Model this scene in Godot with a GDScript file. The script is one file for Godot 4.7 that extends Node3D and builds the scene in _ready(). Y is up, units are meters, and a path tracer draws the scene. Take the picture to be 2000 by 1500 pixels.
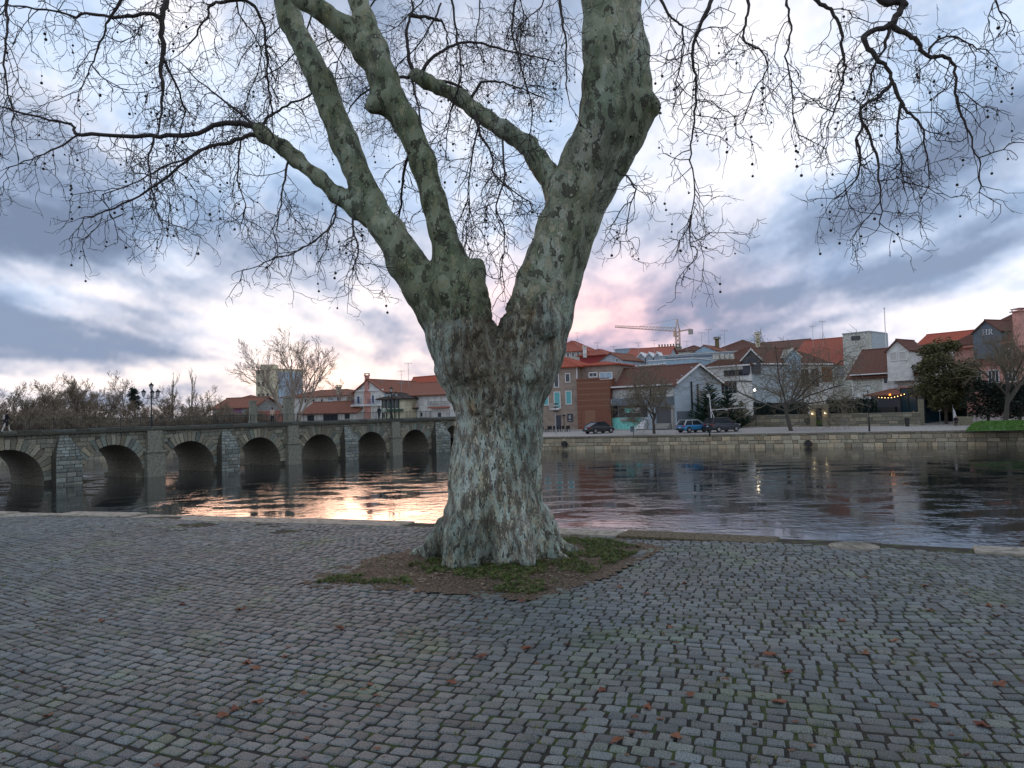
extends Node3D
# A bare plane tree on a cobbled river bank at dusk, an old stone bridge to the left and a town across the water.
# Metres, y up. The cobbles lie at y = 0, the water at y = -3.5, the far quay at y = -1.8.

const WATER := -3.5
const QUAY := -1.8

class Geo:
	var v := PackedVector3Array()
	var n := PackedVector3Array()
	var c := PackedColorArray()
	var i := PackedInt32Array()
	var col := Color(1, 1, 1)
	func tri(a: Vector3, b: Vector3, d: Vector3) -> void:      # counter-clockwise seen from outside
		var m := (b - a).cross(d - a).normalized()
		var k := v.size()
		v.append(a); v.append(d); v.append(b)
		for q in 3:
			n.append(m); c.append(col); i.append(k + q)
	func quad(a: Vector3, b: Vector3, d: Vector3, e: Vector3) -> void:
		var m := (d - a).cross(e - b).normalized()
		var k := v.size()
		v.append(a); v.append(b); v.append(d); v.append(e)
		for q in 4:
			n.append(m); c.append(col)
		i.append_array(PackedInt32Array([k, k + 2, k + 1, k, k + 3, k + 2]))
	func box(xf: Transform3D, s: Vector3) -> void:               # centred
		var h := s * 0.5
		var p: Array[Vector3] = []
		for q in 8:
			p.append(xf * Vector3(h.x if q & 1 else -h.x, h.y if q & 2 else -h.y, h.z if q & 4 else -h.z))
		quad(p[4], p[5], p[7], p[6]); quad(p[1], p[0], p[2], p[3])
		quad(p[5], p[1], p[3], p[7]); quad(p[0], p[4], p[6], p[2])
		quad(p[6], p[7], p[3], p[2]); quad(p[0], p[1], p[5], p[4])
	func bar(a: Vector3, b: Vector3, w: float, h := -1.0) -> void:   # a box from a to b
		var z := (b - a).normalized()
		var up := Vector3.UP if absf(z.y) < 0.95 else Vector3.RIGHT
		var x := up.cross(z).normalized()
		box(Transform3D(Basis(x, z.cross(x), z), (a + b) * 0.5), Vector3(w, h if h > 0 else w, (b - a).length()))
	func slab(xf: Transform3D, w: float, h: float, d: float, bev: float) -> void:   # a block whose worked face looks along +z, edges bevelled
		var o: Array[Vector3] = []
		for q in 4:
			var sx := -0.5 if q == 0 or q == 3 else 0.5
			var sy := -0.5 if q < 2 else 0.5
			o.append(xf * Vector3(sx * w, sy * h, -0.04)); o.append(xf * Vector3(sx * w, sy * h, d - bev)); o.append(xf * Vector3(sx * (w - 2 * bev), sy * (h - 2 * bev), d))
		quad(o[2], o[5], o[8], o[11])
		for q in 4:
			var a := q * 3
			var b := ((q + 1) % 4) * 3
			quad(o[a + 1], o[b + 1], o[b + 2], o[a + 2]); quad(o[a], o[b], o[b + 1], o[a + 1])
	func tube(p: PackedVector3Array, r: PackedFloat32Array, sides: int, cap := true) -> void:
		var k0 := v.size()
		var t := (p[1] - p[0]).normalized()
		var x := t.cross(Vector3.UP if absf(t.y) < 0.9 else Vector3.RIGHT).normalized()
		var m := p.size()
		for q in m:
			var tt := (p[mini(q + 1, m - 1)] - p[maxi(q - 1, 0)]).normalized()
			x = (x - tt * x.dot(tt)).normalized()
			var y := tt.cross(x)
			for s in sides:
				var a := TAU * s / sides
				var d := x * cos(a) + y * sin(a)
				v.append(p[q] + d * r[q]); n.append(d); c.append(col)
		for q in m - 1:
			for s in sides:
				var a := k0 + q * sides + s
				var b := k0 + q * sides + (s + 1) % sides
				i.append(a); i.append(b + sides); i.append(b)
				i.append(a); i.append(a + sides); i.append(b + sides)
		if cap and sides > 3:
			for e in [0, m - 1]:
				var kc := v.size()
				var dirn := (p[e] - p[1 if e == 0 else m - 2]).normalized()
				v.append(p[e]); n.append(dirn); c.append(col)
				for s in sides:
					v.append(v[k0 + e * sides + s]); n.append(dirn); c.append(col)
				for s in sides:
					var a := kc + 1 + s
					var b := kc + 1 + (s + 1) % sides
					if e == 0:
						i.append(kc); i.append(a); i.append(b)
					else:
						i.append(kc); i.append(b); i.append(a)
	func cyl(a: Vector3, b: Vector3, r0: float, r1: float, sides := 10) -> void:
		tube(PackedVector3Array([a, b]), PackedFloat32Array([r0, r1]), sides)
	func ball(p: Vector3, r: Vector3, rings := 6, segs := 9) -> void:
		var k0 := v.size()
		for a in rings + 1:
			var th := PI * a / rings
			for s in segs:
				var ph := TAU * s / segs
				var d := Vector3(sin(th) * cos(ph), cos(th), sin(th) * sin(ph))
				v.append(p + d * r); n.append((d / r).normalized()); c.append(col)
		for a in rings:
			for s in segs:
				var q0 := k0 + a * segs + s
				var q1 := k0 + a * segs + (s + 1) % segs
				i.append(q0); i.append(q0 + segs); i.append(q1 + segs)
				i.append(q0); i.append(q1 + segs); i.append(q1)
	func prism(poly: PackedVector2Array, xf: Transform3D, z0: float, z1: float) -> void:   # outline counter-clockwise in xy, from z0 (back) to z1 (front)
		var t := Geometry2D.triangulate_polygon(poly)
		for q in range(0, t.size(), 3):
			var a := poly[t[q]]; var b := poly[t[q + 1]]; var d := poly[t[q + 2]]
			if (b - a).cross(d - a) < 0:
				var w := b; b = d; d = w
			tri(xf * Vector3(a.x, a.y, z1), xf * Vector3(b.x, b.y, z1), xf * Vector3(d.x, d.y, z1))
			tri(xf * Vector3(a.x, a.y, z0), xf * Vector3(d.x, d.y, z0), xf * Vector3(b.x, b.y, z0))
		for q in poly.size():
			var a := poly[q]; var b := poly[(q + 1) % poly.size()]
			quad(xf * Vector3(a.x, a.y, z0), xf * Vector3(b.x, b.y, z0), xf * Vector3(b.x, b.y, z1), xf * Vector3(a.x, a.y, z1))
	func mesh(m: Material) -> ArrayMesh:
		var a := []
		a.resize(Mesh.ARRAY_MAX)
		a[Mesh.ARRAY_VERTEX] = v; a[Mesh.ARRAY_NORMAL] = n; a[Mesh.ARRAY_COLOR] = c; a[Mesh.ARRAY_INDEX] = i
		var o := ArrayMesh.new()
		o.add_surface_from_arrays(Mesh.PRIMITIVE_TRIANGLES, a)
		o.surface_set_material(0, m)
		return o

var T := {}
var M := {}
var used := {}

func numbered(s: String) -> String:
	var k: int = used.get(s, 0)
	used[s] = k + 1
	return s if k == 0 else "%s_%03d" % [s, k]

func tag(o: Node, label: String, category: String, group := "", kind := "") -> void:
	if label: o.set_meta("label", label)
	if category: o.set_meta("category", category)
	if group: o.set_meta("group", group)
	if kind: o.set_meta("kind", kind)

func thing(called: String, label: String, category: String, at := Vector3.ZERO, turn := 0.0, group := "") -> Node3D:
	var o := Node3D.new()
	o.name = numbered(called)
	add_child(o, true)
	o.position = at
	o.rotation.y = turn
	tag(o, label, category, group)
	return o

func part(called: String, g, m: Material, parent: Node, at := Vector3.ZERO) -> MeshInstance3D:
	var o := MeshInstance3D.new()
	o.name = called if parent != self else numbered(called)
	o.mesh = g.mesh(m) if g is Geo else g
	parent.add_child(o, true)
	o.position = at
	return o

func structure(called: String, g, m: Material) -> MeshInstance3D:
	var o := part(called, g, m, self)
	o.set_meta("kind", "structure")
	return o

func rnd(s: int) -> RandomNumberGenerator:
	var r := RandomNumberGenerator.new()
	r.seed = s
	return r

func noise(s: int, f: float, oct := 4, kind := FastNoiseLite.TYPE_SIMPLEX_SMOOTH) -> FastNoiseLite:
	var k := FastNoiseLite.new()
	k.seed = s; k.frequency = f; k.noise_type = kind
	k.fractal_type = FastNoiseLite.FRACTAL_FBM if oct > 1 else FastNoiseLite.FRACTAL_NONE
	k.fractal_octaves = oct
	return k

func levels(s: int, f: float, oct: int, size: int, kind := FastNoiseLite.TYPE_SIMPLEX_SMOOTH) -> PackedByteArray:
	var im := noise(s, f, oct, kind).get_seamless_image(size, size)
	im.convert(Image.FORMAT_L8)
	return im.get_data()

func ramp_texture(d: PackedByteArray, size: int, stops: Array) -> ImageTexture:    # stops: [level 0..1, sRGB Color]
	var lut := PackedByteArray()
	for k in 256:
		var t := k / 255.0
		var q := 0
		while q < stops.size() - 2 and t > stops[q + 1][0]:
			q += 1
		var w := clampf((t - stops[q][0]) / maxf(stops[q + 1][0] - stops[q][0], 0.001), 0, 1)
		var cc: Color = (stops[q][1] as Color).lerp(stops[q + 1][1], w)
		lut.append(int(cc.r * 255)); lut.append(int(cc.g * 255)); lut.append(int(cc.b * 255))
	var o := PackedByteArray()
	o.resize(size * size * 3)
	for k in size * size:
		var e := d[k] * 3
		o[k * 3] = lut[e]; o[k * 3 + 1] = lut[e + 1]; o[k * 3 + 2] = lut[e + 2]
	return ImageTexture.create_from_image(Image.create_from_data(size, size, false, Image.FORMAT_RGB8, o))

func grey_texture(d: PackedByteArray, size: int) -> ImageTexture:
	return ImageTexture.create_from_image(Image.create_from_data(size, size, false, Image.FORMAT_L8, d))

func gray(x: float) -> Color:
	return Color(x, x, x)

# colour: linear base colour; tex multiplies it; scale in repeats per metre
func mat(called: String, colour: Color, rough := 0.8, tex = null, scale := 1.0, relief = null, cm := 0.0, vertex := false, world := true) -> StandardMaterial3D:
	var m := StandardMaterial3D.new()
	m.resource_name = called
	m.albedo_color = colour.linear_to_srgb()
	m.roughness = rough
	m.vertex_color_use_as_albedo = vertex
	if tex or relief:
		m.uv1_triplanar = true
		m.uv1_world_triplanar = world
		m.uv1_scale = Vector3.ONE * scale
	if tex: m.albedo_texture = tex
	if relief:
		m.heightmap_enabled = true
		m.heightmap_texture = relief
		m.heightmap_scale = cm
	M[called] = m
	return m

func make_textures() -> void:
	var a := levels(3, 0.02, 5, 512)
	T.blotch = ramp_texture(a, 512, [[0.0, gray(0.6)], [0.4, gray(0.84)], [0.6, gray(0.95)], [1.0, Color(1, 0.99, 0.96)]])
	T.blotch_h = grey_texture(a, 512)
	var b := levels(5, 0.12, 3, 512)
	T.grain = ramp_texture(b, 512, [[0.0, gray(0.42)], [0.36, gray(0.7)], [0.5, gray(0.84)], [0.66, gray(0.95)], [1.0, gray(1.0)]])
	T.grain_h = grey_texture(b, 512)
	var w := levels(7, 0.012, 6, 512)
	T.stain = ramp_texture(w, 512, [[0.0, Color(0.8, 0.8, 0.77)], [0.3, Color(0.88, 0.88, 0.86)], [0.5, Color(0.96, 0.96, 0.95)], [1.0, Color(1, 1, 0.98)]])
	var t := levels(9, 0.055, 4, 512)
	T.tiles = ramp_texture(t, 512, [[0.0, Color(0.4, 0.36, 0.33)], [0.35, Color(0.64, 0.58, 0.54)], [0.5, Color(0.86, 0.8, 0.77)], [0.62, Color(1, 0.96, 0.92)], [1.0, Color(1, 1, 0.96)]])
	var s := levels(11, 0.02, 5, 512)
	T.rubble = ramp_texture(s, 512, [[0.0, Color(0.3, 0.31, 0.24)], [0.34, Color(0.55, 0.54, 0.45)], [0.47, Color(0.82, 0.8, 0.72)], [0.6, Color(0.98, 0.96, 0.9)], [1.0, Color(1, 0.98, 0.9)]])
	T.grime = ramp_texture(s, 512, [[0.0, Color(0.6, 0.6, 0.56)], [0.36, Color(0.76, 0.76, 0.72)], [0.5, Color(0.92, 0.92, 0.89)], [1.0, Color(1, 1, 0.97)]])
	var q := levels(13, 0.035, 5, 512)
	T.soil = ramp_texture(q, 512, [[0.0, Color(0.25, 0.2, 0.15)], [0.4, Color(0.45, 0.36, 0.28)], [0.55, Color(0.62, 0.52, 0.43)], [1.0, Color(0.75, 0.66, 0.56)]])
	var j := levels(15, 0.01, 5, 512)
	T.joint = ramp_texture(j, 512, [[0.0, Color(0.2, 0.18, 0.14)], [0.5, Color(0.27, 0.24, 0.18)], [0.58, Color(0.3, 0.36, 0.13)], [0.75, Color(0.38, 0.44, 0.14)], [1.0, Color(0.4, 0.48, 0.18)]])
	var wood := PackedByteArray()
	wood.resize(256 * 256)
	var wn := levels(17, 0.05, 4, 256)
	for y in 256:
		for x in 256:
			wood[y * 256 + x] = clampi(int(wn[((y * 5) & 255) * 256 + ((x / 3) & 255)]), 0, 255)
	T.wood = ramp_texture(wood, 256, [[0.0, gray(0.6)], [0.5, gray(0.85)], [1.0, gray(1.0)]])
	# ripples
	var n1 := levels(21, 0.011, 3, 1024)
	var n2 := levels(22, 0.04, 3, 1024)
	var n3 := levels(23, 0.004, 2, 1024)
	var hb := PackedByteArray()
	hb.resize(1024 * 1024)
	for k in 1024 * 1024:
		var mk := clampi((int(n3[k]) - 84) * 4, 40, 256)
		hb[k] = clampi(128 + ((((int(n1[k]) - 128) * 190 + (int(n2[k]) - 128) * 90) >> 8) * mk >> 8), 0, 255)
	var hi := Image.create_from_data(1024, 1024, false, Image.FORMAT_L8, hb)
	hi.convert(Image.FORMAT_RGBA8)
	hi.bump_map_to_normal_map(9.0)
	T.ripple = ImageTexture.create_from_image(hi)
	# plane-tree bark: on the trunk narrow flakes in grey, brown and pale green; on the limbs broad smooth skin with a few plates left
	var p1 := levels(31, 0.009, 4, 1024)
	var p2 := levels(32, 0.017, 4, 1024)
	var p3 := levels(33, 0.034, 4, 1024)
	var p4 := levels(34, 0.1, 3, 1024)
	for kind in 2:
		var col := PackedByteArray()
		var hgt := PackedByteArray()
		col.resize(1024 * 1024 * 3)
		hgt.resize(1024 * 1024)
		for k in 1024 * 1024:
			var fine := (int(p4[k]) - 128) >> 2
			var e1 := p1[k] + ((int(p4[k]) - 128) >> 4)
			var e2 := p2[k] + ((int(p4[k]) - 128) >> 4)
			var e3 := int(p3[k])
			var r := 150
			var g := 152
			var bb := 138
			var h := 100
			if kind == 0:
				if e1 > 146:
					r = 132; g = 127; bb = 112; h = 125
				if e2 < 110:
					r = 178; g = 190; bb = 178; h = 60
				if e2 > 158:
					r = 112; g = 108; bb = 94; h = 160
				if e3 > 166:
					r = 186; g = 182; bb = 160; h = 70
				if e3 < 76:
					r = 92; g = 88; bb = 77; h = 180
			else:
				r = 146; g = 153; bb = 132; h = 90
				if e1 > 150:
					r = 172; g = 177; bb = 160; h = 60
				if e1 < 88:
					r = 128; g = 136; bb = 110; h = 110
				if e2 > 160:
					r = 92; g = 92; bb = 77; h = 170
				if e2 < 76:
					r = 176; g = 172; bb = 146; h = 60
				if e3 > 184:
					r = 188; g = 186; bb = 168; h = 60
				fine >>= 1
			col[k * 3] = clampi(r + fine, 0, 255); col[k * 3 + 1] = clampi(g + fine, 0, 255); col[k * 3 + 2] = clampi(bb + fine, 0, 255)
			hgt[k] = clampi(h + fine, 0, 255)
		var ct := ImageTexture.create_from_image(Image.create_from_data(1024, 1024, false, Image.FORMAT_RGB8, col))
		if kind == 0:
			T.bark = ct
			T.bark_h = grey_texture(hgt, 1024)
		else:
			T.limb = ct
			T.limb_h = grey_texture(hgt, 1024)

func make_materials() -> void:
	mat("bark", gray(1.0), 0.78, T.bark, 0.5, T.bark_h, 2.2, true, false)
	M.bark.uv1_triplanar_sharpness = 4.0
	M.bark.uv1_scale = Vector3(0.62, 0.21, 0.62)
	var bl: StandardMaterial3D = M.bark.duplicate()
	bl.resource_name = "bark_limb"
	bl.albedo_texture = T.limb
	bl.heightmap_texture = T.limb_h
	bl.uv1_scale = Vector3(0.42, 0.24, 0.42)
	M.bark_limb = bl
	mat("limb", Color(0.075, 0.062, 0.055), 0.85, T.blotch, 3.0)
	mat("twig", Color(0.05, 0.04, 0.036), 0.9)
	mat("seed", Color(0.05, 0.038, 0.03), 0.95)
	mat("granite", gray(1.0), 0.68, T.grain, 1.6, T.grain_h, 0.5, true)
	mat("joint", gray(0.34), 0.95, T.joint, 0.9, T.grain_h, 0.8)
	mat("soil", Color(0.36, 0.37, 0.33), 0.95, T.soil, 1.4, T.soil, 2.0)
	mat("masonry", gray(1.0), 0.88, T.grime, 0.7, T.grain_h, 0.8, true)
	mat("masonry_plain", Color(0.3, 0.3, 0.23), 0.88, T.blotch, 0.4, T.grain_h, 0.15)
	mat("masonry_dark", Color(0.1, 0.105, 0.09), 0.9, T.rubble, 0.6, T.grain_h, 0.8)
	mat("mortar", Color(0.11, 0.105, 0.085), 0.95, T.grime, 0.4)
	mat("vault", Color(0.27, 0.25, 0.2), 0.92, T.grime, 0.35, T.blotch_h, 2.0)
	mat("kerb", Color(0.34, 0.31, 0.26), 0.8, T.grime, 0.6, T.grain_h, 0.1)
	mat("mossy", Color(0.14, 0.12, 0.075), 0.95, T.rubble, 1.5, T.grain_h, 0.15)
	mat("plaza", Color(0.47, 0.435, 0.39), 0.85, T.blotch, 0.25)
	mat("turf", Color(0.08, 0.17, 0.03), 0.95, T.blotch, 0.5)
	mat("earth", Color(0.12, 0.11, 0.08), 0.95, T.soil, 0.2)
	mat("blade", gray(1.0), 0.8, null, 1.0, null, 0.0, true)
	M.blade.backlight = Color(0.25, 0.3, 0.1)
	mat("leaf", gray(1.0), 0.75, null, 1.0, null, 0.0, true)
	M.leaf.backlight = Color(0.15, 0.16, 0.08)
	mat("iron", Color(0.03, 0.035, 0.035), 0.5)
	M.iron.metallic = 0.4
	mat("galvanised", Color(0.35, 0.37, 0.38), 0.5)
	mat("white", Color(0.86, 0.86, 0.83), 0.75, T.stain, 0.16)
	mat("trim", Color(0.82, 0.82, 0.8), 0.6)
	mat("pane", Color(0.03, 0.04, 0.05), 0.08)
	mat("blind", Color(0.6, 0.58, 0.52), 0.7)
	mat("shutter_blue", Color(0.05, 0.09, 0.2), 0.6)
	mat("shutter_green", Color(0.02, 0.07, 0.05), 0.6)
	mat("olive", Color(0.26, 0.24, 0.13), 0.85, T.rubble, 0.6)
	mat("purple", Color(0.3, 0.13, 0.28), 0.85, T.stain, 0.5)
	mat("mural", Color(0.45, 0.52, 0.6), 0.85, T.rubble, 0.5)
	mat("teal", Color(0.14, 0.46, 0.46), 0.5)
	mat("mint", Color(0.26, 0.76, 0.68), 0.6, T.stain, 0.3)
	mat("taupe", Color(0.4, 0.315, 0.26), 0.85, T.stain, 0.14)
	mat("cladding", Color(0.36, 0.14, 0.08), 0.65, T.wood, 0.6)
	mat("door_wood", Color(0.42, 0.2, 0.12), 0.6, T.wood, 0.8)
	mat("slate", Color(0.48, 0.56, 0.6), 0.75, T.stain, 0.3)
	mat("slate_dark", Color(0.17, 0.21, 0.25), 0.75, T.stain, 0.3)
	mat("sky_blue", Color(0.42, 0.58, 0.7), 0.75, T.stain, 0.2)
	mat("grey_wall", Color(0.46, 0.52, 0.58), 0.85, T.stain, 0.2)
	mat("pale_wall", Color(0.72, 0.72, 0.68), 0.85, T.stain, 0.2)
	mat("stained_wall", Color(0.72, 0.72, 0.68), 0.9, T.grime, 0.25)
	mat("cream", Color(0.74, 0.68, 0.48), 0.85, T.stain, 0.2)
	mat("pink", Color(0.72, 0.37, 0.31), 0.85, T.stain, 0.2)
	mat("rose", Color(0.55, 0.22, 0.17), 0.85, T.stain, 0.2)
	mat("crimson", Color(0.36, 0.05, 0.05), 0.8, T.stain, 0.2)
	mat("rust", Color(0.4, 0.13, 0.05), 0.85, T.rubble, 0.4)
	mat("dark_box", Color(0.055, 0.06, 0.075), 0.6)
	mat("door_paint", Color(0.1, 0.095, 0.1), 0.5)
	mat("roof_brown", Color(0.23, 0.115, 0.085), 0.85, T.tiles, 0.7)
	mat("roof_red", Color(0.6, 0.14, 0.07), 0.8, T.tiles, 0.35)
	mat("roof_rose", Color(0.58, 0.19, 0.13), 0.8, T.tiles, 0.35)
	mat("roof_old", Color(0.38, 0.17, 0.11), 0.85, T.tiles, 0.8)
	mat("roof_dark", Color(0.09, 0.075, 0.065), 0.85, T.tiles, 0.7)
	mat("metal_roof", Color(0.55, 0.56, 0.55), 0.5)
	mat("crane", Color(0.55, 0.4, 0.31), 0.6)
	mat("tyre", gray(0.02), 0.9)
	mat("rim", gray(0.4), 0.35)
	M.rim.metallic = 0.7
	mat("car_blue", Color(0.02, 0.2, 0.42), 0.25)
	mat("car_black", Color(0.018, 0.018, 0.022), 0.22)
	mat("car_navy", Color(0.025, 0.03, 0.045), 0.22)
	for k in ["car_blue", "car_black", "car_navy"]:
		M[k].clearcoat_enabled = true
		M[k].clearcoat = 0.7
	mat("car_glass", Color(0.02, 0.028, 0.035), 0.06)
	mat("car_trim", gray(0.03), 0.6)
	mat("tail", Color(0.4, 0.01, 0.01), 0.3)
	mat("plate", gray(0.75), 0.5)
	mat("cloth", gray(1.0), 0.9, null, 1.0, null, 0.0, true)
	mat("gold", Color(0.55, 0.33, 0.12), 0.5)
	mat("parasol", Color(0.02, 0.02, 0.025), 0.8)
	mat("lantern_glass", Color(0.6, 0.62, 0.6), 0.15)
	mat("concrete", Color(0.42, 0.41, 0.38), 0.85, T.stain, 0.5)
	mat("wood_bark", Color(0.08, 0.065, 0.05), 0.9)
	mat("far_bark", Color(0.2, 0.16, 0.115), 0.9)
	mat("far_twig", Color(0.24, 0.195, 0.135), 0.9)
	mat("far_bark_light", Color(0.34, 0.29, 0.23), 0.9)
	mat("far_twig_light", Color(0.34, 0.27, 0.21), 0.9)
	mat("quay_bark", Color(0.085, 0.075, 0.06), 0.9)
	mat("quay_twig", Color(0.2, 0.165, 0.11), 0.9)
	mat("kerb_pale", Color(0.36, 0.34, 0.28), 0.85, T.rubble, 0.8)
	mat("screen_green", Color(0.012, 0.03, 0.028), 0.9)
	mat("bar_glass", Color(0.015, 0.04, 0.055), 0.25)
	mat("hedge", gray(1.0), 0.85, null, 1.0, null, 0.0, true)
	mat("bulb", Color(1.0, 0.85, 0.6), 0.5)
	M.bulb.emission_enabled = true
	M.bulb.emission = Color(1.0, 0.8, 0.5)
	M.bulb.emission_energy_multiplier = 2.5
	mat("lit_white", Color(0.9, 0.9, 0.85), 0.5)
	M.lit_white.emission_enabled = true
	M.lit_white.emission = Color(1.0, 0.95, 0.82)
	M.lit_white.emission_energy_multiplier = 2.5
	mat("lit_strong", Color(0.9, 0.9, 0.85), 0.5)
	M.lit_strong.emission_enabled = true
	M.lit_strong.emission = Color(1.0, 0.95, 0.85)
	M.lit_strong.emission_energy_multiplier = 8.0
	mat("bulb_orange", Color(1.0, 0.5, 0.15), 0.5)
	M.bulb_orange.emission_enabled = true
	M.bulb_orange.emission = Color(1.0, 0.45, 0.12)
	M.bulb_orange.emission_energy_multiplier = 2.5
	var w := mat("water", Color(0.016, 0.02, 0.022), 0.035)
	w.normal_enabled = true
	w.normal_texture = T.ripple
	w.normal_scale = 0.2

func make_sky() -> Sky:
	# broken evening cloud: streets of cloud running away from the camera, thin places bright, thick places blue-grey, a warm glow low where the sun has gone down
	var wid := 2048
	var hgt := 1024
	var im := Image.create(wid, hgt, false, Image.FORMAT_RGBF)
	im.fill(Color(0.1, 0.1, 0.1))
	var na := noise(101, 0.75, 6)
	na.domain_warp_enabled = true
	na.domain_warp_amplitude = 0.7
	na.domain_warp_frequency = 0.5
	var nb := noise(102, 2.0, 6)
	nb.fractal_gain = 0.58
	nb.domain_warp_enabled = true
	nb.domain_warp_amplitude = 0.35
	nb.domain_warp_frequency = 1.2
	# thick (+) and thin (-) places of the cloud: azimuth, height, half sizes, tilt, amount
	var spots := [[-0.5412, 0.2286, 0.1757, 0.0473, 0.070, 0.340], [-0.5758, 0.1021, 0.1757, 0.0372, 0.035, 0.480], [-0.3114, 0.2215, 0.1757, 0.0405, 0.000, 0.220], [-0.4741, 0.1439, 0.1486, 0.0243, -0.070, -0.300], [-0.3731, 0.1070, 0.1351, 0.0203, 0.052, -0.200],
		[-0.2048, 0.1406, 0.1351, 0.0405, 0.105, -0.420], [-0.3574, 0.4174, 0.1622, 0.0743, 0.000, -0.450], [-0.0581, 0.4115, 0.1622, 0.0878, 0.000, -0.280], [0.2774, 0.3905, 0.1351, 0.1014, 0.000, -0.300], [-0.5506, 0.3983, 0.1081, 0.0811, 0.000, 0.120],
		[0.1808, 0.2418, 0.0946, 0.0405, 0.262, 0.200], [0.3688, 0.2097, 0.1757, 0.0270, 0.384, 0.240], [0.5059, 0.2703, 0.1892, 0.0338, 0.436, 0.200], [0.3174, 0.1297, 0.2703, 0.0338, 0.209, 0.400], [0.2250, 0.1939, 0.1351, 0.0203, 0.262, -0.220],
		[0.5794, 0.1129, 0.1149, 0.0338, 0.419, -0.750], [0.5443, 0.2078, 0.1486, 0.0149, 0.384, -0.300], [0.1099, 0.1079, 0.1014, 0.0405, 0.209, -0.300], [-0.2258, 0.0487, 0.1014, 0.0236, 0.000, -0.300], [-0.5566, 0.0483, 0.1351, 0.0122, 0.000, -0.450], [0.4573, 0.3948, 0.1081, 0.0405, 0.349, -0.120]]
	var rng := rnd(77)
	for k in 26:       # the same kind of sky all round
		spots.append([rng.randf_range(0.85, TAU - 0.85), rng.randf_range(0.0, 1.1), rng.randf_range(0.08, 0.22), rng.randf_range(0.03, 0.09), rng.randf_range(-0.3, 0.3), rng.randf_range(-0.55, 0.45)])
	var sunset := Vector2(-0.2388, 0.0410)
	var pink := Vector2(0.1233, 0.1074)
	for y in hgt / 2:
		var el := PI * (0.5 - (y + 0.5) / hgt)
		var near: Array = []
		for s in spots:
			if absf(s[1] - el) < s[3] * 3.0 + s[2] * 3.0 * absf(sin(s[4])) + 0.02:
				near.append(s)
		var ce := cos(el)
		var k := 1.0 / (sin(el) + 0.14)
		for x in wid:
			var az := TAU * (x + 0.5) / wid
			var px := sin(az) * ce * k
			var pz := -cos(az) * ce * k
			var d := 0.47 + 0.62 * na.get_noise_2d(px * 1.25, pz * 0.62) + 0.44 * nb.get_noise_2d(px * 1.4, pz * 0.6)
			for s in near:
				var da := wrapf(az - s[0], -PI, PI) * ce
				var de: float = el - s[1]
				var c: float = cos(s[4])
				var q: float = sin(s[4])
				var a: float = (da * c + de * q) / s[2]
				var b: float = (de * c - da * q) / s[3]
				var e := a * a + b * b
				if e < 7.0:
					d += s[5] * exp(-e)
			d = clampf(d, 0.0, 1.0)
			d = d * d * (3.0 - 2.0 * d) * 0.6 + d * 0.4
			var ds := wrapf(az - sunset.x, -PI, PI)
			var g := exp(-ds * ds / 0.18 - (el - sunset.y) * (el - sunset.y) / 0.012)
			var g2 := exp(-ds * ds / 0.006 - (el - sunset.y) * (el - sunset.y) / 0.0012)
			var dp := wrapf(az - pink.x, -PI, PI)
			var p := exp(-dp * dp / 0.04 - (el - pink.y) * (el - pink.y) / 0.006)
			var low := exp(-el / 0.1)
			var lr := 0.64 + 0.1 * low + 0.14 * g
			var lg := 0.635 + 0.04 * low + 0.04 * g
			var lb := 0.675 - 0.01 * low - 0.05 * g
			# thin veils let blue through here and there
			var veil := clampf(2.6 * (nb.get_noise_2d(px * 0.33 + 20.0, pz * 0.22) - 0.02), 0.0, 1.0) * (1.0 - g) * (1.0 - 0.5 * low)
			lr = lerpf(lr, 0.45, veil * 0.75); lg = lerpf(lg, 0.55, veil * 0.75); lb = lerpf(lb, 0.7, veil * 0.75)
			lr = lerpf(lr, 0.95, p * 0.8); lg = lerpf(lg, 0.55, p * 0.8); lb = lerpf(lb, 0.5, p * 0.8)
			var r := lerpf(lr, 0.125, d)
			var gg := lerpf(lg, 0.162, d)
			var bb := lerpf(lb, 0.24, d)
			# half-thick cloud takes a faint mauve, clear gaps between show blue
			var mid := d * (1.0 - d) * 4.0
			r -= 0.05 * mid; gg -= 0.02 * mid; bb += 0.02 * mid
			r += 0.3 * g2; gg += 0.12 * g2; bb += 0.03 * g2
			im.set_pixel(x, y, Color(maxf(r, 0.02), maxf(gg, 0.02), maxf(bb, 0.02)))
	var sm := PanoramaSkyMaterial.new()
	sm.panorama = ImageTexture.create_from_image(im)
	var s := Sky.new()
	s.sky_material = sm
	return s

func make_camera_and_light() -> void:
	var cam := Camera3D.new()
	cam.name = "camera"
	cam.position = Vector3(0, 1.6, 0)
	cam.rotation_degrees = Vector3(2.13, 0, -1.5)
	cam.fov = 53.74
	cam.near = 0.05
	cam.far = 3000.0
	add_child(cam)
	cam.current = true
	var env := Environment.new()
	env.background_mode = Environment.BG_SKY
	env.sky = make_sky()
	env.background_energy_multiplier = 1.0
	env.tonemap_mode = Environment.TONE_MAPPER_LINEAR
	env.tonemap_exposure = 1.7
	env.sdfgi_enabled = true
	env.ssao_enabled = true
	env.ssil_enabled = true
	var we := WorldEnvironment.new()
	we.environment = env
	add_child(we)
	# what is left of the sun, low behind the far bank and spread wide by cloud
	var sun := DirectionalLight3D.new()
	sun.name = "sun"
	sun.light_energy = 0.15
	sun.light_color = Color(1.0, 0.76, 0.6)
	sun.light_angular_distance = 25.0
	sun.shadow_enabled = true
	add_child(sun)
	sun.look_at_from_position(Vector3.ZERO, -Vector3(-0.24, 0.1, -1.0).normalized())

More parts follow.
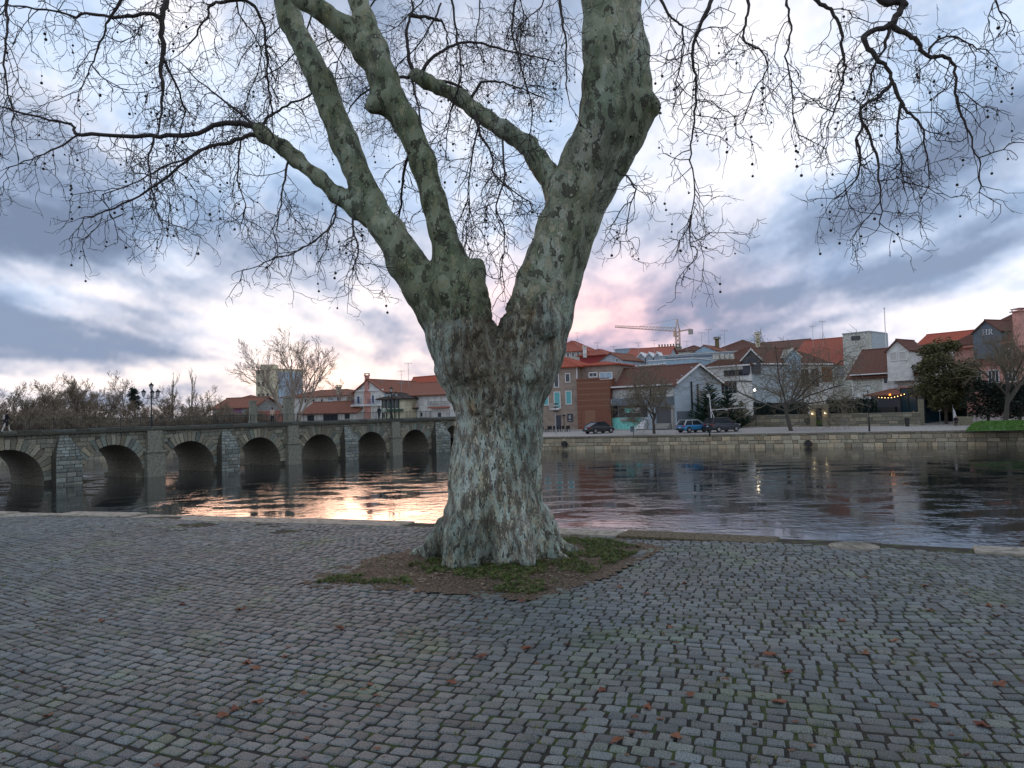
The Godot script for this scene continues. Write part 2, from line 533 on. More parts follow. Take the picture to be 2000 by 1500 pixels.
# ---------------------------------------------------------------- near bank
const BANK := [Vector2(-40, -26), Vector2(-16, -16.6), Vector2(-9.55, -14.12), Vector2(-5.8, -12.95), Vector2(-1.0, -11.1), Vector2(1.93, -9.83), Vector2(5.36, -8.07), Vector2(10, -5.6), Vector2(24, 2)]
const PIT := [Vector2(-1.95, -7.36), Vector2(-0.7, -7.0), Vector2(0.12, -6.66), Vector2(0.62, -7.3), Vector2(1.5, -8.8), Vector2(1.1, -9.5), Vector2(0.2, -9.7), Vector2(-0.8, -9.3), Vector2(-1.35, -8.7)]

var settle: FastNoiseLite
func ground_y(x: float, z: float) -> float:
	return 0.03 * settle.get_noise_2d(x, z)

func bank_z(x: float) -> float:       # z of the outer edge of the kerb
	for k in BANK.size() - 1:
		if x <= BANK[k + 1].x:
			return lerpf(BANK[k].y, BANK[k + 1].y, (x - BANK[k].x) / (BANK[k + 1].x - BANK[k].x))
	return 2.0

func in_poly(p: Vector2, poly: Array) -> bool:
	return Geometry2D.is_point_in_polygon(p, PackedVector2Array(poly))

func stone_top(g: Geo, q: Array, rng: RandomNumberGenerator, rise: float, o: Vector3) -> void:
	# a sett: eight-cornered outline with worn edges and a slightly uneven domed top
	var ring := PackedVector2Array()
	var mid := Vector2.ZERO
	for k in 4:
		var a: Vector2 = q[k]
		var b: Vector2 = q[(k + 1) % 4]
		var cut := rng.randf_range(0.04, 0.13)
		ring.append(a.lerp(b, cut)); ring.append(a.lerp(b, 1.0 - rng.randf_range(0.04, 0.13)))
		mid += a * 0.25
	var k0 := g.v.size()
	var tilt := Vector2(rng.randf_range(-0.03, 0.03), rng.randf_range(-0.03, 0.03))
	for lev in 3:
		for k in 8:
			var p := ring[k]
			var d := (p - mid).normalized()
			if lev == 0:
				p = mid + (p - mid) * 1.02
			elif lev == 2:
				p = mid + (p - mid) * rng.randf_range(0.83, 0.92)
			var y := -0.05 if lev == 0 else (rise - 0.004 + (p - mid).dot(tilt) if lev == 1 else rise + (p - mid).dot(tilt) + rng.randf_range(-0.0035, 0.0035))
			g.v.append(Vector3(p.x, y + ground_y(p.x, p.y), p.y) - o)
			g.n.append((Vector3(d.x, 0.05, d.y) if lev == 0 else (Vector3(d.x, 1.3, d.y) if lev == 1 else Vector3(d.x * 0.06 - tilt.x, 1, d.y * 0.06 - tilt.y))).normalized())
			g.c.append(g.col)
	g.v.append(Vector3(mid.x, rise + 0.0015 + ground_y(mid.x, mid.y), mid.y) - o); g.n.append(Vector3.UP); g.c.append(g.col)
	for lev in 2:
		for k in 8:
			var a := k0 + lev * 8 + k
			var b := k0 + lev * 8 + (k + 1) % 8
			g.i.append_array(PackedInt32Array([a, b, b + 8, a, b + 8, a + 8]))
	for k in 8:
		g.i.append_array(PackedInt32Array([k0 + 16 + k, k0 + 16 + (k + 1) % 8, k0 + 24]))

func make_pavement() -> void:
	settle = noise(41, 0.3, 2)
	# bed of the paving and the land behind it
	var g := Geo.new()
	var xs: Array[float] = []
	var x := -40.0
	while x < 24.0:
		xs.append(x)
		x += 0.2 if x > -15 and x < 12 else 3.0
	xs.append(24.0)
	var k0 := 0
	var rows := 80
	for a in xs:
		var z0 := bank_z(a) + 0.05
		for r in rows + 1:
			var t := float(r) / rows
			var z := z0 + 14.0 * t if t < 0.8 else z0 + 11.2 + (t - 0.8) * 200.0
			g.v.append(Vector3(a, ground_y(a, z) - 0.002, z)); g.n.append(Vector3.UP); g.c.append(Color.WHITE)
	for a in xs.size() - 1:
		for r in rows:
			var p := a * (rows + 1) + r
			g.i.append_array(PackedInt32Array([p, p + rows + 1, p + rows + 2, p, p + rows + 2, p + 1]))
	var pave := structure("pavement", g, M.joint)
	# setts, in courses that swing round from left to right
	var rng := rnd(5)
	var patch := noise(42, 0.5, 4)
	var rest := Geo.new()
	var near: Array = []
	var xa := -15.0
	var step := 0.02
	var gz := PackedFloat32Array()
	var th := PackedFloat32Array()
	var acc := 0.0
	while xa < 13.0:
		var w := smoothstep(-4.5, 4.0, xa)
		var an := deg_to_rad(lerpf(33.0, 8.0, w) + 3.0 * sin(xa * 0.9))
		th.append(an); gz.append(acc)
		acc += tan(an) * step
		xa += step
	var hs := 0.098
	for k in range(-230, 90):
		var px := -15.0 + rng.randf() * 0.1
		var kj := rng.randf_range(-0.006, 0.006)
		while px < 12.6:
			var id := int((px + 15.0) / step)
			var an := th[id]
			var pz := gz[id] + k * hs + kj
			var ds := rng.randf_range(0.08, 0.132)
			if rng.randf() < 0.06:
				ds *= 1.25
			var dx := ds * cos(an)
			if pz > -2.3 or absf(px) > 0.8 * -pz + 1.6 or pz < bank_z(px) + 0.42:
				px += dx
				continue
			var t := Vector2(cos(an), sin(an))
			var nn := Vector2(-sin(an), cos(an)) * hs * cos(an)
			var a := Vector2(px, pz)
			var gap := rng.randf_range(0.006, 0.012)
			var q := [a + t * gap + nn * 0.1, a + t * (ds - gap) + nn * 0.1, a + t * (ds - gap) + nn * 0.9, a + t * gap + nn * 0.9]
			for e in 4:
				q[e] += Vector2(rng.randf_range(-0.006, 0.006), rng.randf_range(-0.005, 0.005))
			var mid: Vector2 = (q[0] + q[2]) * 0.5
			px += dx
			if in_poly(mid + Vector2(rng.randf_range(-0.05, 0.05), rng.randf_range(-0.05, 0.05)), PIT):
				continue
			# the strip of trodden earth near the kerb at the left
			var dz := mid.y - bank_z(mid.x)
			if dz < 1.5 and mid.x < -2.6 and mid.x > -5.2 and patch.get_noise_2d(mid.x * 1.5, mid.y * 3.0) > 0.12:
				continue
			var b := rng.randf_range(0.135, 0.265) * (1.0 + 0.25 * patch.get_noise_2d(mid.x, mid.y))
			var warm := rng.randf_range(-0.02, 0.022) + 0.03 * patch.get_noise_2d(mid.x + 40.0, mid.y)
			var moss := maxf(0.0, patch.get_noise_2d(mid.x * 2.0, mid.y * 2.0 + 90.0) - 0.2)
			var cc := Color(b * (0.91 + warm * 2.0), b * (1.02 + moss * 0.3), b * (0.98 - warm * 2.0 - moss * 0.5))
			var rise := rng.randf_range(0.002, 0.008)
			var dist := mid.length()
			if absf(mid.x) < 0.7 * -mid.y and near.size() < 1600 and dist < 5.0 and mid.y < -3.3:
				near.append([dist, q, cc, rise])
			else:
				rest.col = cc
				stone_top(rest, q, rng, rise, Vector3.ZERO)
	near.sort_custom(func(p, r): return p[0] < r[0])
	for e in near.size():
		var s: Array = near[e]
		if e < 300:
			var gs := Geo.new()
			gs.col = s[2]
			var o := Vector3(s[1][0].x, 0, s[1][0].y)
			stone_top(gs, s[1], rng, s[3], o)
			part("cobblestone", gs, M.granite, pave, o)
		else:
			rest.col = s[2]
			stone_top(rest, s[1], rng, s[3], Vector3.ZERO)
	part("cobblestones", rest, M.granite, pave).set_meta("kind", "stuff")
	# kerb stones along the water and the wall below them
	var wall := thing("river_wall", "low granite kerb and wall along the near edge of the river", "wall")
	var wg := Geo.new()
	for k in BANK.size() - 1:
		var a: Vector2 = BANK[k]
		var b: Vector2 = BANK[k + 1]
		wg.quad(Vector3(b.x, -5, b.y + 0.04), Vector3(a.x, -5, a.y + 0.04), Vector3(a.x, -0.03, a.y + 0.04), Vector3(b.x, -0.03, b.y + 0.04))
	part("wall_face", wg, M.mortar, wall)
	var kx := -15.0
	while kx < 11.0:
		var ln := rng.randf_range(1.1, 1.9)
		var z0 := bank_z(kx)
		var z1 := bank_z(kx + ln)
		var d := Vector3(ln, 0, z1 - z0)
		var dn := d.normalized()
		var inw := Vector3(-dn.z, 0, dn.x)
		var mossy := kx > 1.2 and kx < 3.2
		var wid := rng.randf_range(0.4, 0.55)
		var lift := rng.randf_range(-0.012, 0.03) + (-0.012 if mossy else 0.0)
		var kg := Geo.new()
		# worked face up
		var xf := Transform3D(Basis(dn, -inw, Vector3.UP), Vector3.ZERO)
		kg.slab(xf, d.length() - 0.035, wid, 0.16, 0.014)
		part("coping_stone", kg, M.mossy if mossy else M.kerb, wall, Vector3(kx, -0.15 + lift, z0) + d * 0.5 + inw * (wid * 0.5 - 0.02))
		kx += ln
	# manhole cover in the kerb strip
	var mc := Vector3(3.72, 0.02, -8.42)
	var man := thing("manhole_cover", "round iron manhole cover set in the kerb strip by the water", "manhole cover", mc)
	var mg := Geo.new()
	mg.cyl(Vector3(0, -0.02, 0), Vector3(0, 0.008, 0), 0.26, 0.26, 28)
	part("lid", mg, M.kerb, man)
	for r in 4:
		var rg := Geo.new()
		var pp := PackedVector3Array()
		var rr := PackedFloat32Array()
		for k in 25:
			pp.append(Vector3(cos(TAU * k / 24.0), 0, sin(TAU * k / 24.0)) * (0.06 + 0.058 * r) + Vector3(0, 0.008, 0))
			rr.append(0.008)
		rg.tube(pp, rr, 5, false)
		part("ring", rg, M.kerb, man)

func grass_tuft(blades: int, h: float, seed_: int) -> ArrayMesh:
	var g := Geo.new()
	var r := rnd(seed_)
	for k in blades:
		var a := r.randf() * TAU
		var o := Vector3(cos(a), 0, sin(a)) * r.randf() * h * 0.35
		var d := Vector3(cos(a), 0, sin(a))
		var s := Vector3(-d.z, 0, d.x) * h * 0.06
		var hh := h * r.randf_range(0.6, 1.1)
		var m := o + Vector3.UP * hh * 0.6 + d * hh * 0.2
		var t := o + Vector3.UP * hh * 0.9 + d * hh * 0.6
		g.quad(o - s, o + s, m + s * 0.7, m - s * 0.7)
		g.tri(m - s * 0.7, m + s * 0.7, t)
	return g.mesh(M.blade)

func scatter(called: String, mesh_: Mesh, places: Array, colors: Array, parent: Node) -> MultiMeshInstance3D:
	var mm := MultiMesh.new()
	mm.transform_format = MultiMesh.TRANSFORM_3D
	mm.use_colors = true
	mm.mesh = mesh_
	mm.instance_count = places.size()
	for k in places.size():
		mm.set_instance_transform(k, places[k])
		mm.set_instance_color(k, colors[k])
	var o := MultiMeshInstance3D.new()
	o.name = called
	o.multimesh = mm
	parent.add_child(o, true)
	o.set_meta("kind", "stuff")
	return o

func leaf_mesh(s: float, seed_: int) -> ArrayMesh:
	# a dry plane leaf: five ragged lobes, curled
	var g := Geo.new()
	var r := rnd(seed_)
	var pts: Array[Vector3] = []
	for k in 10:
		var a := TAU * k / 10.0
		var rad := s * (1.0 if k % 2 == 0 else 0.55) * r.randf_range(0.75, 1.1)
		pts.append(Vector3(cos(a) * rad, s * r.randf_range(0.05, 0.5), sin(a) * rad * 0.8))
	for k in 10:
		g.tri(Vector3(0, s * 0.08, 0), pts[(k + 1) % 10], pts[k])
	return g.mesh(M.leaf)

func make_pit_and_litter() -> void:
	var rng := rnd(8)
	var nz := noise(51, 0.9, 4)
	# bare earth round the tree, heaped a little towards the roots
	var g := Geo.new()
	var poly := PIT
	var n := 48
	for a in n + 1:
		for b in n + 1:
			var x := lerpf(-2.2, 1.7, float(a) / n)
			var z := lerpf(-9.9, -6.5, float(b) / n)
			var d := Vector2(x + 0.15, z + 8.3).length()
			g.v.append(Vector3(x, ground_y(x, z) + 0.002 + 0.05 * exp(-d * d / 1.2) + 0.02 * nz.get_noise_2d(x * 3.0, z * 3.0), z)); g.n.append(Vector3.UP); g.c.append(Color.WHITE)
	for a in n:
		for b in n:
			var x := lerpf(-2.2, 1.7, (a + 0.5) / n)
			var z := lerpf(-9.9, -6.5, (b + 0.5) / n)
			var inside := false
			for q in [Vector2(0, 0), Vector2(0.22, 0), Vector2(-0.22, 0), Vector2(0, 0.22), Vector2(0, -0.22)]:
				inside = inside or in_poly(Vector2(x, z) + q, poly)
			if inside:
				var p := a * (n + 1) + b
				g.i.append_array(PackedInt32Array([p, p + n + 1, p + n + 2, p, p + n + 2, p + 1]))
	structure("tree_pit_soil", g, M.soil)
	# grass round the roots
	var pl := []
	var co := []
	for k in 16000:
		var x := rng.randf_range(-2.1, 1.6)
		var z := rng.randf_range(-9.8, -6.6)
		if not in_poly(Vector2(x, z), poly):
			continue
		var m := nz.get_noise_2d(x * 1.1, z * 1.1) + 0.25 * nz.get_noise_2d(x * 5.0, z * 5.0)
		if x > 0.5 and z < -8.3: m += 0.2
		if x < -1.2: m -= 0.2
		if m < -0.1 + rng.randf() * 0.16:
			continue
		var d := Vector2(x + 0.15, z + 8.3).length()
		var s := rng.randf_range(0.5, 1.2)
		pl.append(Transform3D(Basis(Vector3.UP, rng.randf() * TAU).scaled(Vector3(s, s * rng.randf_range(0.5, 1.0), s)), Vector3(x, ground_y(x, z) + 0.002 + 0.05 * exp(-d * d / 1.2), z)))
		var y := rng.randf()
		co.append(Color(0.06, 0.11, 0.02).lerp(Color(0.17, 0.17, 0.045), y * y))
	var gr := scatter("grass", grass_tuft(7, 0.05, 3), pl, co, self)
	tag(gr, "short patchy green grass growing round the roots of the plane tree", "grass")
	# tufts in the joints of the paving
	pl = []
	co = []
	for k in 26000:
		var z := rng.randf_range(-12.5, -2.6)
		var x := rng.randf_range(-0.8, 0.8) * -z
		if z < bank_z(x) + 0.45 or in_poly(Vector2(x, z), poly):
			continue
		if nz.get_noise_2d(x * 0.7 + 30.0, z * 0.7) + 0.5 * nz.get_noise_2d(x * 3.0, z * 3.0 + 60.0) < 0.24 + rng.randf() * 0.2 - 0.06 * clampf(x, 0, 2):
			continue
		var s := rng.randf_range(0.4, 1.0)
		pl.append(Transform3D(Basis(Vector3.UP, rng.randf() * TAU).scaled(Vector3(s, s * 0.6, s)), Vector3(x, ground_y(x, z) - 0.001, z)))
		co.append(Color(0.08, 0.12, 0.025).lerp(Color(0.2, 0.19, 0.05), rng.randf()))
	tag(scatter("joint_grass", grass_tuft(8, 0.036, 4), pl, co, self), "tiny tufts of moss and grass in the joints between the cobbles", "grass")
	# bits of bark, stalks and leaf strewn in the pit and on the stones
	pl = []
	co = []
	for k in 4200:
		var x := rng.randf_range(-2.1, 1.6)
		var z := rng.randf_range(-9.8, -6.6)
		if k >= 2600:
			z = rng.randf_range(-12.0, -2.8)
			x = rng.randf_range(-0.8, 0.8) * -z
			if z < bank_z(x) + 0.1 or nz.get_noise_2d(x * 0.8, z * 0.8 + 17.0) < 0.1:
				continue
		elif not in_poly(Vector2(x, z), poly):
			continue
		var s := rng.randf_range(0.25, 0.75)
		var d := Vector2(x + 0.15, z + 8.3).length()
		pl.append(Transform3D(Basis.from_euler(Vector3(rng.randf_range(-0.3, 0.3), rng.randf() * TAU, rng.randf_range(-0.3, 0.3))).scaled(Vector3(s, s * 0.4, s * rng.randf_range(0.3, 0.8))), Vector3(x, ground_y(x, z) + (0.012 + 0.05 * exp(-d * d / 1.2) if k < 2600 else 0.008), z)))
		co.append(Color(0.1, 0.05, 0.025).lerp(Color(0.34, 0.27, 0.18), rng.randf()) if k < 2600 else Color(0.09, 0.035, 0.02).lerp(Color(0.2, 0.09, 0.045), rng.randf()))
	tag(scatter("leaf_litter", leaf_mesh(0.05, 6), pl, co, self), "scraps of bark and broken dry leaf strewn round the tree and over the cobbles", "leaf litter")
	# whole dead leaves
	for k in 44:
		var z := -rng.randf_range(3.5, 7.2)
		var x := rng.randf_range(-0.66, 0.66) * -z
		if in_poly(Vector2(x, z), poly):
			continue
		var o := part("dead_leaf", leaf_mesh(rng.randf_range(0.035, 0.06), 100 + k), null, self, Vector3(x, ground_y(x, z) + 0.004, z))
		o.rotation.y = rng.randf() * TAU
		var cc := Color(0.13, 0.035, 0.02).lerp(Color(0.24, 0.1, 0.045), rng.randf())
		var m: StandardMaterial3D = M.leaf.duplicate()
		m.albedo_color = cc.linear_to_srgb()
		(o.mesh as ArrayMesh).surface_set_material(0, m)
		tag(o, "curled reddish-brown dead leaf lying on the grey cobbles", "leaf", "dead leaves on the cobbles")

# ---------------------------------------------------------------- the plane tree
# chains of [joint, radius]; joined smoothly and meshed as one skin
var B0: PackedVector3Array = []
var B1: PackedVector3Array = []
var R0: PackedFloat32Array = []
var R1: PackedFloat32Array = []
var BC: PackedColorArray = []
func bone(chain: Array, c := Color.WHITE) -> void:
	for k in chain.size() - 1:
		B0.append(chain[k][0]); B1.append(chain[k + 1][0]); R0.append(chain[k][1]); R1.append(chain[k + 1][1]); BC.append(c)
	if chain.size() == 1:
		B0.append(chain[0][0]); B1.append(chain[0][0] + Vector3(0, 0.001, 0)); R0.append(chain[0][1]); R1.append(chain[0][1]); BC.append(c)

func bones_clear() -> void:
	B0.clear(); B1.clear(); R0.clear(); R1.clear(); BC.clear()

func bone_d(k: int, p: Vector3) -> float:
	var ab := B1[k] - B0[k]
	var t := clampf((p - B0[k]).dot(ab) / maxf(ab.length_squared(), 1e-9), 0.0, 1.0)
	return (p - B0[k] - ab * t).length() - lerpf(R0[k], R1[k], t)

func skin(cell: float, blend: float) -> Geo:
	# smooth union of the bones, meshed as surface nets over the blocks that the surface passes through
	var blk := 8
	var bs := cell * blk
	var reach := bs * 0.9 + blend
	var lists := {}
	for k in B0.size():
		var e := maxf(R0[k], R1[k]) + reach
		var lo := ((B0[k].min(B1[k]) - Vector3.ONE * e) / bs).floor()
		var hi := ((B0[k].max(B1[k]) + Vector3.ONE * e) / bs).floor()
		for x in range(int(lo.x), int(hi.x) + 1):
			for y in range(int(lo.y), int(hi.y) + 1):
				for z in range(int(lo.z), int(hi.z) + 1):
					var p := (Vector3(x, y, z) + Vector3.ONE * 0.5) * bs
					if bone_d(k, p) < reach:
						var key := Vector3i(x, y, z)
						if not lists.has(key):
							lists[key] = PackedInt32Array()
						var l: PackedInt32Array = lists[key]
						l.append(k)
						lists[key] = l
	var g := Geo.new()
	var ids := {}
	var edges: Array = []
	var s1 := blk + 1
	var val := PackedFloat32Array()
	val.resize(s1 * s1 * s1)
	for key: Vector3i in lists:
		var l: PackedInt32Array = lists[key]
		var best := 1e9
		var cp := (Vector3(key) + Vector3.ONE * 0.5) * bs
		for k in l:
			best = minf(best, bone_d(k, cp))
		if best < -bs * 0.95:
			continue
		var o := key * blk
		var at := 0
		var anyp := false
		var anyn := false
		for z in s1:
			for y in s1:
				for x in s1:
					var p := Vector3(o.x + x, o.y + y, o.z + z) * cell
					var d := 10.0
					for k in l:
						var ab := B1[k] - B0[k]
						var t := clampf((p - B0[k]).dot(ab) / maxf(ab.length_squared(), 1e-9), 0.0, 1.0)
						var e := (p - B0[k] - ab * t).length() - lerpf(R0[k], R1[k], t)
						var h := maxf(blend - absf(d - e), 0.0)
						d = minf(d, e) - h * h / (4.0 * blend)
					val[at] = d
					if d > 0: anyp = true
					else: anyn = true
					at += 1
		if not (anyp and anyn):
			continue
		for z in blk:
			for y in blk:
				for x in blk:
					var b := x + y * s1 + z * s1 * s1
					var q := [val[b], val[b + 1], val[b + s1], val[b + s1 + 1], val[b + s1 * s1], val[b + s1 * s1 + 1], val[b + s1 * s1 + s1], val[b + s1 * s1 + s1 + 1]]
					var m := 0
					for e in 8:
						if q[e] < 0: m |= 1 << e
					if m == 0 or m == 255:
						continue
					var sum := Vector3.ZERO
					var cnt := 0
					for e in [[0, 1], [2, 3], [4, 5], [6, 7], [0, 2], [1, 3], [4, 6], [5, 7], [0, 4], [1, 5], [2, 6], [3, 7]]:
						var va: float = q[e[0]]
						var vb: float = q[e[1]]
						if (va < 0) != (vb < 0):
							var t := va / (va - vb)
							var pa := Vector3(e[0] & 1, (e[0] >> 1) & 1, e[0] >> 2)
							var pb := Vector3(e[1] & 1, (e[1] >> 1) & 1, e[1] >> 2)
							sum += pa.lerp(pb, t)
							cnt += 1
					var ck := Vector3i(o.x + x, o.y + y, o.z + z)
					ids[ck] = g.v.size()
					g.v.append((Vector3(ck) + sum / cnt) * cell)
					for ax in 3:
						var vb2: float = q[1 << ax]
						if (q[0] < 0) != (vb2 < 0):
							edges.append([ck, ax, q[0] < 0])
	for e in edges:
		var ck: Vector3i = e[0]
		var u := Vector3i(0, 1, 0) if e[1] == 0 else (Vector3i(0, 0, 1) if e[1] == 1 else Vector3i(1, 0, 0))
		var w := Vector3i(0, 0, 1) if e[1] == 0 else (Vector3i(1, 0, 0) if e[1] == 1 else Vector3i(0, 1, 0))
		var a: int = ids.get(ck, -1)
		var b: int = ids.get(ck - u, -1)
		var c: int = ids.get(ck - u - w, -1)
		var d: int = ids.get(ck - w, -1)
		if a < 0 or b < 0 or c < 0 or d < 0:
			continue
		if e[2]:
			g.i.append_array(PackedInt32Array([a, c, b, a, d, c]))
		else:
			g.i.append_array(PackedInt32Array([a, b, c, a, c, d]))
	return g

func smooth_normals(g: Geo) -> void:
	g.n.resize(g.v.size())
	g.n.fill(Vector3.ZERO)
	for k in range(0, g.i.size(), 3):
		var a := g.i[k]
		var b := g.i[k + 1]
		var c := g.i[k + 2]
		var m := (g.v[c] - g.v[a]).cross(g.v[b] - g.v[a])
		g.n[a] += m; g.n[b] += m; g.n[c] += m
	for k in g.n.size():
		g.n[k] = g.n[k].normalized() if g.n[k].length_squared() > 1e-20 else Vector3.UP

func catmull(p: PackedVector3Array, sub: int) -> PackedVector3Array:
	var o := PackedVector3Array()
	for k in p.size() - 1:
		var a := p[maxi(k - 1, 0)]
		var d := p[mini(k + 2, p.size() - 1)]
		for s in sub:
			o.append(p[k].cubic_interpolate(p[k + 1], a, d, float(s) / sub))
	o.append(p[p.size() - 1])
	return o

var seeds: Array = []
func twig(g: Geo, rng: RandomNumberGenerator, p: Vector3, dir: Vector3, len_: float, r: float, lev: int, droop: float) -> void:
	var n := maxi(3, int(len_ / (0.075 if lev == 0 else 0.055)))
	n = mini(n, 14)
	var pts := PackedVector3Array([p])
	var rad := PackedFloat32Array([r])
	var d := dir.normalized()
	var kids: Array = []
	for k in n:
		d = (d + Vector3(rng.randfn(0, 0.38), rng.randfn(0, 0.38), rng.randfn(0, 0.38)) + Vector3.DOWN * droop).normalized()
		p += d * len_ / n
		pts.append(p)
		rad.append(lerpf(r, maxf(r * 0.5, 0.0021), float(k + 1) / n))
		if lev < 2 and k > 0:
			kids.append([p, d])
	# the growing tip turns up
	if lev > 0:
		pts[n] = pts[n] + Vector3.UP * len_ * 0.06
	g.tube(pts, rad, 3, false)
	for kd in kids:
		var kd_d: Vector3 = kd[1]
		var c := int(rng.randf() < (0.95 if lev == 0 else 0.48))
		for q in c:
			var side := Vector3(rng.randfn(), rng.randfn() - 0.25, rng.randfn()).normalized()
			twig(g, rng, kd[0], kd_d * 0.7 + side, (rng.randf_range(0.14, 0.42) if lev == 0 else rng.randf_range(0.05, 0.15)), maxf(r * 0.62, 0.0026), lev + 1, droop * 0.8)
	if lev > 0 and rng.randf() < (0.07 if lev == 1 else 0.025):
		var m := 1 if rng.randf() < 0.6 else 2
		var e := p
		for q in m:
			var f := e + Vector3(rng.randf_range(-0.012, 0.012), -rng.randf_range(0.04, 0.075), rng.randf_range(-0.012, 0.012))
			g.tube(PackedVector3Array([e, f]), PackedFloat32Array([0.0012, 0.0012]), 3, false)
			seeds.append(Transform3D(Basis().scaled(Vector3.ONE * rng.randf_range(0.6, 1.15)), f))
			e = f + Vector3.DOWN * 0.012

func make_plane_tree() -> void:
	var at := Vector3(-0.2, 0, -8.35)
	var tree := thing("plane_tree", "great bare plane tree with flaking mottled bark and a forked trunk on the cobbles", "tree", at)
	bones_clear()
	bone([[Vector3(-0.237, -0.321, -8.350), 0.4965], [Vector3(-0.236, 0.178, -8.350), 0.5191], [Vector3(-0.227, 0.512, -8.350), 0.5078], [Vector3(-0.215, 0.791, -8.350), 0.4965], [Vector3(-0.196, 1.071, -8.350), 0.4683], [Vector3(-0.178, 1.351, -8.350), 0.4514], [Vector3(-0.160, 1.633, -8.350), 0.4457], [Vector3(-0.147, 1.914, -8.350), 0.4739]])
	# fork: left mass with burl, right double stem
	bone([[Vector3(-0.195, 1.803, -8.350), 0.4175], [Vector3(-0.419, 2.120, -8.350), 0.3949], [Vector3(-0.553, 2.436, -8.360), 0.3502], [Vector3(-0.729, 2.756, -8.380), 0.2944], [Vector3(-0.932, 3.026, -8.420), 0.2503], [Vector3(-1.139, 3.281, -8.460), 0.2115], [Vector3(-1.377, 3.712, -8.560), 0.1735], [Vector3(-1.576, 4.033, -8.660), 0.1638], [Vector3(-1.901, 4.832, -8.860), 0.1556], [Vector3(-2.214, 5.664, -9.050), 0.1529], [Vector3(-2.659, 6.567, -9.300), 0.1382], [Vector3(-2.831, 7.183, -9.450), 0.1277], [Vector3(-3.194, 8.298, -9.700), 0.1114], [Vector3(-3.798, 10.029, -10.100), 0.0819]])
	bone([[Vector3(-0.282, 1.860, -8.300), 0.3365], [Vector3(-0.444, 2.479, -8.260), 0.2679], [Vector3(-0.508, 2.817, -8.250), 0.2676], [Vector3(-0.588, 3.076, -8.270), 0.2347], [Vector3(-0.669, 3.340, -8.300), 0.1682], [Vector3(-0.727, 3.639, -8.330), 0.1407], [Vector3(-0.824, 3.988, -8.360), 0.1356], [Vector3(-0.923, 4.408, -8.400), 0.1305], [Vector3(-1.115, 4.899, -8.450), 0.1427], [Vector3(-1.288, 5.180, -8.480), 0.1662], [Vector3(-1.379, 5.428, -8.500), 0.1608]])
	bone([[Vector3(-1.379, 5.428, -8.500), 0.1493], [Vector3(-1.560, 5.736, -8.500), 0.1378], [Vector3(-1.812, 6.040, -8.500), 0.1206], [Vector3(-2.228, 6.373, -8.500), 0.1091], [Vector3(-2.691, 6.745, -8.500), 0.0919], [Vector3(-3.390, 7.305, -8.500), 0.0689]])
	bone([[Vector3(-1.367, 5.457, -8.500), 0.1493], [Vector3(-1.457, 5.811, -8.550), 0.1213], [Vector3(-1.584, 6.140, -8.600), 0.1104], [Vector3(-1.683, 6.442, -8.650), 0.1052], [Vector3(-1.929, 7.277, -8.800), 0.0892], [Vector3(-2.203, 8.564, -9.000), 0.0608]])
	bone([[Vector3(-1.429, 5.153, -8.420), 0.1138], [Vector3(-1.461, 5.093, -8.400), 0.0965]])
	bone([[Vector3(-0.505, 2.897, -8.220), 0.2444], [Vector3(-0.427, 3.060, -8.200), 0.1551], [Vector3(-0.369, 3.154, -8.200), 0.1108], [Vector3(-0.334, 3.198, -8.200), 0.0665]])
	bone([[Vector3(-0.699, 2.966, -8.100), 0.1095], [Vector3(-0.704, 3.002, -8.050), 0.0979]])
	bone([[Vector3(-0.641, 2.240, -8.000), 0.0973], [Vector3(-0.537, 2.019, -7.980), 0.0863]])
	bone([[Vector3(-0.060, 1.800, -8.380), 0.3964], [Vector3(0.074, 2.136, -8.360), 0.3728], [Vector3(0.184, 2.471, -8.340), 0.2930], [Vector3(0.276, 2.740, -8.330), 0.2814], [Vector3(0.357, 3.017, -8.330), 0.2702], [Vector3(0.444, 3.261, -8.340), 0.2592], [Vector3(0.580, 3.612, -8.360), 0.2542], [Vector3(0.730, 4.011, -8.380), 0.2605], [Vector3(0.916, 4.418, -8.400), 0.2668], [Vector3(1.065, 4.712, -8.420), 0.2674], [Vector3(1.120, 4.972, -8.430), 0.2620], [Vector3(1.155, 5.304, -8.440), 0.2509], [Vector3(1.167, 5.662, -8.450), 0.2455], [Vector3(1.143, 6.272, -8.480), 0.2292], [Vector3(1.130, 6.943, -8.500), 0.2125], [Vector3(1.123, 8.290, -8.600), 0.1743]])
	bone([[Vector3(0.116, 1.971, -8.500), 0.3561], [Vector3(0.311, 2.313, -8.520), 0.2878], [Vector3(0.437, 2.660, -8.540), 0.2539], [Vector3(0.553, 3.051, -8.560), 0.2429], [Vector3(0.670, 3.421, -8.580), 0.2435], [Vector3(0.799, 3.777, -8.600), 0.2499], [Vector3(0.990, 4.192, -8.620), 0.2563], [Vector3(1.166, 4.492, -8.640), 0.2627], [Vector3(1.332, 4.795, -8.660), 0.2750], [Vector3(1.424, 5.057, -8.660), 0.2809], [Vector3(1.434, 5.394, -8.660), 0.2633], [Vector3(1.422, 5.757, -8.660), 0.2458], [Vector3(1.397, 6.376, -8.680), 0.2170], [Vector3(1.397, 7.062, -8.700), 0.1999], [Vector3(1.577, 8.434, -8.800), 0.1665]])
	bone([[Vector3(1.464, 4.948, -8.600), 0.2324], [Vector3(1.618, 5.055, -8.550), 0.1386], [Vector3(1.693, 5.017, -8.520), 0.0806]])
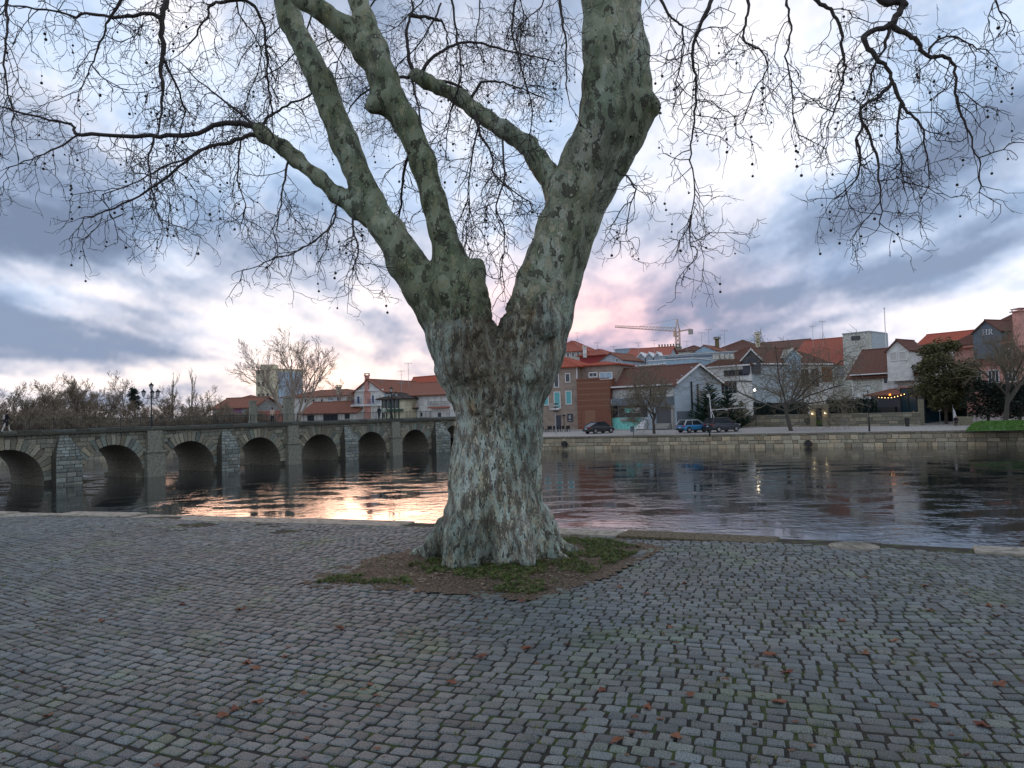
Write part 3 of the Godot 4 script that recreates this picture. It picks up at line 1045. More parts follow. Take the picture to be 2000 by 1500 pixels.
	# limb to the left from the right stem, limb to the left from the left stem
	bone([[Vector3(0.579, 4.096, -8.500), 0.1723], [Vector3(0.452, 4.349, -8.600), 0.1220], [Vector3(0.365, 4.522, -8.700), 0.1117], [Vector3(0.242, 4.742, -8.800), 0.1070], [Vector3(-0.043, 4.989, -8.950), 0.1028], [Vector3(-0.214, 5.151, -9.050), 0.0978], [Vector3(-0.362, 5.282, -9.100), 0.0953], [Vector3(-0.539, 5.481, -9.200), 0.0932], [Vector3(-0.797, 5.659, -9.300), 0.0880], [Vector3(-0.953, 5.763, -9.350), 0.0884], [Vector3(-1.111, 5.868, -9.400), 0.0826]])
	bone([[Vector3(-1.579, 3.884, -8.660), 0.1053], [Vector3(-1.750, 4.001, -8.700), 0.0941], [Vector3(-1.984, 4.204, -8.800), 0.0951], [Vector3(-2.222, 4.436, -8.900), 0.0902], [Vector3(-2.527, 4.716, -9.050), 0.0856], [Vector3(-2.713, 4.889, -9.100), 0.0799], [Vector3(-2.968, 5.085, -9.200), 0.0808], [Vector3(-3.036, 5.171, -9.220), 0.0810]])
	# roots
	bone([[Vector3(-0.415, 0.605, -8.320), 0.3092], [Vector3(-0.715, 0.253, -8.480), 0.2063], [Vector3(-0.982, 0.021, -8.580), 0.1159], [Vector3(-1.199, -0.055, -8.680), 0.0469]])
	bone([[Vector3(-0.378, 0.755, -8.200), 0.2770], [Vector3(-0.535, 0.353, -8.000), 0.2162], [Vector3(-0.630, 0.135, -7.920), 0.1338], [Vector3(-0.744, 0.029, -7.860), 0.0637]])
	bone([[Vector3(-0.627, 0.049, -7.850), 0.0636], [Vector3(-0.467, 0.029, -7.800), 0.0474], [Vector3(-0.299, 0.013, -7.780), 0.0315]])
	bone([[Vector3(-0.029, 0.779, -8.150), 0.2533], [Vector3(0.066, 0.340, -7.980), 0.1941], [Vector3(0.113, 0.120, -7.900), 0.1228], [Vector3(0.145, -0.018, -7.850), 0.0530]])
	bone([[Vector3(-0.001, 0.584, -8.400), 0.2951], [Vector3(0.298, 0.229, -8.500), 0.2068], [Vector3(0.491, 0.044, -8.560), 0.1041], [Vector3(0.735, -0.054, -8.620), 0.0408]])
	bone([[Vector3(0.061, 0.435, -8.250), 0.2341], [Vector3(0.295, 0.157, -8.200), 0.1219], [Vector3(0.522, 0.009, -8.200), 0.0499]])
	bone([[Vector3(-0.228, 0.350, -8.700), 0.4115], [Vector3(-0.107, 0.168, -9.100), 0.1845], [Vector3(0.013, 0.042, -9.400), 0.0762]])
	# knobs and healed wounds round the fork
	var kr := rnd(91)
	for k in 15:
		bone([[Vector3(-0.741, 2.964, -8.080), 0.0874], [Vector3(-0.707, 2.876, -8.050), 0.0816]] if k == 0 else [[Vector3(-0.659, 2.962, -8.080).lerp(Vector3(-0.407, 1.799, -7.970), kr.randf()) + Vector3(kr.randf_range(-0.12, 0.16), 0, kr.randf_range(-0.03, 0.02)), kr.randf_range(0.07, 0.16)]])
	for k in 9:
		bone([[Vector3(0.435, 2.718, -8.120).lerp(Vector3(-0.004, 1.735, -7.970), kr.randf()) + Vector3(kr.randf_range(-0.12, 0.12), 0, kr.randf_range(-0.02, 0.03)), kr.randf_range(0.05, 0.12)]])
	var g := skin(0.025, 0.075)
	smooth_normals(g)
	# ribs on the trunk, swellings, and plates of bark standing off the skin
	var na := noise(61, 1.0, 3)
	var nb := noise(62, 1.0, 3)
	var nc := noise(63, 1.0, 2)
	var nd := noise(64, 1.0, 4)
	g.c.resize(g.v.size())
	for k in g.v.size():
		var p := g.v[k]
		var low := smoothstep(2.9, 1.6, p.y)
		var rib := na.get_noise_3d(p.x * 5.5, p.y * 0.7, p.z * 5.5)
		var lump := nb.get_noise_3d(p.x * 2.2, p.y * 1.6, p.z * 2.2)
		var plate := nc.get_noise_3d(p.x * 14.0, p.y * 5.0, p.z * 14.0)
		var fork := exp(-Vector2((p.x + 0.2) * 1.4, p.y - 2.3).length_squared() * 2.2)
		var fold := nd.get_noise_3d(p.x * 6.0, p.y * 9.0, p.z * 6.0)
		var d := rib * (0.012 + 0.035 * low + 0.03 * smoothstep(0.9, 0.1, p.y)) + lump * 0.03 + plate * (0.004 + 0.006 * low) + fold * 0.06 * fork
		# buttresses running down into the roots
		var ang := atan2(p.x + 0.19, p.z + 8.36)
		var flute := 1.0 - absf(sin(ang * 3.5 + 0.7 + 0.9 * nb.get_noise_2d(p.y * 0.8, 3.0)))
		d -= flute * flute * 0.16 * smoothstep(1.0, 0.05, p.y) * smoothstep(1.1, 0.5, Vector2(p.x + 0.19, p.z + 8.36).length())
		# two old holes under the fork
		for h in [[Vector3(-0.382, 1.583, -7.900), 0.05, 0.022], [Vector3(-0.235, 1.702, -7.900), 0.028, 0.022], [Vector3(-0.243, 1.569, -7.900), 0.02, 0.016]]:
			var q: Vector3 = p - h[0]
			if p.z > -8.2:
				d -= 0.07 * exp(-(q.x * q.x / (h[1] * h[1]) + q.y * q.y / (h[2] * h[2])))
		g.v[k] = p + g.n[k] * d
		# brown and ochre wound tissue round the fork, algae green elsewhere: broad tints under the patchwork
		var br := clampf(fork * 2.1 - 0.5 + 0.9 * nd.get_noise_3d(p.x * 2.5, p.y * 2.5, p.z * 2.5), 0.0, 1.0)
		var gr := clampf(0.5 + 1.4 * nb.get_noise_3d(p.x * 0.9 + 7.0, p.y * 0.6, p.z * 0.9), 0.0, 1.0)
		var cc := Color(1.0, 0.97, 0.9).lerp(Color(0.9, 1.0, 0.97), gr)
		# whole areas keep their old dark skin, others have shed it
		var zone := clampf(0.55 + 1.5 * na.get_noise_3d(p.x * 1.6 + 3.0, p.y * 0.55, p.z * 1.6), 0.0, 1.0)
		cc = cc * lerpf(0.58, 1.12, zone)
		var och := clampf(3.0 * (nc.get_noise_3d(p.x * 2.6, p.y * 1.7 + 5.0, p.z * 2.6) - 0.42), 0.0, 1.0)
		cc = cc.lerp(Color(0.85, 0.56, 0.3), och * 0.6)
		cc = cc.lerp(Color(0.36, 0.28, 0.21), br * 0.85)
		var up := clampf(0.45 + 1.6 * na.get_noise_3d(p.x * 1.1, p.y * 0.5 + 9.0, p.z * 1.1), 0.0, 1.0)
		if p.y > 2.6:
			cc = cc.lerp(Color(0.5, 0.54, 0.4), clampf(up * 0.8 + (0.35 if p.x < -0.4 else 0.0), 0.0, 0.9))
		g.c[k] = cc
	smooth_normals(g)
	for k in g.v.size():
		g.v[k] -= at
	# the skin of the limbs peels in larger sheets than that of the trunk
	var lo := Geo.new()
	var hi := Geo.new()
	for w in [lo, hi]:
		w.v = g.v; w.n = g.n; w.c = g.c
	for k in range(0, g.i.size(), 3):
		var q := g.v[g.i[k]]
		var up := q.y + 0.5 * na.get_noise_3d(q.x * 4.0, q.y * 4.0, q.z * 4.0) > 2.75
		(hi if up else lo).i.append_array(g.i.slice(k, k + 3))
	var tm := lo.mesh(M.bark)
	var arr := []
	arr.resize(Mesh.ARRAY_MAX)
	arr[Mesh.ARRAY_VERTEX] = hi.v; arr[Mesh.ARRAY_NORMAL] = hi.n; arr[Mesh.ARRAY_COLOR] = hi.c; arr[Mesh.ARRAY_INDEX] = hi.i
	tm.add_surface_from_arrays(Mesh.PRIMITIVE_TRIANGLES, arr)
	tm.surface_set_material(1, M.bark_limb)
	part("trunk", tm, null, tree)
	# branches: [radius at the start, radius at the end, points]
	var lead := [
		[0.0400, 0.0120, PackedVector3Array([Vector3(-3.036, 5.171, -9.220), Vector3(-3.256, 5.246, -9.200), Vector3(-3.508, 5.233, -9.200), Vector3(-3.833, 5.083, -9.100), Vector3(-4.173, 5.030, -9.000), Vector3(-4.492, 5.008, -8.900), Vector3(-4.984, 5.002, -8.800), Vector3(-5.074, 5.047, -8.800), Vector3(-5.116, 5.122, -8.800), Vector3(-5.404, 5.170, -8.700), Vector3(-5.754, 5.259, -8.600)])],
		[0.0340, 0.0090, PackedVector3Array([Vector3(-3.018, 5.124, -9.200), Vector3(-3.160, 5.027, -9.100), Vector3(-3.373, 4.921, -9.000), Vector3(-3.580, 4.829, -8.900), Vector3(-3.843, 4.588, -8.800), Vector3(-4.099, 4.321, -8.700), Vector3(-4.405, 4.092, -8.600), Vector3(-4.703, 3.926, -8.500)])],
		[0.0160, 0.0060, PackedVector3Array([Vector3(-3.580, 4.829, -8.900), Vector3(-3.739, 4.631, -8.700), Vector3(-3.991, 4.496, -8.600), Vector3(-4.236, 4.294, -8.500), Vector3(-4.532, 4.156, -8.400)])],
		[0.0140, 0.0050, PackedVector3Array([Vector3(-5.014, 5.003, -8.800), Vector3(-5.226, 4.803, -8.700), Vector3(-5.461, 4.654, -8.600), Vector3(-5.688, 4.509, -8.500)])],
		[0.0400, 0.0100, PackedVector3Array([Vector3(-3.446, 6.228, -7.600), Vector3(-3.448, 5.907, -7.600), Vector3(-3.482, 5.694, -7.600), Vector3(-3.474, 5.374, -7.600), Vector3(-3.507, 5.163, -7.600), Vector3(-3.467, 5.013, -7.600), Vector3(-3.489, 4.844, -7.600), Vector3(-3.512, 4.633, -7.600)])],
		[0.0240, 0.0080, PackedVector3Array([Vector3(-3.471, 5.715, -7.600), Vector3(-3.617, 5.762, -7.600), Vector3(-3.921, 5.733, -7.600), Vector3(-4.193, 5.777, -7.600), Vector3(-4.403, 5.761, -7.600), Vector3(-4.665, 5.843, -7.600), Vector3(-5.031, 5.885, -7.600)])],
		[0.0180, 0.0050, PackedVector3Array([Vector3(-3.724, 5.908, -7.400), Vector3(-3.879, 5.651, -7.400), Vector3(-3.982, 5.447, -7.400), Vector3(-4.076, 5.190, -7.400), Vector3(-4.137, 5.037, -7.400)])],
		[0.0220, 0.0080, PackedVector3Array([Vector3(-2.813, 6.140, -8.000), Vector3(-3.034, 6.101, -8.000), Vector3(-3.156, 6.042, -8.000), Vector3(-3.169, 5.953, -8.000), Vector3(-3.270, 5.787, -8.000), Vector3(-3.359, 5.655, -8.000)])],
		[0.0200, 0.0070, PackedVector3Array([Vector3(-2.979, 6.105, -8.000), Vector3(-2.738, 6.131, -8.100), Vector3(-2.650, 5.988, -8.200), Vector3(-2.640, 5.749, -8.300), Vector3(-2.666, 5.447, -8.400), Vector3(-2.686, 5.238, -8.600), Vector3(-2.743, 4.894, -8.800)])],
		[0.0200, 0.0060, PackedVector3Array([Vector3(-4.717, 5.871, -7.200), Vector3(-4.806, 5.671, -7.200), Vector3(-4.787, 5.468, -7.200), Vector3(-4.827, 5.166, -7.200), Vector3(-4.798, 4.864, -7.200), Vector3(-4.719, 4.561, -7.200)])],
		[0.0240, 0.0070, PackedVector3Array([Vector3(-3.030, 5.176, -9.200), Vector3(-2.907, 5.372, -9.300), Vector3(-2.743, 5.538, -9.400), Vector3(-2.510, 5.672, -9.500), Vector3(-2.270, 5.909, -9.600), Vector3(-1.959, 6.012, -9.700)])],
		[0.0220, 0.0060, PackedVector3Array([Vector3(-3.030, 5.176, -9.200), Vector3(-3.360, 5.483, -9.500), Vector3(-3.694, 5.788, -9.700), Vector3(-4.040, 6.089, -9.900), Vector3(-4.353, 6.421, -10.000)])],
		[0.0180, 0.0060, PackedVector3Array([Vector3(-2.616, 4.797, -9.060), Vector3(-2.635, 4.435, -8.900), Vector3(-2.628, 4.072, -8.700), Vector3(-2.618, 3.724, -8.500)])],
		[0.0180, 0.0060, PackedVector3Array([Vector3(-1.984, 4.204, -8.800), Vector3(-1.972, 3.909, -8.600), Vector3(-2.015, 3.684, -8.400), Vector3(-2.193, 3.472, -8.200), Vector3(-2.359, 3.322, -8.000)])],
		[0.0160, 0.0060, PackedVector3Array([Vector3(-1.786, 3.990, -8.700), Vector3(-1.729, 3.677, -8.400), Vector3(-1.636, 3.401, -8.200), Vector3(-1.655, 3.139, -8.000)])],
		[0.0360, 0.0100, PackedVector3Array([Vector3(-1.111, 5.868, -9.400), Vector3(-1.185, 6.054, -9.400), Vector3(-1.212, 6.318, -9.400), Vector3(-1.187, 6.581, -9.400), Vector3(-1.132, 6.724, -9.400), Vector3(-1.164, 7.043, -9.400)])],
		[0.0300, 0.0080, PackedVector3Array([Vector3(-1.172, 6.646, -9.400), Vector3(-0.989, 6.668, -9.500), Vector3(-0.829, 6.676, -9.600), Vector3(-0.746, 6.625, -9.700), Vector3(-0.726, 6.435, -9.800)])],
		[0.0300, 0.0090, PackedVector3Array([Vector3(-1.092, 5.868, -9.400), Vector3(-0.993, 5.983, -9.400), Vector3(-0.860, 6.124, -9.400), Vector3(-0.631, 6.250, -9.400), Vector3(-0.404, 6.283, -9.400), Vector3(-0.147, 6.223, -9.400), Vector3(0.108, 6.089, -9.300), Vector3(0.359, 5.983, -9.200), Vector3(0.529, 5.893, -9.100)])],
		[0.0260, 0.0080, PackedVector3Array([Vector3(-0.986, 5.755, -9.300), Vector3(-0.739, 5.780, -9.400), Vector3(-0.553, 5.753, -9.500), Vector3(-0.426, 5.617, -9.500), Vector3(-0.415, 5.517, -9.500)])],
		[0.0220, 0.0070, PackedVector3Array([Vector3(-0.413, 5.617, -9.500), Vector3(-0.291, 5.799, -9.500), Vector3(-0.062, 5.762, -9.400), Vector3(0.161, 5.647, -9.300), Vector3(0.471, 5.467, -9.200)])],
		[0.0220, 0.0070, PackedVector3Array([Vector3(0.693, 6.243, -8.000), Vector3(0.632, 6.020, -8.000), Vector3(0.642, 5.795, -8.000), Vector3(0.672, 5.514, -8.000), Vector3(0.670, 5.234, -8.000), Vector3(0.674, 5.011, -8.000)])],
		[0.0200, 0.0060, PackedVector3Array([Vector3(-0.359, 5.185, -9.000), Vector3(-0.296, 4.878, -8.800), Vector3(-0.166, 4.574, -8.600), Vector3(-0.141, 4.303, -8.500), Vector3(0.056, 4.063, -8.300), Vector3(0.275, 3.857, -8.200)])],
		[0.0200, 0.0060, PackedVector3Array([Vector3(-1.157, 5.823, -9.400), Vector3(-1.093, 5.508, -9.200), Vector3(-1.013, 5.171, -9.000), Vector3(-1.008, 4.848, -8.800)])],
		[0.0240, 0.0070, PackedVector3Array([Vector3(-1.189, 5.857, -9.400), Vector3(-1.413, 5.919, -9.600), Vector3(-1.713, 5.914, -9.800), Vector3(-2.006, 5.759, -9.900), Vector3(-2.097, 5.663, -10.000)])],
		[0.0220, 0.0070, PackedVector3Array([Vector3(-1.068, 4.741, -8.600), Vector3(-1.237, 4.491, -9.000), Vector3(-1.298, 4.175, -9.200), Vector3(-1.374, 3.949, -9.300), Vector3(-1.439, 3.717, -9.400)])],
		[0.0160, 0.0050, PackedVector3Array([Vector3(-0.578, 6.392, -8.400), Vector3(-0.531, 5.919, -8.400), Vector3(-0.485, 5.447, -8.400), Vector3(-0.611, 4.983, -8.400), Vector3(-0.679, 4.518, -8.400)])],
		[0.0160, 0.0050, PackedVector3Array([Vector3(0.179, 6.486, -8.600), Vector3(0.107, 6.004, -8.600), Vector3(0.212, 5.520, -8.600), Vector3(0.317, 5.038, -8.600), Vector3(0.243, 4.528, -8.500)])],
		[0.0140, 0.0040, PackedVector3Array([Vector3(-0.043, 4.970, -8.950), Vector3(-0.024, 4.268, -8.400), Vector3(-0.117, 3.868, -8.200), Vector3(-0.039, 3.560, -8.100), Vector3(-0.064, 3.207, -8.000), Vector3(-0.061, 2.878, -8.000)])],
		[0.0140, 0.0040, PackedVector3Array([Vector3(-0.288, 5.209, -9.080), Vector3(-0.404, 4.461, -8.600), Vector3(-0.438, 4.018, -8.500), Vector3(-0.356, 3.640, -8.400)])],
		[0.0180, 0.0050, PackedVector3Array([Vector3(1.549, 5.987, -7.600), Vector3(1.645, 5.717, -7.600), Vector3(1.760, 5.554, -7.600), Vector3(1.840, 5.446, -7.600), Vector3(1.810, 5.180, -7.600), Vector3(1.747, 4.864, -7.600)])],
		[0.0260, 0.0060, PackedVector3Array([Vector3(2.213, 5.916, -7.600), Vector3(2.133, 5.731, -7.600), Vector3(2.031, 5.520, -7.600), Vector3(1.952, 5.363, -7.600), Vector3(1.933, 5.124, -7.600), Vector3(1.958, 4.932, -7.600), Vector3(1.939, 4.700, -7.600), Vector3(1.922, 4.489, -7.600), Vector3(1.869, 4.174, -7.600), Vector3(1.894, 3.859, -7.600), Vector3(1.855, 3.493, -7.600)])],
		[0.0180, 0.0050, PackedVector3Array([Vector3(2.591, 5.966, -7.800), Vector3(2.572, 5.747, -7.800), Vector3(2.545, 5.584, -7.800), Vector3(2.518, 5.432, -7.800), Vector3(2.675, 5.329, -7.800), Vector3(2.764, 5.142, -7.800), Vector3(2.593, 4.874, -7.800), Vector3(2.474, 4.552, -7.800)])],
		[0.0160, 0.0050, PackedVector3Array([Vector3(2.995, 6.012, -7.900), Vector3(3.040, 5.789, -7.900), Vector3(3.059, 5.567, -7.900), Vector3(2.993, 5.292, -7.900), Vector3(3.037, 5.015, -7.900), Vector3(3.048, 4.630, -7.900), Vector3(3.094, 4.410, -7.900)])],
		[0.0260, 0.0070, PackedVector3Array([Vector3(2.959, 5.755, -7.400), Vector3(3.137, 5.610, -7.400), Vector3(3.275, 5.512, -7.400), Vector3(3.358, 5.303, -7.400), Vector3(3.369, 5.069, -7.400), Vector3(3.383, 4.929, -7.400), Vector3(3.344, 4.724, -7.400), Vector3(3.265, 4.530, -7.400), Vector3(3.180, 4.327, -7.400)])],
		[0.0460, 0.0120, PackedVector3Array([Vector3(3.573, 5.624, -7.200), Vector3(3.716, 5.479, -7.200), Vector3(3.875, 5.479, -7.200), Vector3(3.883, 5.439, -7.200), Vector3(3.829, 5.349, -7.200), Vector3(3.735, 5.241, -7.200), Vector3(3.493, 5.156, -7.200), Vector3(3.537, 5.014, -7.200), Vector3(3.620, 4.891, -7.200), Vector3(3.698, 4.849, -7.200), Vector3(3.730, 4.687, -7.200), Vector3(3.605, 4.550, -7.200), Vector3(3.423, 4.435, -7.200), Vector3(3.436, 4.294, -7.200), Vector3(3.370, 4.136, -7.200)])],
		[0.0300, 0.0070, PackedVector3Array([Vector3(3.735, 5.241, -7.200), Vector3(3.890, 5.166, -7.200), Vector3(4.005, 5.072, -7.200), Vector3(4.078, 4.939, -7.200), Vector3(4.274, 4.914, -7.200), Vector3(4.349, 4.811, -7.200), Vector3(4.347, 4.570, -7.200), Vector3(4.386, 4.349, -7.200), Vector3(4.472, 4.107, -7.200), Vector3(4.554, 3.866, -7.200)])],
		[0.0220, 0.0060, PackedVector3Array([Vector3(3.730, 4.687, -7.200), Vector3(3.820, 4.484, -7.200), Vector3(3.874, 4.383, -7.200), Vector3(4.006, 4.254, -7.200), Vector3(4.021, 4.029, -7.200), Vector3(4.056, 3.730, -7.200)])],
		[0.0200, 0.0060, PackedVector3Array([Vector3(3.734, 5.230, -7.200), Vector3(3.686, 5.030, -7.200), Vector3(3.601, 4.891, -7.200), Vector3(3.510, 4.633, -7.200), Vector3(3.423, 4.435, -7.200)])],
		[0.0160, 0.0050, PackedVector3Array([Vector3(3.370, 4.136, -7.200), Vector3(3.401, 3.946, -7.200), Vector3(3.354, 3.748, -7.200), Vector3(3.190, 3.603, -7.200)])],
		[0.0160, 0.0050, PackedVector3Array([Vector3(3.436, 4.294, -7.200), Vector3(3.551, 3.992, -7.200), Vector3(3.560, 3.743, -7.200), Vector3(3.578, 3.494, -7.200), Vector3(3.560, 3.296, -7.200)])],
		[0.0140, 0.0050, PackedVector3Array([Vector3(4.077, 4.929, -7.200), Vector3(4.193, 5.077, -7.200), Vector3(4.344, 5.123, -7.200), Vector3(4.537, 5.018, -7.200), Vector3(4.682, 4.963, -7.200)])],
		[0.0140, 0.0040, PackedVector3Array([Vector3(3.820, 4.484, -7.200), Vector3(3.767, 4.186, -7.200), Vector3(3.792, 3.886, -7.200), Vector3(3.828, 3.587, -7.200)])],
		[0.0120, 0.0040, PackedVector3Array([Vector3(4.630, 5.457, -7.000), Vector3(4.668, 5.259, -7.000), Vector3(4.735, 5.159, -7.000)])],
		[0.0140, 0.0040, PackedVector3Array([Vector3(1.202, 4.326, -8.500), Vector3(1.313, 4.051, -8.000), Vector3(1.296, 3.822, -7.600), Vector3(1.250, 3.666, -7.600), Vector3(1.205, 3.406, -7.600)])],
		[0.0140, 0.0040, PackedVector3Array([Vector3(1.857, 3.545, -7.600), Vector3(1.824, 3.337, -7.600), Vector3(1.855, 3.180, -7.600)])],
		[0.0160, 0.0050, PackedVector3Array([Vector3(-2.481, 7.353, -10.000), Vector3(-2.628, 6.795, -10.000), Vector3(-2.909, 6.382, -10.000), Vector3(-3.326, 6.114, -10.000)])],
		[0.0160, 0.0050, PackedVector3Array([Vector3(-1.891, 7.223, -9.800), Vector3(-2.049, 6.882, -10.200), Vector3(-2.311, 6.554, -10.400), Vector3(-2.393, 5.976, -10.400)])],
		[0.0140, 0.0040, PackedVector3Array([Vector3(-3.475, 5.321, -7.600), Vector3(-3.355, 4.989, -7.700), Vector3(-3.433, 4.842, -8.000), Vector3(-3.546, 4.511, -8.000), Vector3(-3.522, 4.234, -8.000)])],
		[0.0140, 0.0040, PackedVector3Array([Vector3(-3.212, 4.999, -9.070), Vector3(-3.153, 4.417, -8.800), Vector3(-3.009, 4.055, -8.600), Vector3(-2.988, 3.710, -8.400)])],
		[0.0140, 0.0040, PackedVector3Array([Vector3(-4.188, 4.981, -8.900), Vector3(-4.156, 4.593, -8.700), Vector3(-4.005, 4.171, -8.500), Vector3(-3.857, 3.823, -8.300)])],
	]
	var rng := rnd(17)
	# boughs of the far side of the crown, hanging in from above
	var bk := rnd(19)
	var y0: float = 8.1608
	for k in 11:
		var p := Vector3(lerpf(-4.6, 0.9, (k + bk.randf()) / 11.0), y0 + bk.randf_range(0.0, 0.6), -bk.randf_range(10.0, 12.5))
		var ps := PackedVector3Array([p])
		var dd := Vector3(bk.randf_range(-0.6, 0.6), -1, bk.randf_range(-0.3, 0.3))
		for q in bk.randi_range(3, 6):
			dd = (dd + Vector3(bk.randfn(), bk.randfn() * 0.5 - 0.1, bk.randfn()) * 0.4).normalized()
			p += dd * 0.45
			ps.append(p)
		lead.append([0.016, 0.005, ps])
	var tw := Geo.new()
	tw.col = Color.WHITE
	for l in lead:
		var pts: PackedVector3Array = l[2]
		for k in pts.size():
			pts[k] -= at
		var cp := catmull(pts, 4)
		var rad := PackedFloat32Array()
		for k in cp.size():
			if k > 0 and k < cp.size() - 1:
				cp[k] += Vector3(rng.randf_range(-1, 1), rng.randf_range(-1, 1), rng.randf_range(-1, 1)) * 0.012
			rad.append(lerpf(l[0], l[1], pow(float(k) / (cp.size() - 1), 0.7)) * rng.randf_range(0.9, 1.1))
		var bg := Geo.new()
		bg.tube(cp, rad, 6)
		part("branch", bg, M.limb, tree)
		var run := 0.0
		for k in cp.size() - 1:
			var seg := cp[k + 1] - cp[k]
			run += seg.length()
			var f := float(k) / cp.size()
			while run > 0.085:
				run -= 0.085
				if f < 0.08 or rng.randf() < 0.15:
					continue
				var sd := Vector3(rng.randfn(), rng.randfn() * 0.7 - 0.25, rng.randfn()).normalized()
				twig(tw, rng, cp[k] + seg * rng.randf(), seg.normalized() * 0.6 + sd, rng.randf_range(0.22, 0.75), rng.randf_range(0.0045, 0.0075), 0, 0.13)
		twig(tw, rng, cp[cp.size() - 1], cp[cp.size() - 1] - cp[cp.size() - 2], rng.randf_range(0.2, 0.42), l[1] * 0.9, 0, 0.1)
	# young shoots on the broken stump in the fork
	for k in 11:
		var b: Vector3 = Vector3(-0.455, 3.285, -8.200) - at + Vector3(rng.randf_range(-0.08, 0.1), rng.randf_range(-0.08, 0.05), 0)
		twig(tw, rng, b, Vector3(rng.randf_range(-0.2, 0.6), 1, rng.randf_range(-0.3, 0.3)), rng.randf_range(0.25, 0.75), 0.005, 1, -0.08)
	part("twigs", tw, M.twig, tree).set_meta("kind", "stuff")
	var sg := Geo.new()
	sg.ball(Vector3(0, -0.012, 0), Vector3.ONE * 0.0145, 5, 7)
	var cols := []
	for k in seeds.size():
		cols.append(Color.WHITE)
	scatter("seed_balls", sg.mesh(M.seed), seeds, cols, tree)

func make_water() -> void:
	var a := []
	a.resize(Mesh.ARRAY_MAX)
	a[Mesh.ARRAY_VERTEX] = PackedVector3Array([Vector3(-500, WATER, 60), Vector3(500, WATER, 60), Vector3(500, WATER, -400), Vector3(-500, WATER, -400)])
	a[Mesh.ARRAY_NORMAL] = PackedVector3Array([Vector3.UP, Vector3.UP, Vector3.UP, Vector3.UP])
	a[Mesh.ARRAY_TANGENT] = PackedFloat32Array([1, 0, 0, 1, 1, 0, 0, 1, 1, 0, 0, 1, 1, 0, 0, 1])
	a[Mesh.ARRAY_TEX_UV] = PackedVector2Array([Vector2(-28, 6), Vector2(28, 6), Vector2(28, -40), Vector2(-28, -40)])
	a[Mesh.ARRAY_INDEX] = PackedInt32Array([0, 3, 2, 0, 2, 1])
	var m := ArrayMesh.new()
	m.add_surface_from_arrays(Mesh.PRIMITIVE_TRIANGLES, a)
	m.surface_set_material(0, M.water)
	structure("water", m, null)

# ---------------------------------------------------------------- far bank, quay and bridge
const FAR := [Vector2(-420, -70), Vector2(-120, -103), Vector2(-60, -106), Vector2(-9, -108), Vector2(-6, -103.4), Vector2(20, -95.1), Vector2(45, -87.1), Vector2(75, -77.5), Vector2(160, -50), Vector2(420, 60)]

func far_y(s: float, x: float) -> float:      # height of the land s metres behind the far water's edge
	var y := QUAY + 0.04 + minf(s, 14.0) * 0.012
	if s > 22.0:
		y += minf((s - 22.0) * 0.06, 7.0) * smoothstep(-30.0, 10.0, x)
	return y

# stones of a wall: [transform of the face, width, height, proud, colour, size as seen]
func lay_stones(parent: Node, called: String, stones: Array, bev := 0.03) -> void:
	stones.sort_custom(func(a, b): return a[5] > b[5])
	var rest := Geo.new()
	for k in stones.size():
		var s: Array = stones[k]
		if k < 300:
			var g := Geo.new()
			g.col = s[4]
			g.slab(Transform3D((s[0] as Transform3D).basis, Vector3.ZERO), s[1], s[2], s[3], minf(bev, s[2] * 0.2))
			part(called, g, M.masonry, parent, (s[0] as Transform3D).origin)
		else:
			rest.col = s[4]
			rest.slab(s[0], s[1], s[2], s[3], minf(bev, s[2] * 0.2))
	if stones.size() > 300:
		part(called + "s", rest, M.masonry, parent).set_meta("kind", "stuff")

func stone_colour(rng: RandomNumberGenerator, base: Color, vary := 0.35) -> Color:
	var b := rng.randf_range(1.0 - vary, 1.0 + vary)
	var w := rng.randf_range(-0.06, 0.06)
	return Color(base.r * b * (1.0 + w), base.g * b, base.b * b * (1.0 - w))

# courses of stones on an upright face from a to b (seen from outside, left to right), y0 to y1
func courses(out: Array, rng: RandomNumberGenerator, a: Vector3, b: Vector3, y0: float, y1: float, ch: Vector2, len_: Vector2, base: Color, proud: Vector2, off := Vector3.ZERO) -> void:
	var d := (b - a)
	d.y = 0
	var total := d.length()
	d /= total
	var n := d.cross(Vector3.UP)
	var y := y0
	while y < y1 - 0.05:
		var h := minf(rng.randf_range(ch.x, ch.y), y1 - y)
		var u := -rng.randf() * len_.x
		while u < total:
			var l := rng.randf_range(len_.x, len_.y)
			var u0 := maxf(u, 0.0)
			var u1 := minf(u + l, total)
			u += l
			if u1 - u0 < 0.08:
				continue
			var p := Vector3(a.x, 0, a.z) + d * (u0 + u1) * 0.5 + Vector3.UP * (y + h * 0.5)
			out.append([Transform3D(Basis(d, Vector3.UP, n).rotated(n, rng.randfn(0, 0.012)), p - off), u1 - u0 - 0.03, h - 0.03, rng.randf_range(proud.x, proud.y), stone_colour(rng, base), (u1 - u0) * h / p.length_squared() * (0.2 if absf(p.x) > 0.72 * -p.z else 1.0), (u0 + u1) * 0.5, y + h * 0.5, u1 - u0, h])
		y += h

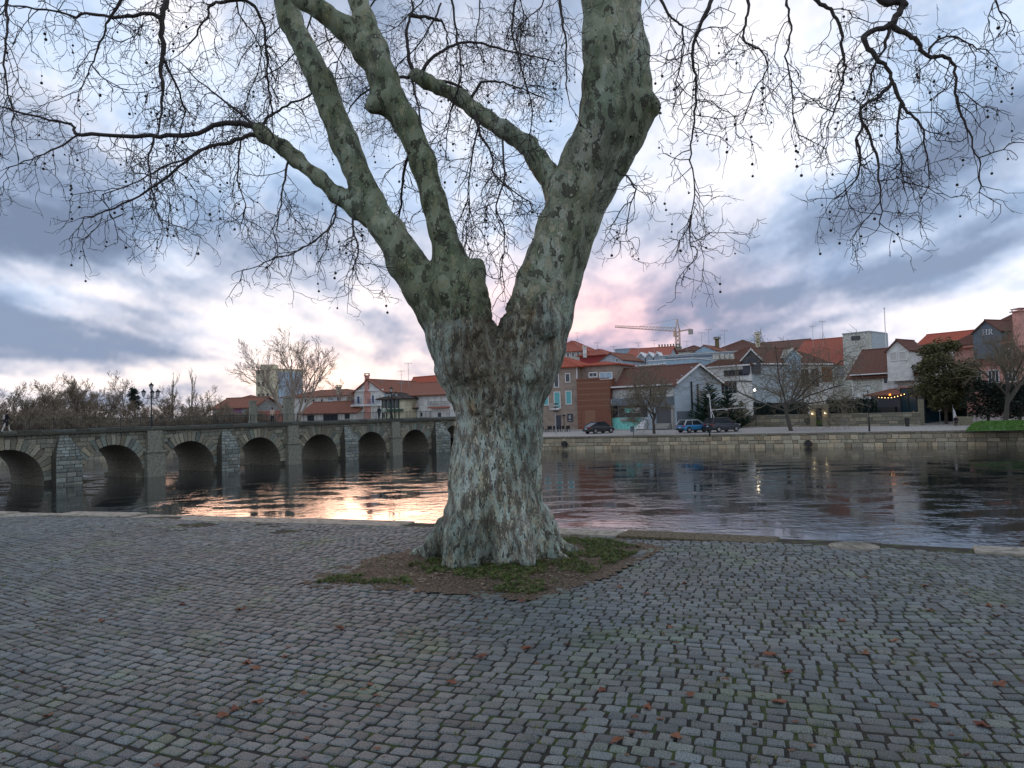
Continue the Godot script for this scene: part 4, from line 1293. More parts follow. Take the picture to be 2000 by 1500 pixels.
func make_far_bank() -> void:
	var g := Geo.new()
	var off := [0.0, 1.0, 3.0, 6.0, 10.0, 15.0, 22.0, 32.0, 48.0, 70.0, 110.0, 170.0, 300.0, 900.0]
	for p: Vector2 in FAR:
		for s: float in off:
			var q := p + p.normalized() * s
			g.v.append(Vector3(q.x, far_y(s, p.x), q.y)); g.n.append(Vector3.UP); g.c.append(Color.WHITE)
	for a in FAR.size() - 1:
		for b in off.size() - 1:
			var k := a * off.size() + b
			g.i.append_array(PackedInt32Array([k, k + off.size() + 1, k + off.size(), k, k + 1, k + off.size() + 1]))
	smooth_normals(g)
	structure("far_ground", g, M.plaza)
	# quay wall along the town side
	var rng := rnd(23)
	var a := Vector3(-6, 0, -103.4)
	var b := Vector3(75, 0, -77.5)
	var quay := thing("quay_wall", "long rough stone quay wall below the town across the river", "wall", a)
	var d := (b - a).normalized()
	var n := d.cross(Vector3.UP)
	var wg := Geo.new()
	wg.quad(Vector3(0, -5, 0), b - a + Vector3(0, -5, 0), b - a + Vector3(0, QUAY, 0), Vector3(0, QUAY, 0))
	part("wall_core", wg, M.mortar, quay)
	var st := []
	courses(st, rng, a, b, WATER - 0.1, QUAY - 0.12, Vector2(0.28, 0.6), Vector2(0.45, 1.3), Color(0.6, 0.51, 0.38), Vector2(0.03, 0.1), a)
	lay_stones(quay, "stone", st, 0.05)
	var u := 0.0
	while u < (b - a).length():
		var l := rng.randf_range(1.2, 2.2)
		var cg := Geo.new()
		cg.box(Transform3D(Basis(d, Vector3.UP, n), Vector3.ZERO), Vector3(l - 0.03, 0.16, 0.6))
		part("coping_stone", cg, M.kerb, quay, d * (u + l * 0.5) + Vector3(0, QUAY - 0.03 + rng.randf_range(-0.01, 0.01), 0) - n * 0.14)
		u += l
	for e in [[13.4, -2.75], [43.0, -3.05]]:
		var pg := Geo.new()
		var pp := PackedVector3Array([Vector3.ZERO, n * 0.5])
		pg.tube(pp, PackedFloat32Array([0.46, 0.46]), 14, false)
		var o: Vector3 = d * e[0] + Vector3(0, e[1], 0)
		var pipe := part("drain_pipe", pg, M.concrete, quay, o)
		var ig := Geo.new()
		ig.tube(PackedVector3Array([n * 0.05, n * 0.51]), PackedFloat32Array([0.3, 0.3]), 14, true)
		part("shade_disc", ig, M.car_trim, pipe)  # solid dark end, coloured for the shade inside the pipe
	# wall upstream of the bridge, seen through the arches
	var c0 := Vector3(-120, 0, -103)
	var c1 := Vector3(-9, 0, -108)
	var up := thing("embankment_wall", "pale stone embankment wall seen through the arches of the bridge", "wall", c0)
	var ug := Geo.new()
	ug.quad(Vector3(0, -5, 0), c1 - c0 + Vector3(0, -5, 0), c1 - c0 + Vector3(0, QUAY, 0), Vector3(0, QUAY, 0))
	part("wall_core", ug, M.mortar, up)
	st = []
	courses(st, rng, Vector3(-112, 0, -103.33), c1 + Vector3(0, 0, 0.03), WATER - 0.1, QUAY, Vector2(0.35, 0.6), Vector2(0.7, 1.6), Color(0.46, 0.42, 0.34), Vector2(0.03, 0.08), c0)
	lay_stones(up, "stone", st, 0.04)
	var gg := Geo.new()
	for k in 3:
		gg.box(Transform3D(Basis(), Vector3(60, QUAY + 0.1 + 0.22 * k, -3.4 - 0.6 * k)), Vector3(100, 0.22, 1.4))
	part("step", gg, M.concrete, up)
	# white water where the current runs through the arches
	var fg := Geo.new()
	for k in 7:
		var bu := -12.7 + 8.0 * k
		for q in 5:
			var pts := PackedVector3Array()
			var rr := PackedFloat32Array()
			var x0 := rng.randf_range(-2.6, 0.8)
			var zz := -7.2 - rng.randf_range(0.0, 2.2)
			for e in 8:
				pts.append(br(bu + x0 + e * 0.3, WATER - 0.035 + rng.randf_range(0.0, 0.02), zz + rng.randf_range(-0.12, 0.12)))
				rr.append(0.055 * sin(PI * (e + 0.5) / 8.0))
			fg.tube(pts, rr, 5, false)
	var fo := part("foam", fg, M.trim, self)
	tag(fo, "streaks of white water under the bridge arches", "foam", "", "stuff")

const BU := Vector3(0.5721, 0, -0.8202)
const BN := Vector3(0.8202, 0, 0.5721)
var BO := Vector3.ZERO
func br(u: float, y: float, n := 0.0) -> Vector3:   # along the bridge, height, out of its downstream face
	return BO + BU * u + BN * n + Vector3(0, y, 0)

const ARCHES := [[-21.0, 2.7], [-12.75, 2.72], [-4.3, 2.7], [3.05, 2.7], [11.0, 2.72], [19.2, 2.72], [27.3, 2.72], [35.25, 2.72], [43.1, 1.7]]
const SPRING := -3.06
const WIDE := 6.2

func make_bridge() -> void:
	BO = Vector3(-33.1667, 0, -71.1286)
	var rng := rnd(29)
	var bridge := thing("stone_bridge", "old stone bridge of round arches crossing the river to the town", "bridge", BO)
	var basis_ := Basis(BU, Vector3.UP, BN)
	var loc := Transform3D(basis_, Vector3.ZERO)
	# face and back walls: strips between the arches and over them
	var top := 0.75
	for side in 2:
		var g := Geo.new()
		var u := -30.0
		while u < 47.0:
			var du := 0.15
			var lo := [-5.0, -5.0]
			for e in 2:
				for a in ARCHES:
					var cy: float = SPRING if a[1] > 2 else -1.75
					var dd: float = absf(u + du * e - a[0])
					if dd < a[1]:
						lo[e] = maxf(lo[e], cy + sqrt(a[1] * a[1] - dd * dd))
			if side == 0:
				g.quad(loc * Vector3(u, lo[0], 0), loc * Vector3(u + du, lo[1], 0), loc * Vector3(u + du, top, 0), loc * Vector3(u, top, 0))
			else:
				g.quad(loc * Vector3(u + du, lo[1], -WIDE), loc * Vector3(u, lo[0], -WIDE), loc * Vector3(u, top, -WIDE), loc * Vector3(u + du, top, -WIDE))
			u += du
		part("face_wall", g, M.mortar, bridge)
	for a in ARCHES:
		var r: float = a[1]
		var cy := SPRING if r > 2 else -1.75
		var g := Geo.new()
		var prev := Vector3.ZERO
		for k in 25:
			var t := PI * k / 24.0
			var p := Vector3(a[0] - cos(t) * r, cy + sin(t) * r, 0)
			if k == 0:
				g.quad(loc * Vector3(p.x, -5, 0), loc * Vector3(p.x, -5, -WIDE), loc * Vector3(p.x, p.y, -WIDE), loc * p)
			else:
				g.quad(loc * prev, loc * (prev + Vector3(0, 0, -WIDE)), loc * (p + Vector3(0, 0, -WIDE)), loc * p)
			if k == 24:
				g.quad(loc * p, loc * (p + Vector3(0, 0, -WIDE)), loc * Vector3(p.x, -5, -WIDE), loc * Vector3(p.x, -5, 0))
			prev = p
		part("vault", g, M.vault, bridge)
		# ring of arch stones
		var n := 23 if r > 2 else 15
		for k in n:
			var t0 := PI * (k + 0.07) / n
			var t1 := PI * (k + 0.93) / n
			var th := rng.randf_range(0.78, 1.02) if r > 2 else 0.7
			var poly := PackedVector2Array()
			for e in [[t0, r], [t0, r + th], [t1, r + th], [t1, r]]:
				poly.append(Vector2(-cos(e[0]) * e[1], minf(sin(e[0]) * e[1], top - cy - 0.01)))
			var c := Vector2.ZERO
			for q in poly: c += q * 0.25
			for q in 4: poly[q] -= c
			poly.reverse()
			var vg := Geo.new()
			vg.col = stone_colour(rng, Color(0.36, 0.335, 0.265) if rng.randf() > 0.3 else Color(0.29, 0.32, 0.28), 0.4)
			vg.prism(poly, loc, -0.25, rng.randf_range(0.045, 0.085))
			part("arch_stone", vg, M.masonry, bridge, loc * Vector3(a[0] + c.x, cy + c.y, 0))
	# coursed stones of the spandrels
	var st := []
	courses(st, rng, br(-16, 0), br(46.5, 0), -2.9, top, Vector2(0.24, 0.42), Vector2(0.4, 1.0), Color(0.32, 0.31, 0.25), Vector2(0.015, 0.045), BO)
	st = st.filter(func(s):
		var uu: float = s[6] - 16.0
		for a in ARCHES:
			var cy: float = SPRING if a[1] > 2 else -1.75
			if Vector2(uu - a[0], maxf(s[7] - cy, 0.0)).length() < a[1] + 0.55 + s[8] * 0.25:
				return false
		return true)
	# pier fronts: pointed granite cutwaters and pilastered buttresses take turns
	var piers := [[-16.9, 0], [-8.45, 1], [-0.65, 0], [7.0, 1], [15.2, 0], [23.3, 1], [31.35, 0], [40.0, 1]]
	for p in piers:
		if p[1] == 1:
			var big: bool = p[0] > 39.0
			var w := 2.1 if not big else 3.0
			var pr := 0.9
			var cut := Geo.new()
			var h := -1.15
			var tp := 0.55
			# body
			cut.box(Transform3D(basis_, loc * Vector3(0, (h - 5.0) * 0.5, pr * 0.5)), Vector3(w, h + 5.0, pr))
			# sloping cap leaning back to the face
			var A := loc * Vector3(-w * 0.5, h, pr); var B := loc * Vector3(w * 0.5, h, pr)
			var C := loc * Vector3(w * 0.5, h, 0); var D := loc * Vector3(-w * 0.5, h, 0)
			var E := loc * Vector3(-w * 0.2, tp, 0.05); var F := loc * Vector3(w * 0.2, tp, 0.05)
			cut.quad(A, B, F, E); cut.tri(B, C, F); cut.tri(D, A, E)
			var cw := part("cutwater", cut, M.mortar, bridge, loc * Vector3(p[0], 0, 0))
			var cs := []
			var base := Color(0.32, 0.35, 0.33)
			courses(cs, rng, br(p[0] - w * 0.5, 0, pr), br(p[0] + w * 0.5, 0, pr), WATER - 0.1, h, Vector2(0.3, 0.44), Vector2(0.45, 1.0), base, Vector2(0.03, 0.08), br(p[0], 0, 0))
			courses(cs, rng, br(p[0] + w * 0.5, 0, pr), br(p[0] + w * 0.5, 0, 0), WATER - 0.1, h, Vector2(0.3, 0.44), Vector2(0.4, 0.9), base, Vector2(0.03, 0.06), br(p[0], 0, 0))
			# stones of the cap
			var dn := ((E + F) * 0.5 - (A + B) * 0.5)
			var slope := dn.length()
			var nrm := (B - A).normalized().cross(dn.normalized())
			var y := 0.0
			while y < slope - 0.1:
				var hh := rng.randf_range(0.24, 0.36)
				var f := (y + hh * 0.5) / slope
				var ww := lerpf(w, w * 0.4, f)
				var uu := -ww * 0.5
				while uu < ww * 0.5 - 0.1:
					var l := minf(rng.randf_range(0.3, 0.7), ww * 0.5 - uu)
					cs.append([Transform3D(Basis(BU, dn.normalized(), nrm), (A + B) * 0.5 + dn.normalized() * (y + hh * 0.5) + BU * (uu + l * 0.5)), l - 0.03, hh - 0.03, rng.randf_range(0.02, 0.08), stone_colour(rng, base), 1.0])
					uu += l
				y += hh
			lay_stones(cw, "stone", cs, 0.04)
		else:
			var bt := Geo.new()
			bt.box(Transform3D(basis_, loc * Vector3(0, -3.2, 0.3)), Vector3(1.75, 3.9, 0.62))
			var bo := part("buttress", bt, null, bridge, loc * Vector3(p[0], 0, 0))
			(bo.mesh as ArrayMesh).surface_set_material(0, M.masonry_plain)
			var lg := Geo.new()
			lg.box(Transform3D(basis_, loc * Vector3(0, -1.16, 0.34)), Vector3(1.95, 0.17, 0.8))
			part("ledge", lg, M.masonry_plain, bo)
			var pg := Geo.new()
			pg.box(Transform3D(basis_, loc * Vector3(0, -0.16, 0.22)), Vector3(1.4, 1.82, 0.44))
			part("pilaster", pg, M.masonry_plain, bo)
		# footing
		var fg := Geo.new()
		fg.box(Transform3D(basis_, Vector3.ZERO), Vector3(2.75, 0.6, WIDE - 0.6))
		part("footing", fg, M.vault, bridge, loc * Vector3(p[0] - 0.1, WATER + 0.1, -WIDE * 0.5))
	lay_stones(bridge, "stone", st)
	# cornice, parapet and deck
	var cg := Geo.new()
	cg.box(Transform3D(basis_, loc * Vector3(8.5, 0.84, -WIDE * 0.5)), Vector3(77, 0.18, WIDE + 0.7))
	part("cornice", cg, M.masonry_dark, bridge)
	var u := -30.0
	while u < 46.5:
		var l := rng.randf_range(1.1, 1.9)
		var pg := Geo.new()
		pg.col = stone_colour(rng, Color(0.13, 0.135, 0.12), 0.35)
		pg.slab(Transform3D(Basis(BU, -BN, Vector3.UP), Vector3.ZERO), l - 0.03, 0.34, 0.22, 0.03)
		part("parapet_stone", pg, M.masonry, bridge, loc * Vector3(u + l * 0.5, 0.93 + rng.randf_range(-0.02, 0.03), 0.12))
		u += l
	var dg := Geo.new()
	dg.box(Transform3D(basis_, loc * Vector3(8.5, 1.0, -WIDE * 0.5 - 0.05)), Vector3(77, 0.16, WIDE - 0.3))
	part("deck", dg, M.plaza, bridge)
	# iron railings on both sides
	for side in 2:
		var n := -0.12 if side == 0 else -WIDE + 0.1
		var u0 := 6.0 if side == 0 else -29.0
		var rg := Geo.new()
		for y in [1.2, 2.02]:
			rg.bar(loc * Vector3(u0, y, n), loc * Vector3(46, y, n), 0.026)
		u = u0
		var k := 0
		while u < 46.0:
			rg.bar(loc * Vector3(u, 1.06, n), loc * Vector3(u, 2.05 if k % 12 else 2.2, n), 0.013 if k % 12 else 0.05)
			u += 0.17
			k += 1
		part("railing", rg, M.iron, bridge)

func lantern(parent: Node, p: Vector3, s: float) -> void:
	var g := Geo.new()
	g.cyl(p, p + Vector3(0, 0.05, 0) * s, 0.06 * s, 0.1 * s, 8)
	g.cyl(p + Vector3(0, 0.42, 0) * s, p + Vector3(0, 0.6, 0) * s, 0.27 * s, 0.07 * s, 8)
	g.cyl(p + Vector3(0, 0.6, 0) * s, p + Vector3(0, 0.7, 0) * s, 0.06 * s, 0.04 * s, 8)
	for k in 6:
		var a := TAU * k / 6.0
		g.bar(p + Vector3(cos(a) * 0.1, 0.05, sin(a) * 0.1) * s, p + Vector3(cos(a) * 0.2, 0.42, sin(a) * 0.2) * s, 0.02 * s)
	var o := part("lantern", g, M.iron, parent)
	var gl := Geo.new()
	gl.cyl(p + Vector3(0, 0.06, 0) * s, p + Vector3(0, 0.42, 0) * s, 0.085 * s, 0.18 * s, 8)
	part("glass", gl, M.lantern_glass, o)

func bridge_lamp(at: Vector3, label: String) -> void:
	var t := thing("bridge_lamp", label, "street lamp", at, 0.3, "lamp posts on the bridge")
	var g := Geo.new()
	g.cyl(Vector3(0, 0, 0), Vector3(0, 0.5, 0), 0.2, 0.14, 8)
	g.cyl(Vector3(0, 0.5, 0), Vector3(0, 0.9, 0), 0.11, 0.08, 8)
	g.cyl(Vector3(0, 0.9, 0), Vector3(0, 3.5, 0), 0.06, 0.05, 8)
	part("post", g, M.iron, t)
	var ag := Geo.new()
	for k in 3:
		var a := TAU * k / 3.0 + 0.5
		var e := Vector3(cos(a), 0, sin(a))
		ag.tube(PackedVector3Array([Vector3(0, 2.75, 0), e * 0.35 + Vector3(0, 2.68, 0), e * 0.68 + Vector3(0, 2.74, 0), e * 0.7 + Vector3(0, 2.86, 0)]), PackedFloat32Array([0.04, 0.035, 0.03, 0.03]), 6)
	part("arm", ag, M.iron, t)
	for k in 3:
		var a := TAU * k / 3.0 + 0.5
		lantern(t, Vector3(cos(a) * 0.7, 2.86, sin(a) * 0.7), 1.0)
	lantern(t, Vector3(0, 3.5, 0), 1.0)

func make_bridge_furniture() -> void:
	bridge_lamp(br(-0.55, 1.08, -0.35), "black iron bridge lamp with four lanterns standing above the arches at left")
	bridge_lamp(br(31.4, 1.08, -0.35), "black iron bridge lamp with four lanterns before the white riverside house")
	# two square stone pillars at the sides of the roadway
	for e in [[Vector2(10.63, 2.58), 2.35, 0.62, "narrower square stone pillar on the bridge before the cream tower block"], [Vector2(15.21, 2.52), 2.75, 0.85, "taller square stone pillar on the bridge beside the bare tree"]]:
		var uu: Vector2 = e[0]
		var p := thing("stone_pillar", e[3], "pillar", br(uu.x, 1.06, -0.45), 0.6, "square pillars on the bridge")
		var g := Geo.new()
		g.box(Transform3D(Basis(), Vector3(0, 0.15, 0)), Vector3(e[2] + 0.16, 0.3, e[2] + 0.16))
		part("base", g, M.masonry_plain, p)
		var sg := Geo.new()
		sg.box(Transform3D(Basis(), Vector3(0, e[1] * 0.5 + 0.15, 0)), Vector3(e[2], e[1] - 0.3, e[2]))
		part("shaft", sg, M.masonry_plain, p)
		var cg := Geo.new()
		cg.box(Transform3D(Basis(), Vector3(0, e[1] + 0.06, 0)), Vector3(e[2] + 0.1, 0.14, e[2] + 0.1))
		part("cap", cg, M.masonry_plain, p)

# ---------------------------------------------------------------- houses
# A house stands on a parallelogram: O its near left corner, U along the front, V backwards.
func slope(g: Geo, a: Vector3, b: Vector3, c: Vector3, d: Vector3) -> void:
	# tiled slope: eave a-b (left to right from outside), top d-c; ridged along the fall of the roof
	var nrm := (b - a).cross(d - a).normalized()
	var n := maxi(4, int((b - a).length() / 0.11))
	var p0 := a
	var q0 := d
	for k in n:
		var t := float(k + 1) / n
		var w := 0.035 * (1.0 if k % 4 < 2 else -0.6)
		var p1 := a.lerp(b, t) + nrm * w
		var q1 := d.lerp(c, t) + nrm * w
		g.quad(p0, p1, q1, q0)
		p0 = p1
		q0 = q1
	# underside and edges
	var k := nrm * 0.16
	g.quad(b - k, a - k, d - k, c - k)
	g.quad(a - k, b - k, b, a); g.quad(b - k, c - k, c, b); g.quad(d - k, a - k, a, d)

func house(called: String, label: String, O: Vector3, U: Vector3, V: Vector3, h: float, roof: String, rise: float, over: float, wall_m: Material, roof_m: Material, parent: Node = null, category := "house") -> Dictionary:
	var root: Node = parent
	var base := Vector3.ZERO
	if parent == null:
		root = thing(called, label, category, O)
	else:
		base = O - (parent as Node3D).position
	var u := U.normalized()
	var v := V.normalized()
	var up := Vector3(0, h, 0)
	var g := Geo.new()
	var p := [base, base + U, base + U + V, base + V]
	var low := Vector3(0, -2.5, 0)
	for k in 4:
		var a: Vector3 = p[k]
		var b: Vector3 = p[(k + 1) % 4]
		g.quad(a + low, b + low, b + up, a + up)
	var rg := Geo.new()
	var R := Vector3(0, rise, 0)
	var f := over
	if roof == "flat":
		g.quad(p[0] + up, p[1] + up, p[2] + up, p[3] + up)
		for k in 4:
			var a: Vector3 = p[k] + up
			var b: Vector3 = p[(k + 1) % 4] + up
			rg.bar(a, b, 0.3, 0.16)
	elif roof == "gable_u":
		var m0: Vector3 = p[0] + V * 0.5 + up + R
		var m1: Vector3 = p[1] + V * 0.5 + up + R
		g.tri(p[1] + up, p[2] + up, m1); g.tri(p[3] + up, p[0] + up, m0)
		var e := (V.length() * 0.5 + f) / (V.length() * 0.5)
		var dn: Vector3 = (p[0] + up - m0) * e
		var db: Vector3 = (p[3] + up - m0) * e
		slope(rg, m0 + dn - u * f, m1 + dn + u * f, m1 + u * f, m0 - u * f)
		slope(rg, m1 + db + u * f, m0 + db - u * f, m0 - u * f, m1 + u * f)
		rg.cyl(m0 - u * f, m1 + u * f, 0.13, 0.13, 7)
	elif roof == "gable_v":
		var m0: Vector3 = p[0] + U * 0.5 + up + R
		var m1: Vector3 = p[3] + U * 0.5 + up + R
		g.tri(p[0] + up, p[1] + up, m0); g.tri(p[2] + up, p[3] + up, m1)
		var e := (U.length() * 0.5 + f) / (U.length() * 0.5)
		var dr: Vector3 = (p[1] + up - m0) * e
		var dl: Vector3 = (p[0] + up - m0) * e
		slope(rg, m0 + dr - v * f, m1 + dr + v * f, m1 + v * f, m0 - v * f)
		slope(rg, m1 + dl + v * f, m0 + dl - v * f, m0 - v * f, m1 + v * f)
		rg.cyl(m0 - v * f, m1 + v * f, 0.13, 0.13, 7)
	elif roof == "hip":
		var q := [p[0] - (u + v) * f + up, p[1] + (u - v) * f + up, p[2] + (u + v) * f + up, p[3] + (v - u) * f + up]
		var r0: Vector3
		var r1: Vector3
		var mid: Vector3 = (p[0] + p[2]) * 0.5 + up + R
		if U.length() > V.length():
			var w := U - u * minf(V.length(), U.length() * 0.9)
			r0 = mid - w * 0.5
			r1 = mid + w * 0.5
			slope(rg, q[0], q[1], r1, r0); slope(rg, q[1], q[2], r1, r1 + (q[2] - q[1]) * 0.01); slope(rg, q[2], q[3], r0, r1); slope(rg, q[3], q[0], r0, r0)
		else:
			var w := V - v * minf(U.length(), V.length() * 0.9)
			r0 = mid - w * 0.5
			r1 = mid + w * 0.5
			slope(rg, q[0], q[1], r0, r0); slope(rg, q[1], q[2], r1, r0); slope(rg, q[2], q[3], r1, r1); slope(rg, q[3], q[0], r0, r1)
		rg.cyl(r0, r1, 0.13, 0.13, 7)
		for e in [[q[0], r0], [q[1], r1 if U.length() > V.length() else r0], [q[2], r1], [q[3], r0 if U.length() > V.length() else r1]]:
			rg.cyl(e[0], e[1], 0.1, 0.1, 5)
	part("wall", g, wall_m, root)
	var ro := part("roof", rg, roof_m, root)
	return {"node": root, "p": p, "h": h, "roof": ro, "base": base}

func face(H: Dictionary, s: String) -> Transform3D:
	var p: Array = H.p
	var a: Vector3 = p[0] if s == "f" else (p[1] if s == "r" else p[3])
	var b: Vector3 = p[1] if s == "f" else (p[2] if s == "r" else p[0])
	var d := (b - a).normalized()
	return Transform3D(Basis(d, Vector3.UP, d.cross(Vector3.UP)), a)

# a flat piece on a wall: u, v its lower left corner
func panel(H: Dictionary, s: String, called: String, u: float, v: float, w: float, h: float, m: Material, proud := 0.06, parent: Node = null) -> MeshInstance3D:
	var x := face(H, s)
	var g := Geo.new()
	g.slab(Transform3D(x.basis, Vector3.ZERO), w, h, proud, minf(0.015, proud * 0.3))
	return part(called, g, m, H.node if parent == null else parent, x * Vector3(u + w * 0.5, v + h * 0.5, 0))

func window(H: Dictionary, s: String, u: float, v: float, w: float, h: float, kind := "pane", frame: Material = null, bars := 1) -> void:
	var x := face(H, s)
	var b := x.basis
	var g := Geo.new()
	var t := minf(0.12, w * 0.16)
	var fx := Transform3D(b, Vector3.ZERO)
	g.box(Transform3D(b, fx * Vector3(-w * 0.5 + t * 0.5, 0, 0.05)), Vector3(t, h, 0.1)); g.box(Transform3D(b, fx * Vector3(w * 0.5 - t * 0.5, 0, 0.05)), Vector3(t, h, 0.1))
	g.box(Transform3D(b, fx * Vector3(0, h * 0.5 - t * 0.5, 0.05)), Vector3(w - 2 * t, t, 0.1)); g.box(Transform3D(b, fx * Vector3(0, -h * 0.5 + t * 0.5, 0.07)), Vector3(w - 2 * t, t, 0.14))
	for k in range(1, bars):
		g.box(Transform3D(b, fx * Vector3(-w * 0.5 + w * k / bars, 0, 0.045)), Vector3(0.06, h - 2 * t, 0.06))
	var o := part("window", g, frame if frame else M.trim, H.node, x * Vector3(u + w * 0.5, v + h * 0.5, 0))
	var pg := Geo.new()
	pg.box(Transform3D(b, fx * Vector3(0, 0, 0.02)), Vector3(w - 2 * t, h - 2 * t, 0.03))
	part(kind if kind in ["pane", "blind"] else "shutter", pg, M[kind], o)

func balcony(H: Dictionary, s: String, u: float, v: float, w: float, deep: float, rail: Material, slab_m: Material, rail_h := 1.0) -> void:
	var x := face(H, s)
	var b := x.basis
	var g := Geo.new()
	g.box(Transform3D(b, b * Vector3(0, 0, deep * 0.5)), Vector3(w, 0.2, deep))
	var o := part("balcony", g, slab_m, H.node, x * Vector3(u + w * 0.5, v, 0))
	var r := Geo.new()
	var c := [b * Vector3(-w * 0.5, 0, 0), b * Vector3(-w * 0.5, 0, deep - 0.05), b * Vector3(w * 0.5, 0, deep - 0.05), b * Vector3(w * 0.5, 0, 0)]
	for k in 3:
		for y in [0.2, 0.6 * rail_h, rail_h]:
			r.bar(c[k] + Vector3(0, y, 0), c[k + 1] + Vector3(0, y, 0), 0.05)
	var n := int(w / 0.25)
	for k in n + 1:
		r.bar(c[1].lerp(c[2], float(k) / n) + Vector3(0, 0.1, 0), c[1].lerp(c[2], float(k) / n) + Vector3(0, rail_h, 0), 0.03)
	part("railing", r, rail, o)

func chimney(H: Dictionary, at: Vector3, w: float, h: float, m: Material, round_ := false) -> void:
	var o: Vector3 = at - (H.node as Node3D).position
	var g := Geo.new()
	if round_:
		g.cyl(Vector3(0, -1.5, 0), Vector3(0, h, 0), w * 0.5, w * 0.45, 10)
	else:
		g.box(Transform3D(Basis(), Vector3(0, h * 0.5 - 0.75, 0)), Vector3(w, h + 1.5, w))
	g.box(Transform3D(Basis(), Vector3(0, h + 0.06, 0)), Vector3(w * 1.35, 0.14, w * 1.35))
	g.box(Transform3D(Basis(), Vector3(0, h + 0.42, 0)), Vector3(w * 1.25, 0.1, w * 1.25))
	for k in 4:
		g.box(Transform3D(Basis(), Vector3((0.5 if k & 1 else -0.5) * w, h + 0.25, (0.5 if k & 2 else -0.5) * w)), Vector3(0.1, 0.3, 0.1))
	part("chimney", g, m, H.roof, o)

func antenna(H: Dictionary, at: Vector3, h: float) -> void:
	var o: Vector3 = at - (H.node as Node3D).position
	var g := Geo.new()
	g.cyl(Vector3(0, -1.5, 0), Vector3(0, h, 0), 0.035, 0.03, 5)
	g.bar(Vector3(-0.7, h - 0.1, 0.1), Vector3(0.7, h - 0.1, -0.1), 0.03)
	for k in 6:
		var x := -0.6 + 0.24 * k
		g.bar(Vector3(x, h - 0.1, -0.25), Vector3(x, h - 0.1, 0.25), 0.025)
		g.bar(Vector3(x, h - 0.3, 0), Vector3(x, h + 0.1, 0), 0.025)
	g.bar(Vector3(-0.3, h * 0.6, 0), Vector3(0.3, h * 0.6, 0), 0.03)
	part("antenna", g, M.galvanised, H.roof, o)

func letters(text: String, size: float, m: Material, parent: Node, xf: Transform3D, called := "lettering", deep := 0.03) -> void:
	var t := TextMesh.new()
	t.text = text
	var f := SystemFont.new()
	f.font_names = PackedStringArray(["Droid Serif"])
	t.font = f
	t.font_size = 64
	t.pixel_size = size / 64.0
	t.depth = deep
	t.material = m
	var o := MeshInstance3D.new()
	o.name = called
	o.mesh = t
	parent.add_child(o, true)
	o.transform = xf

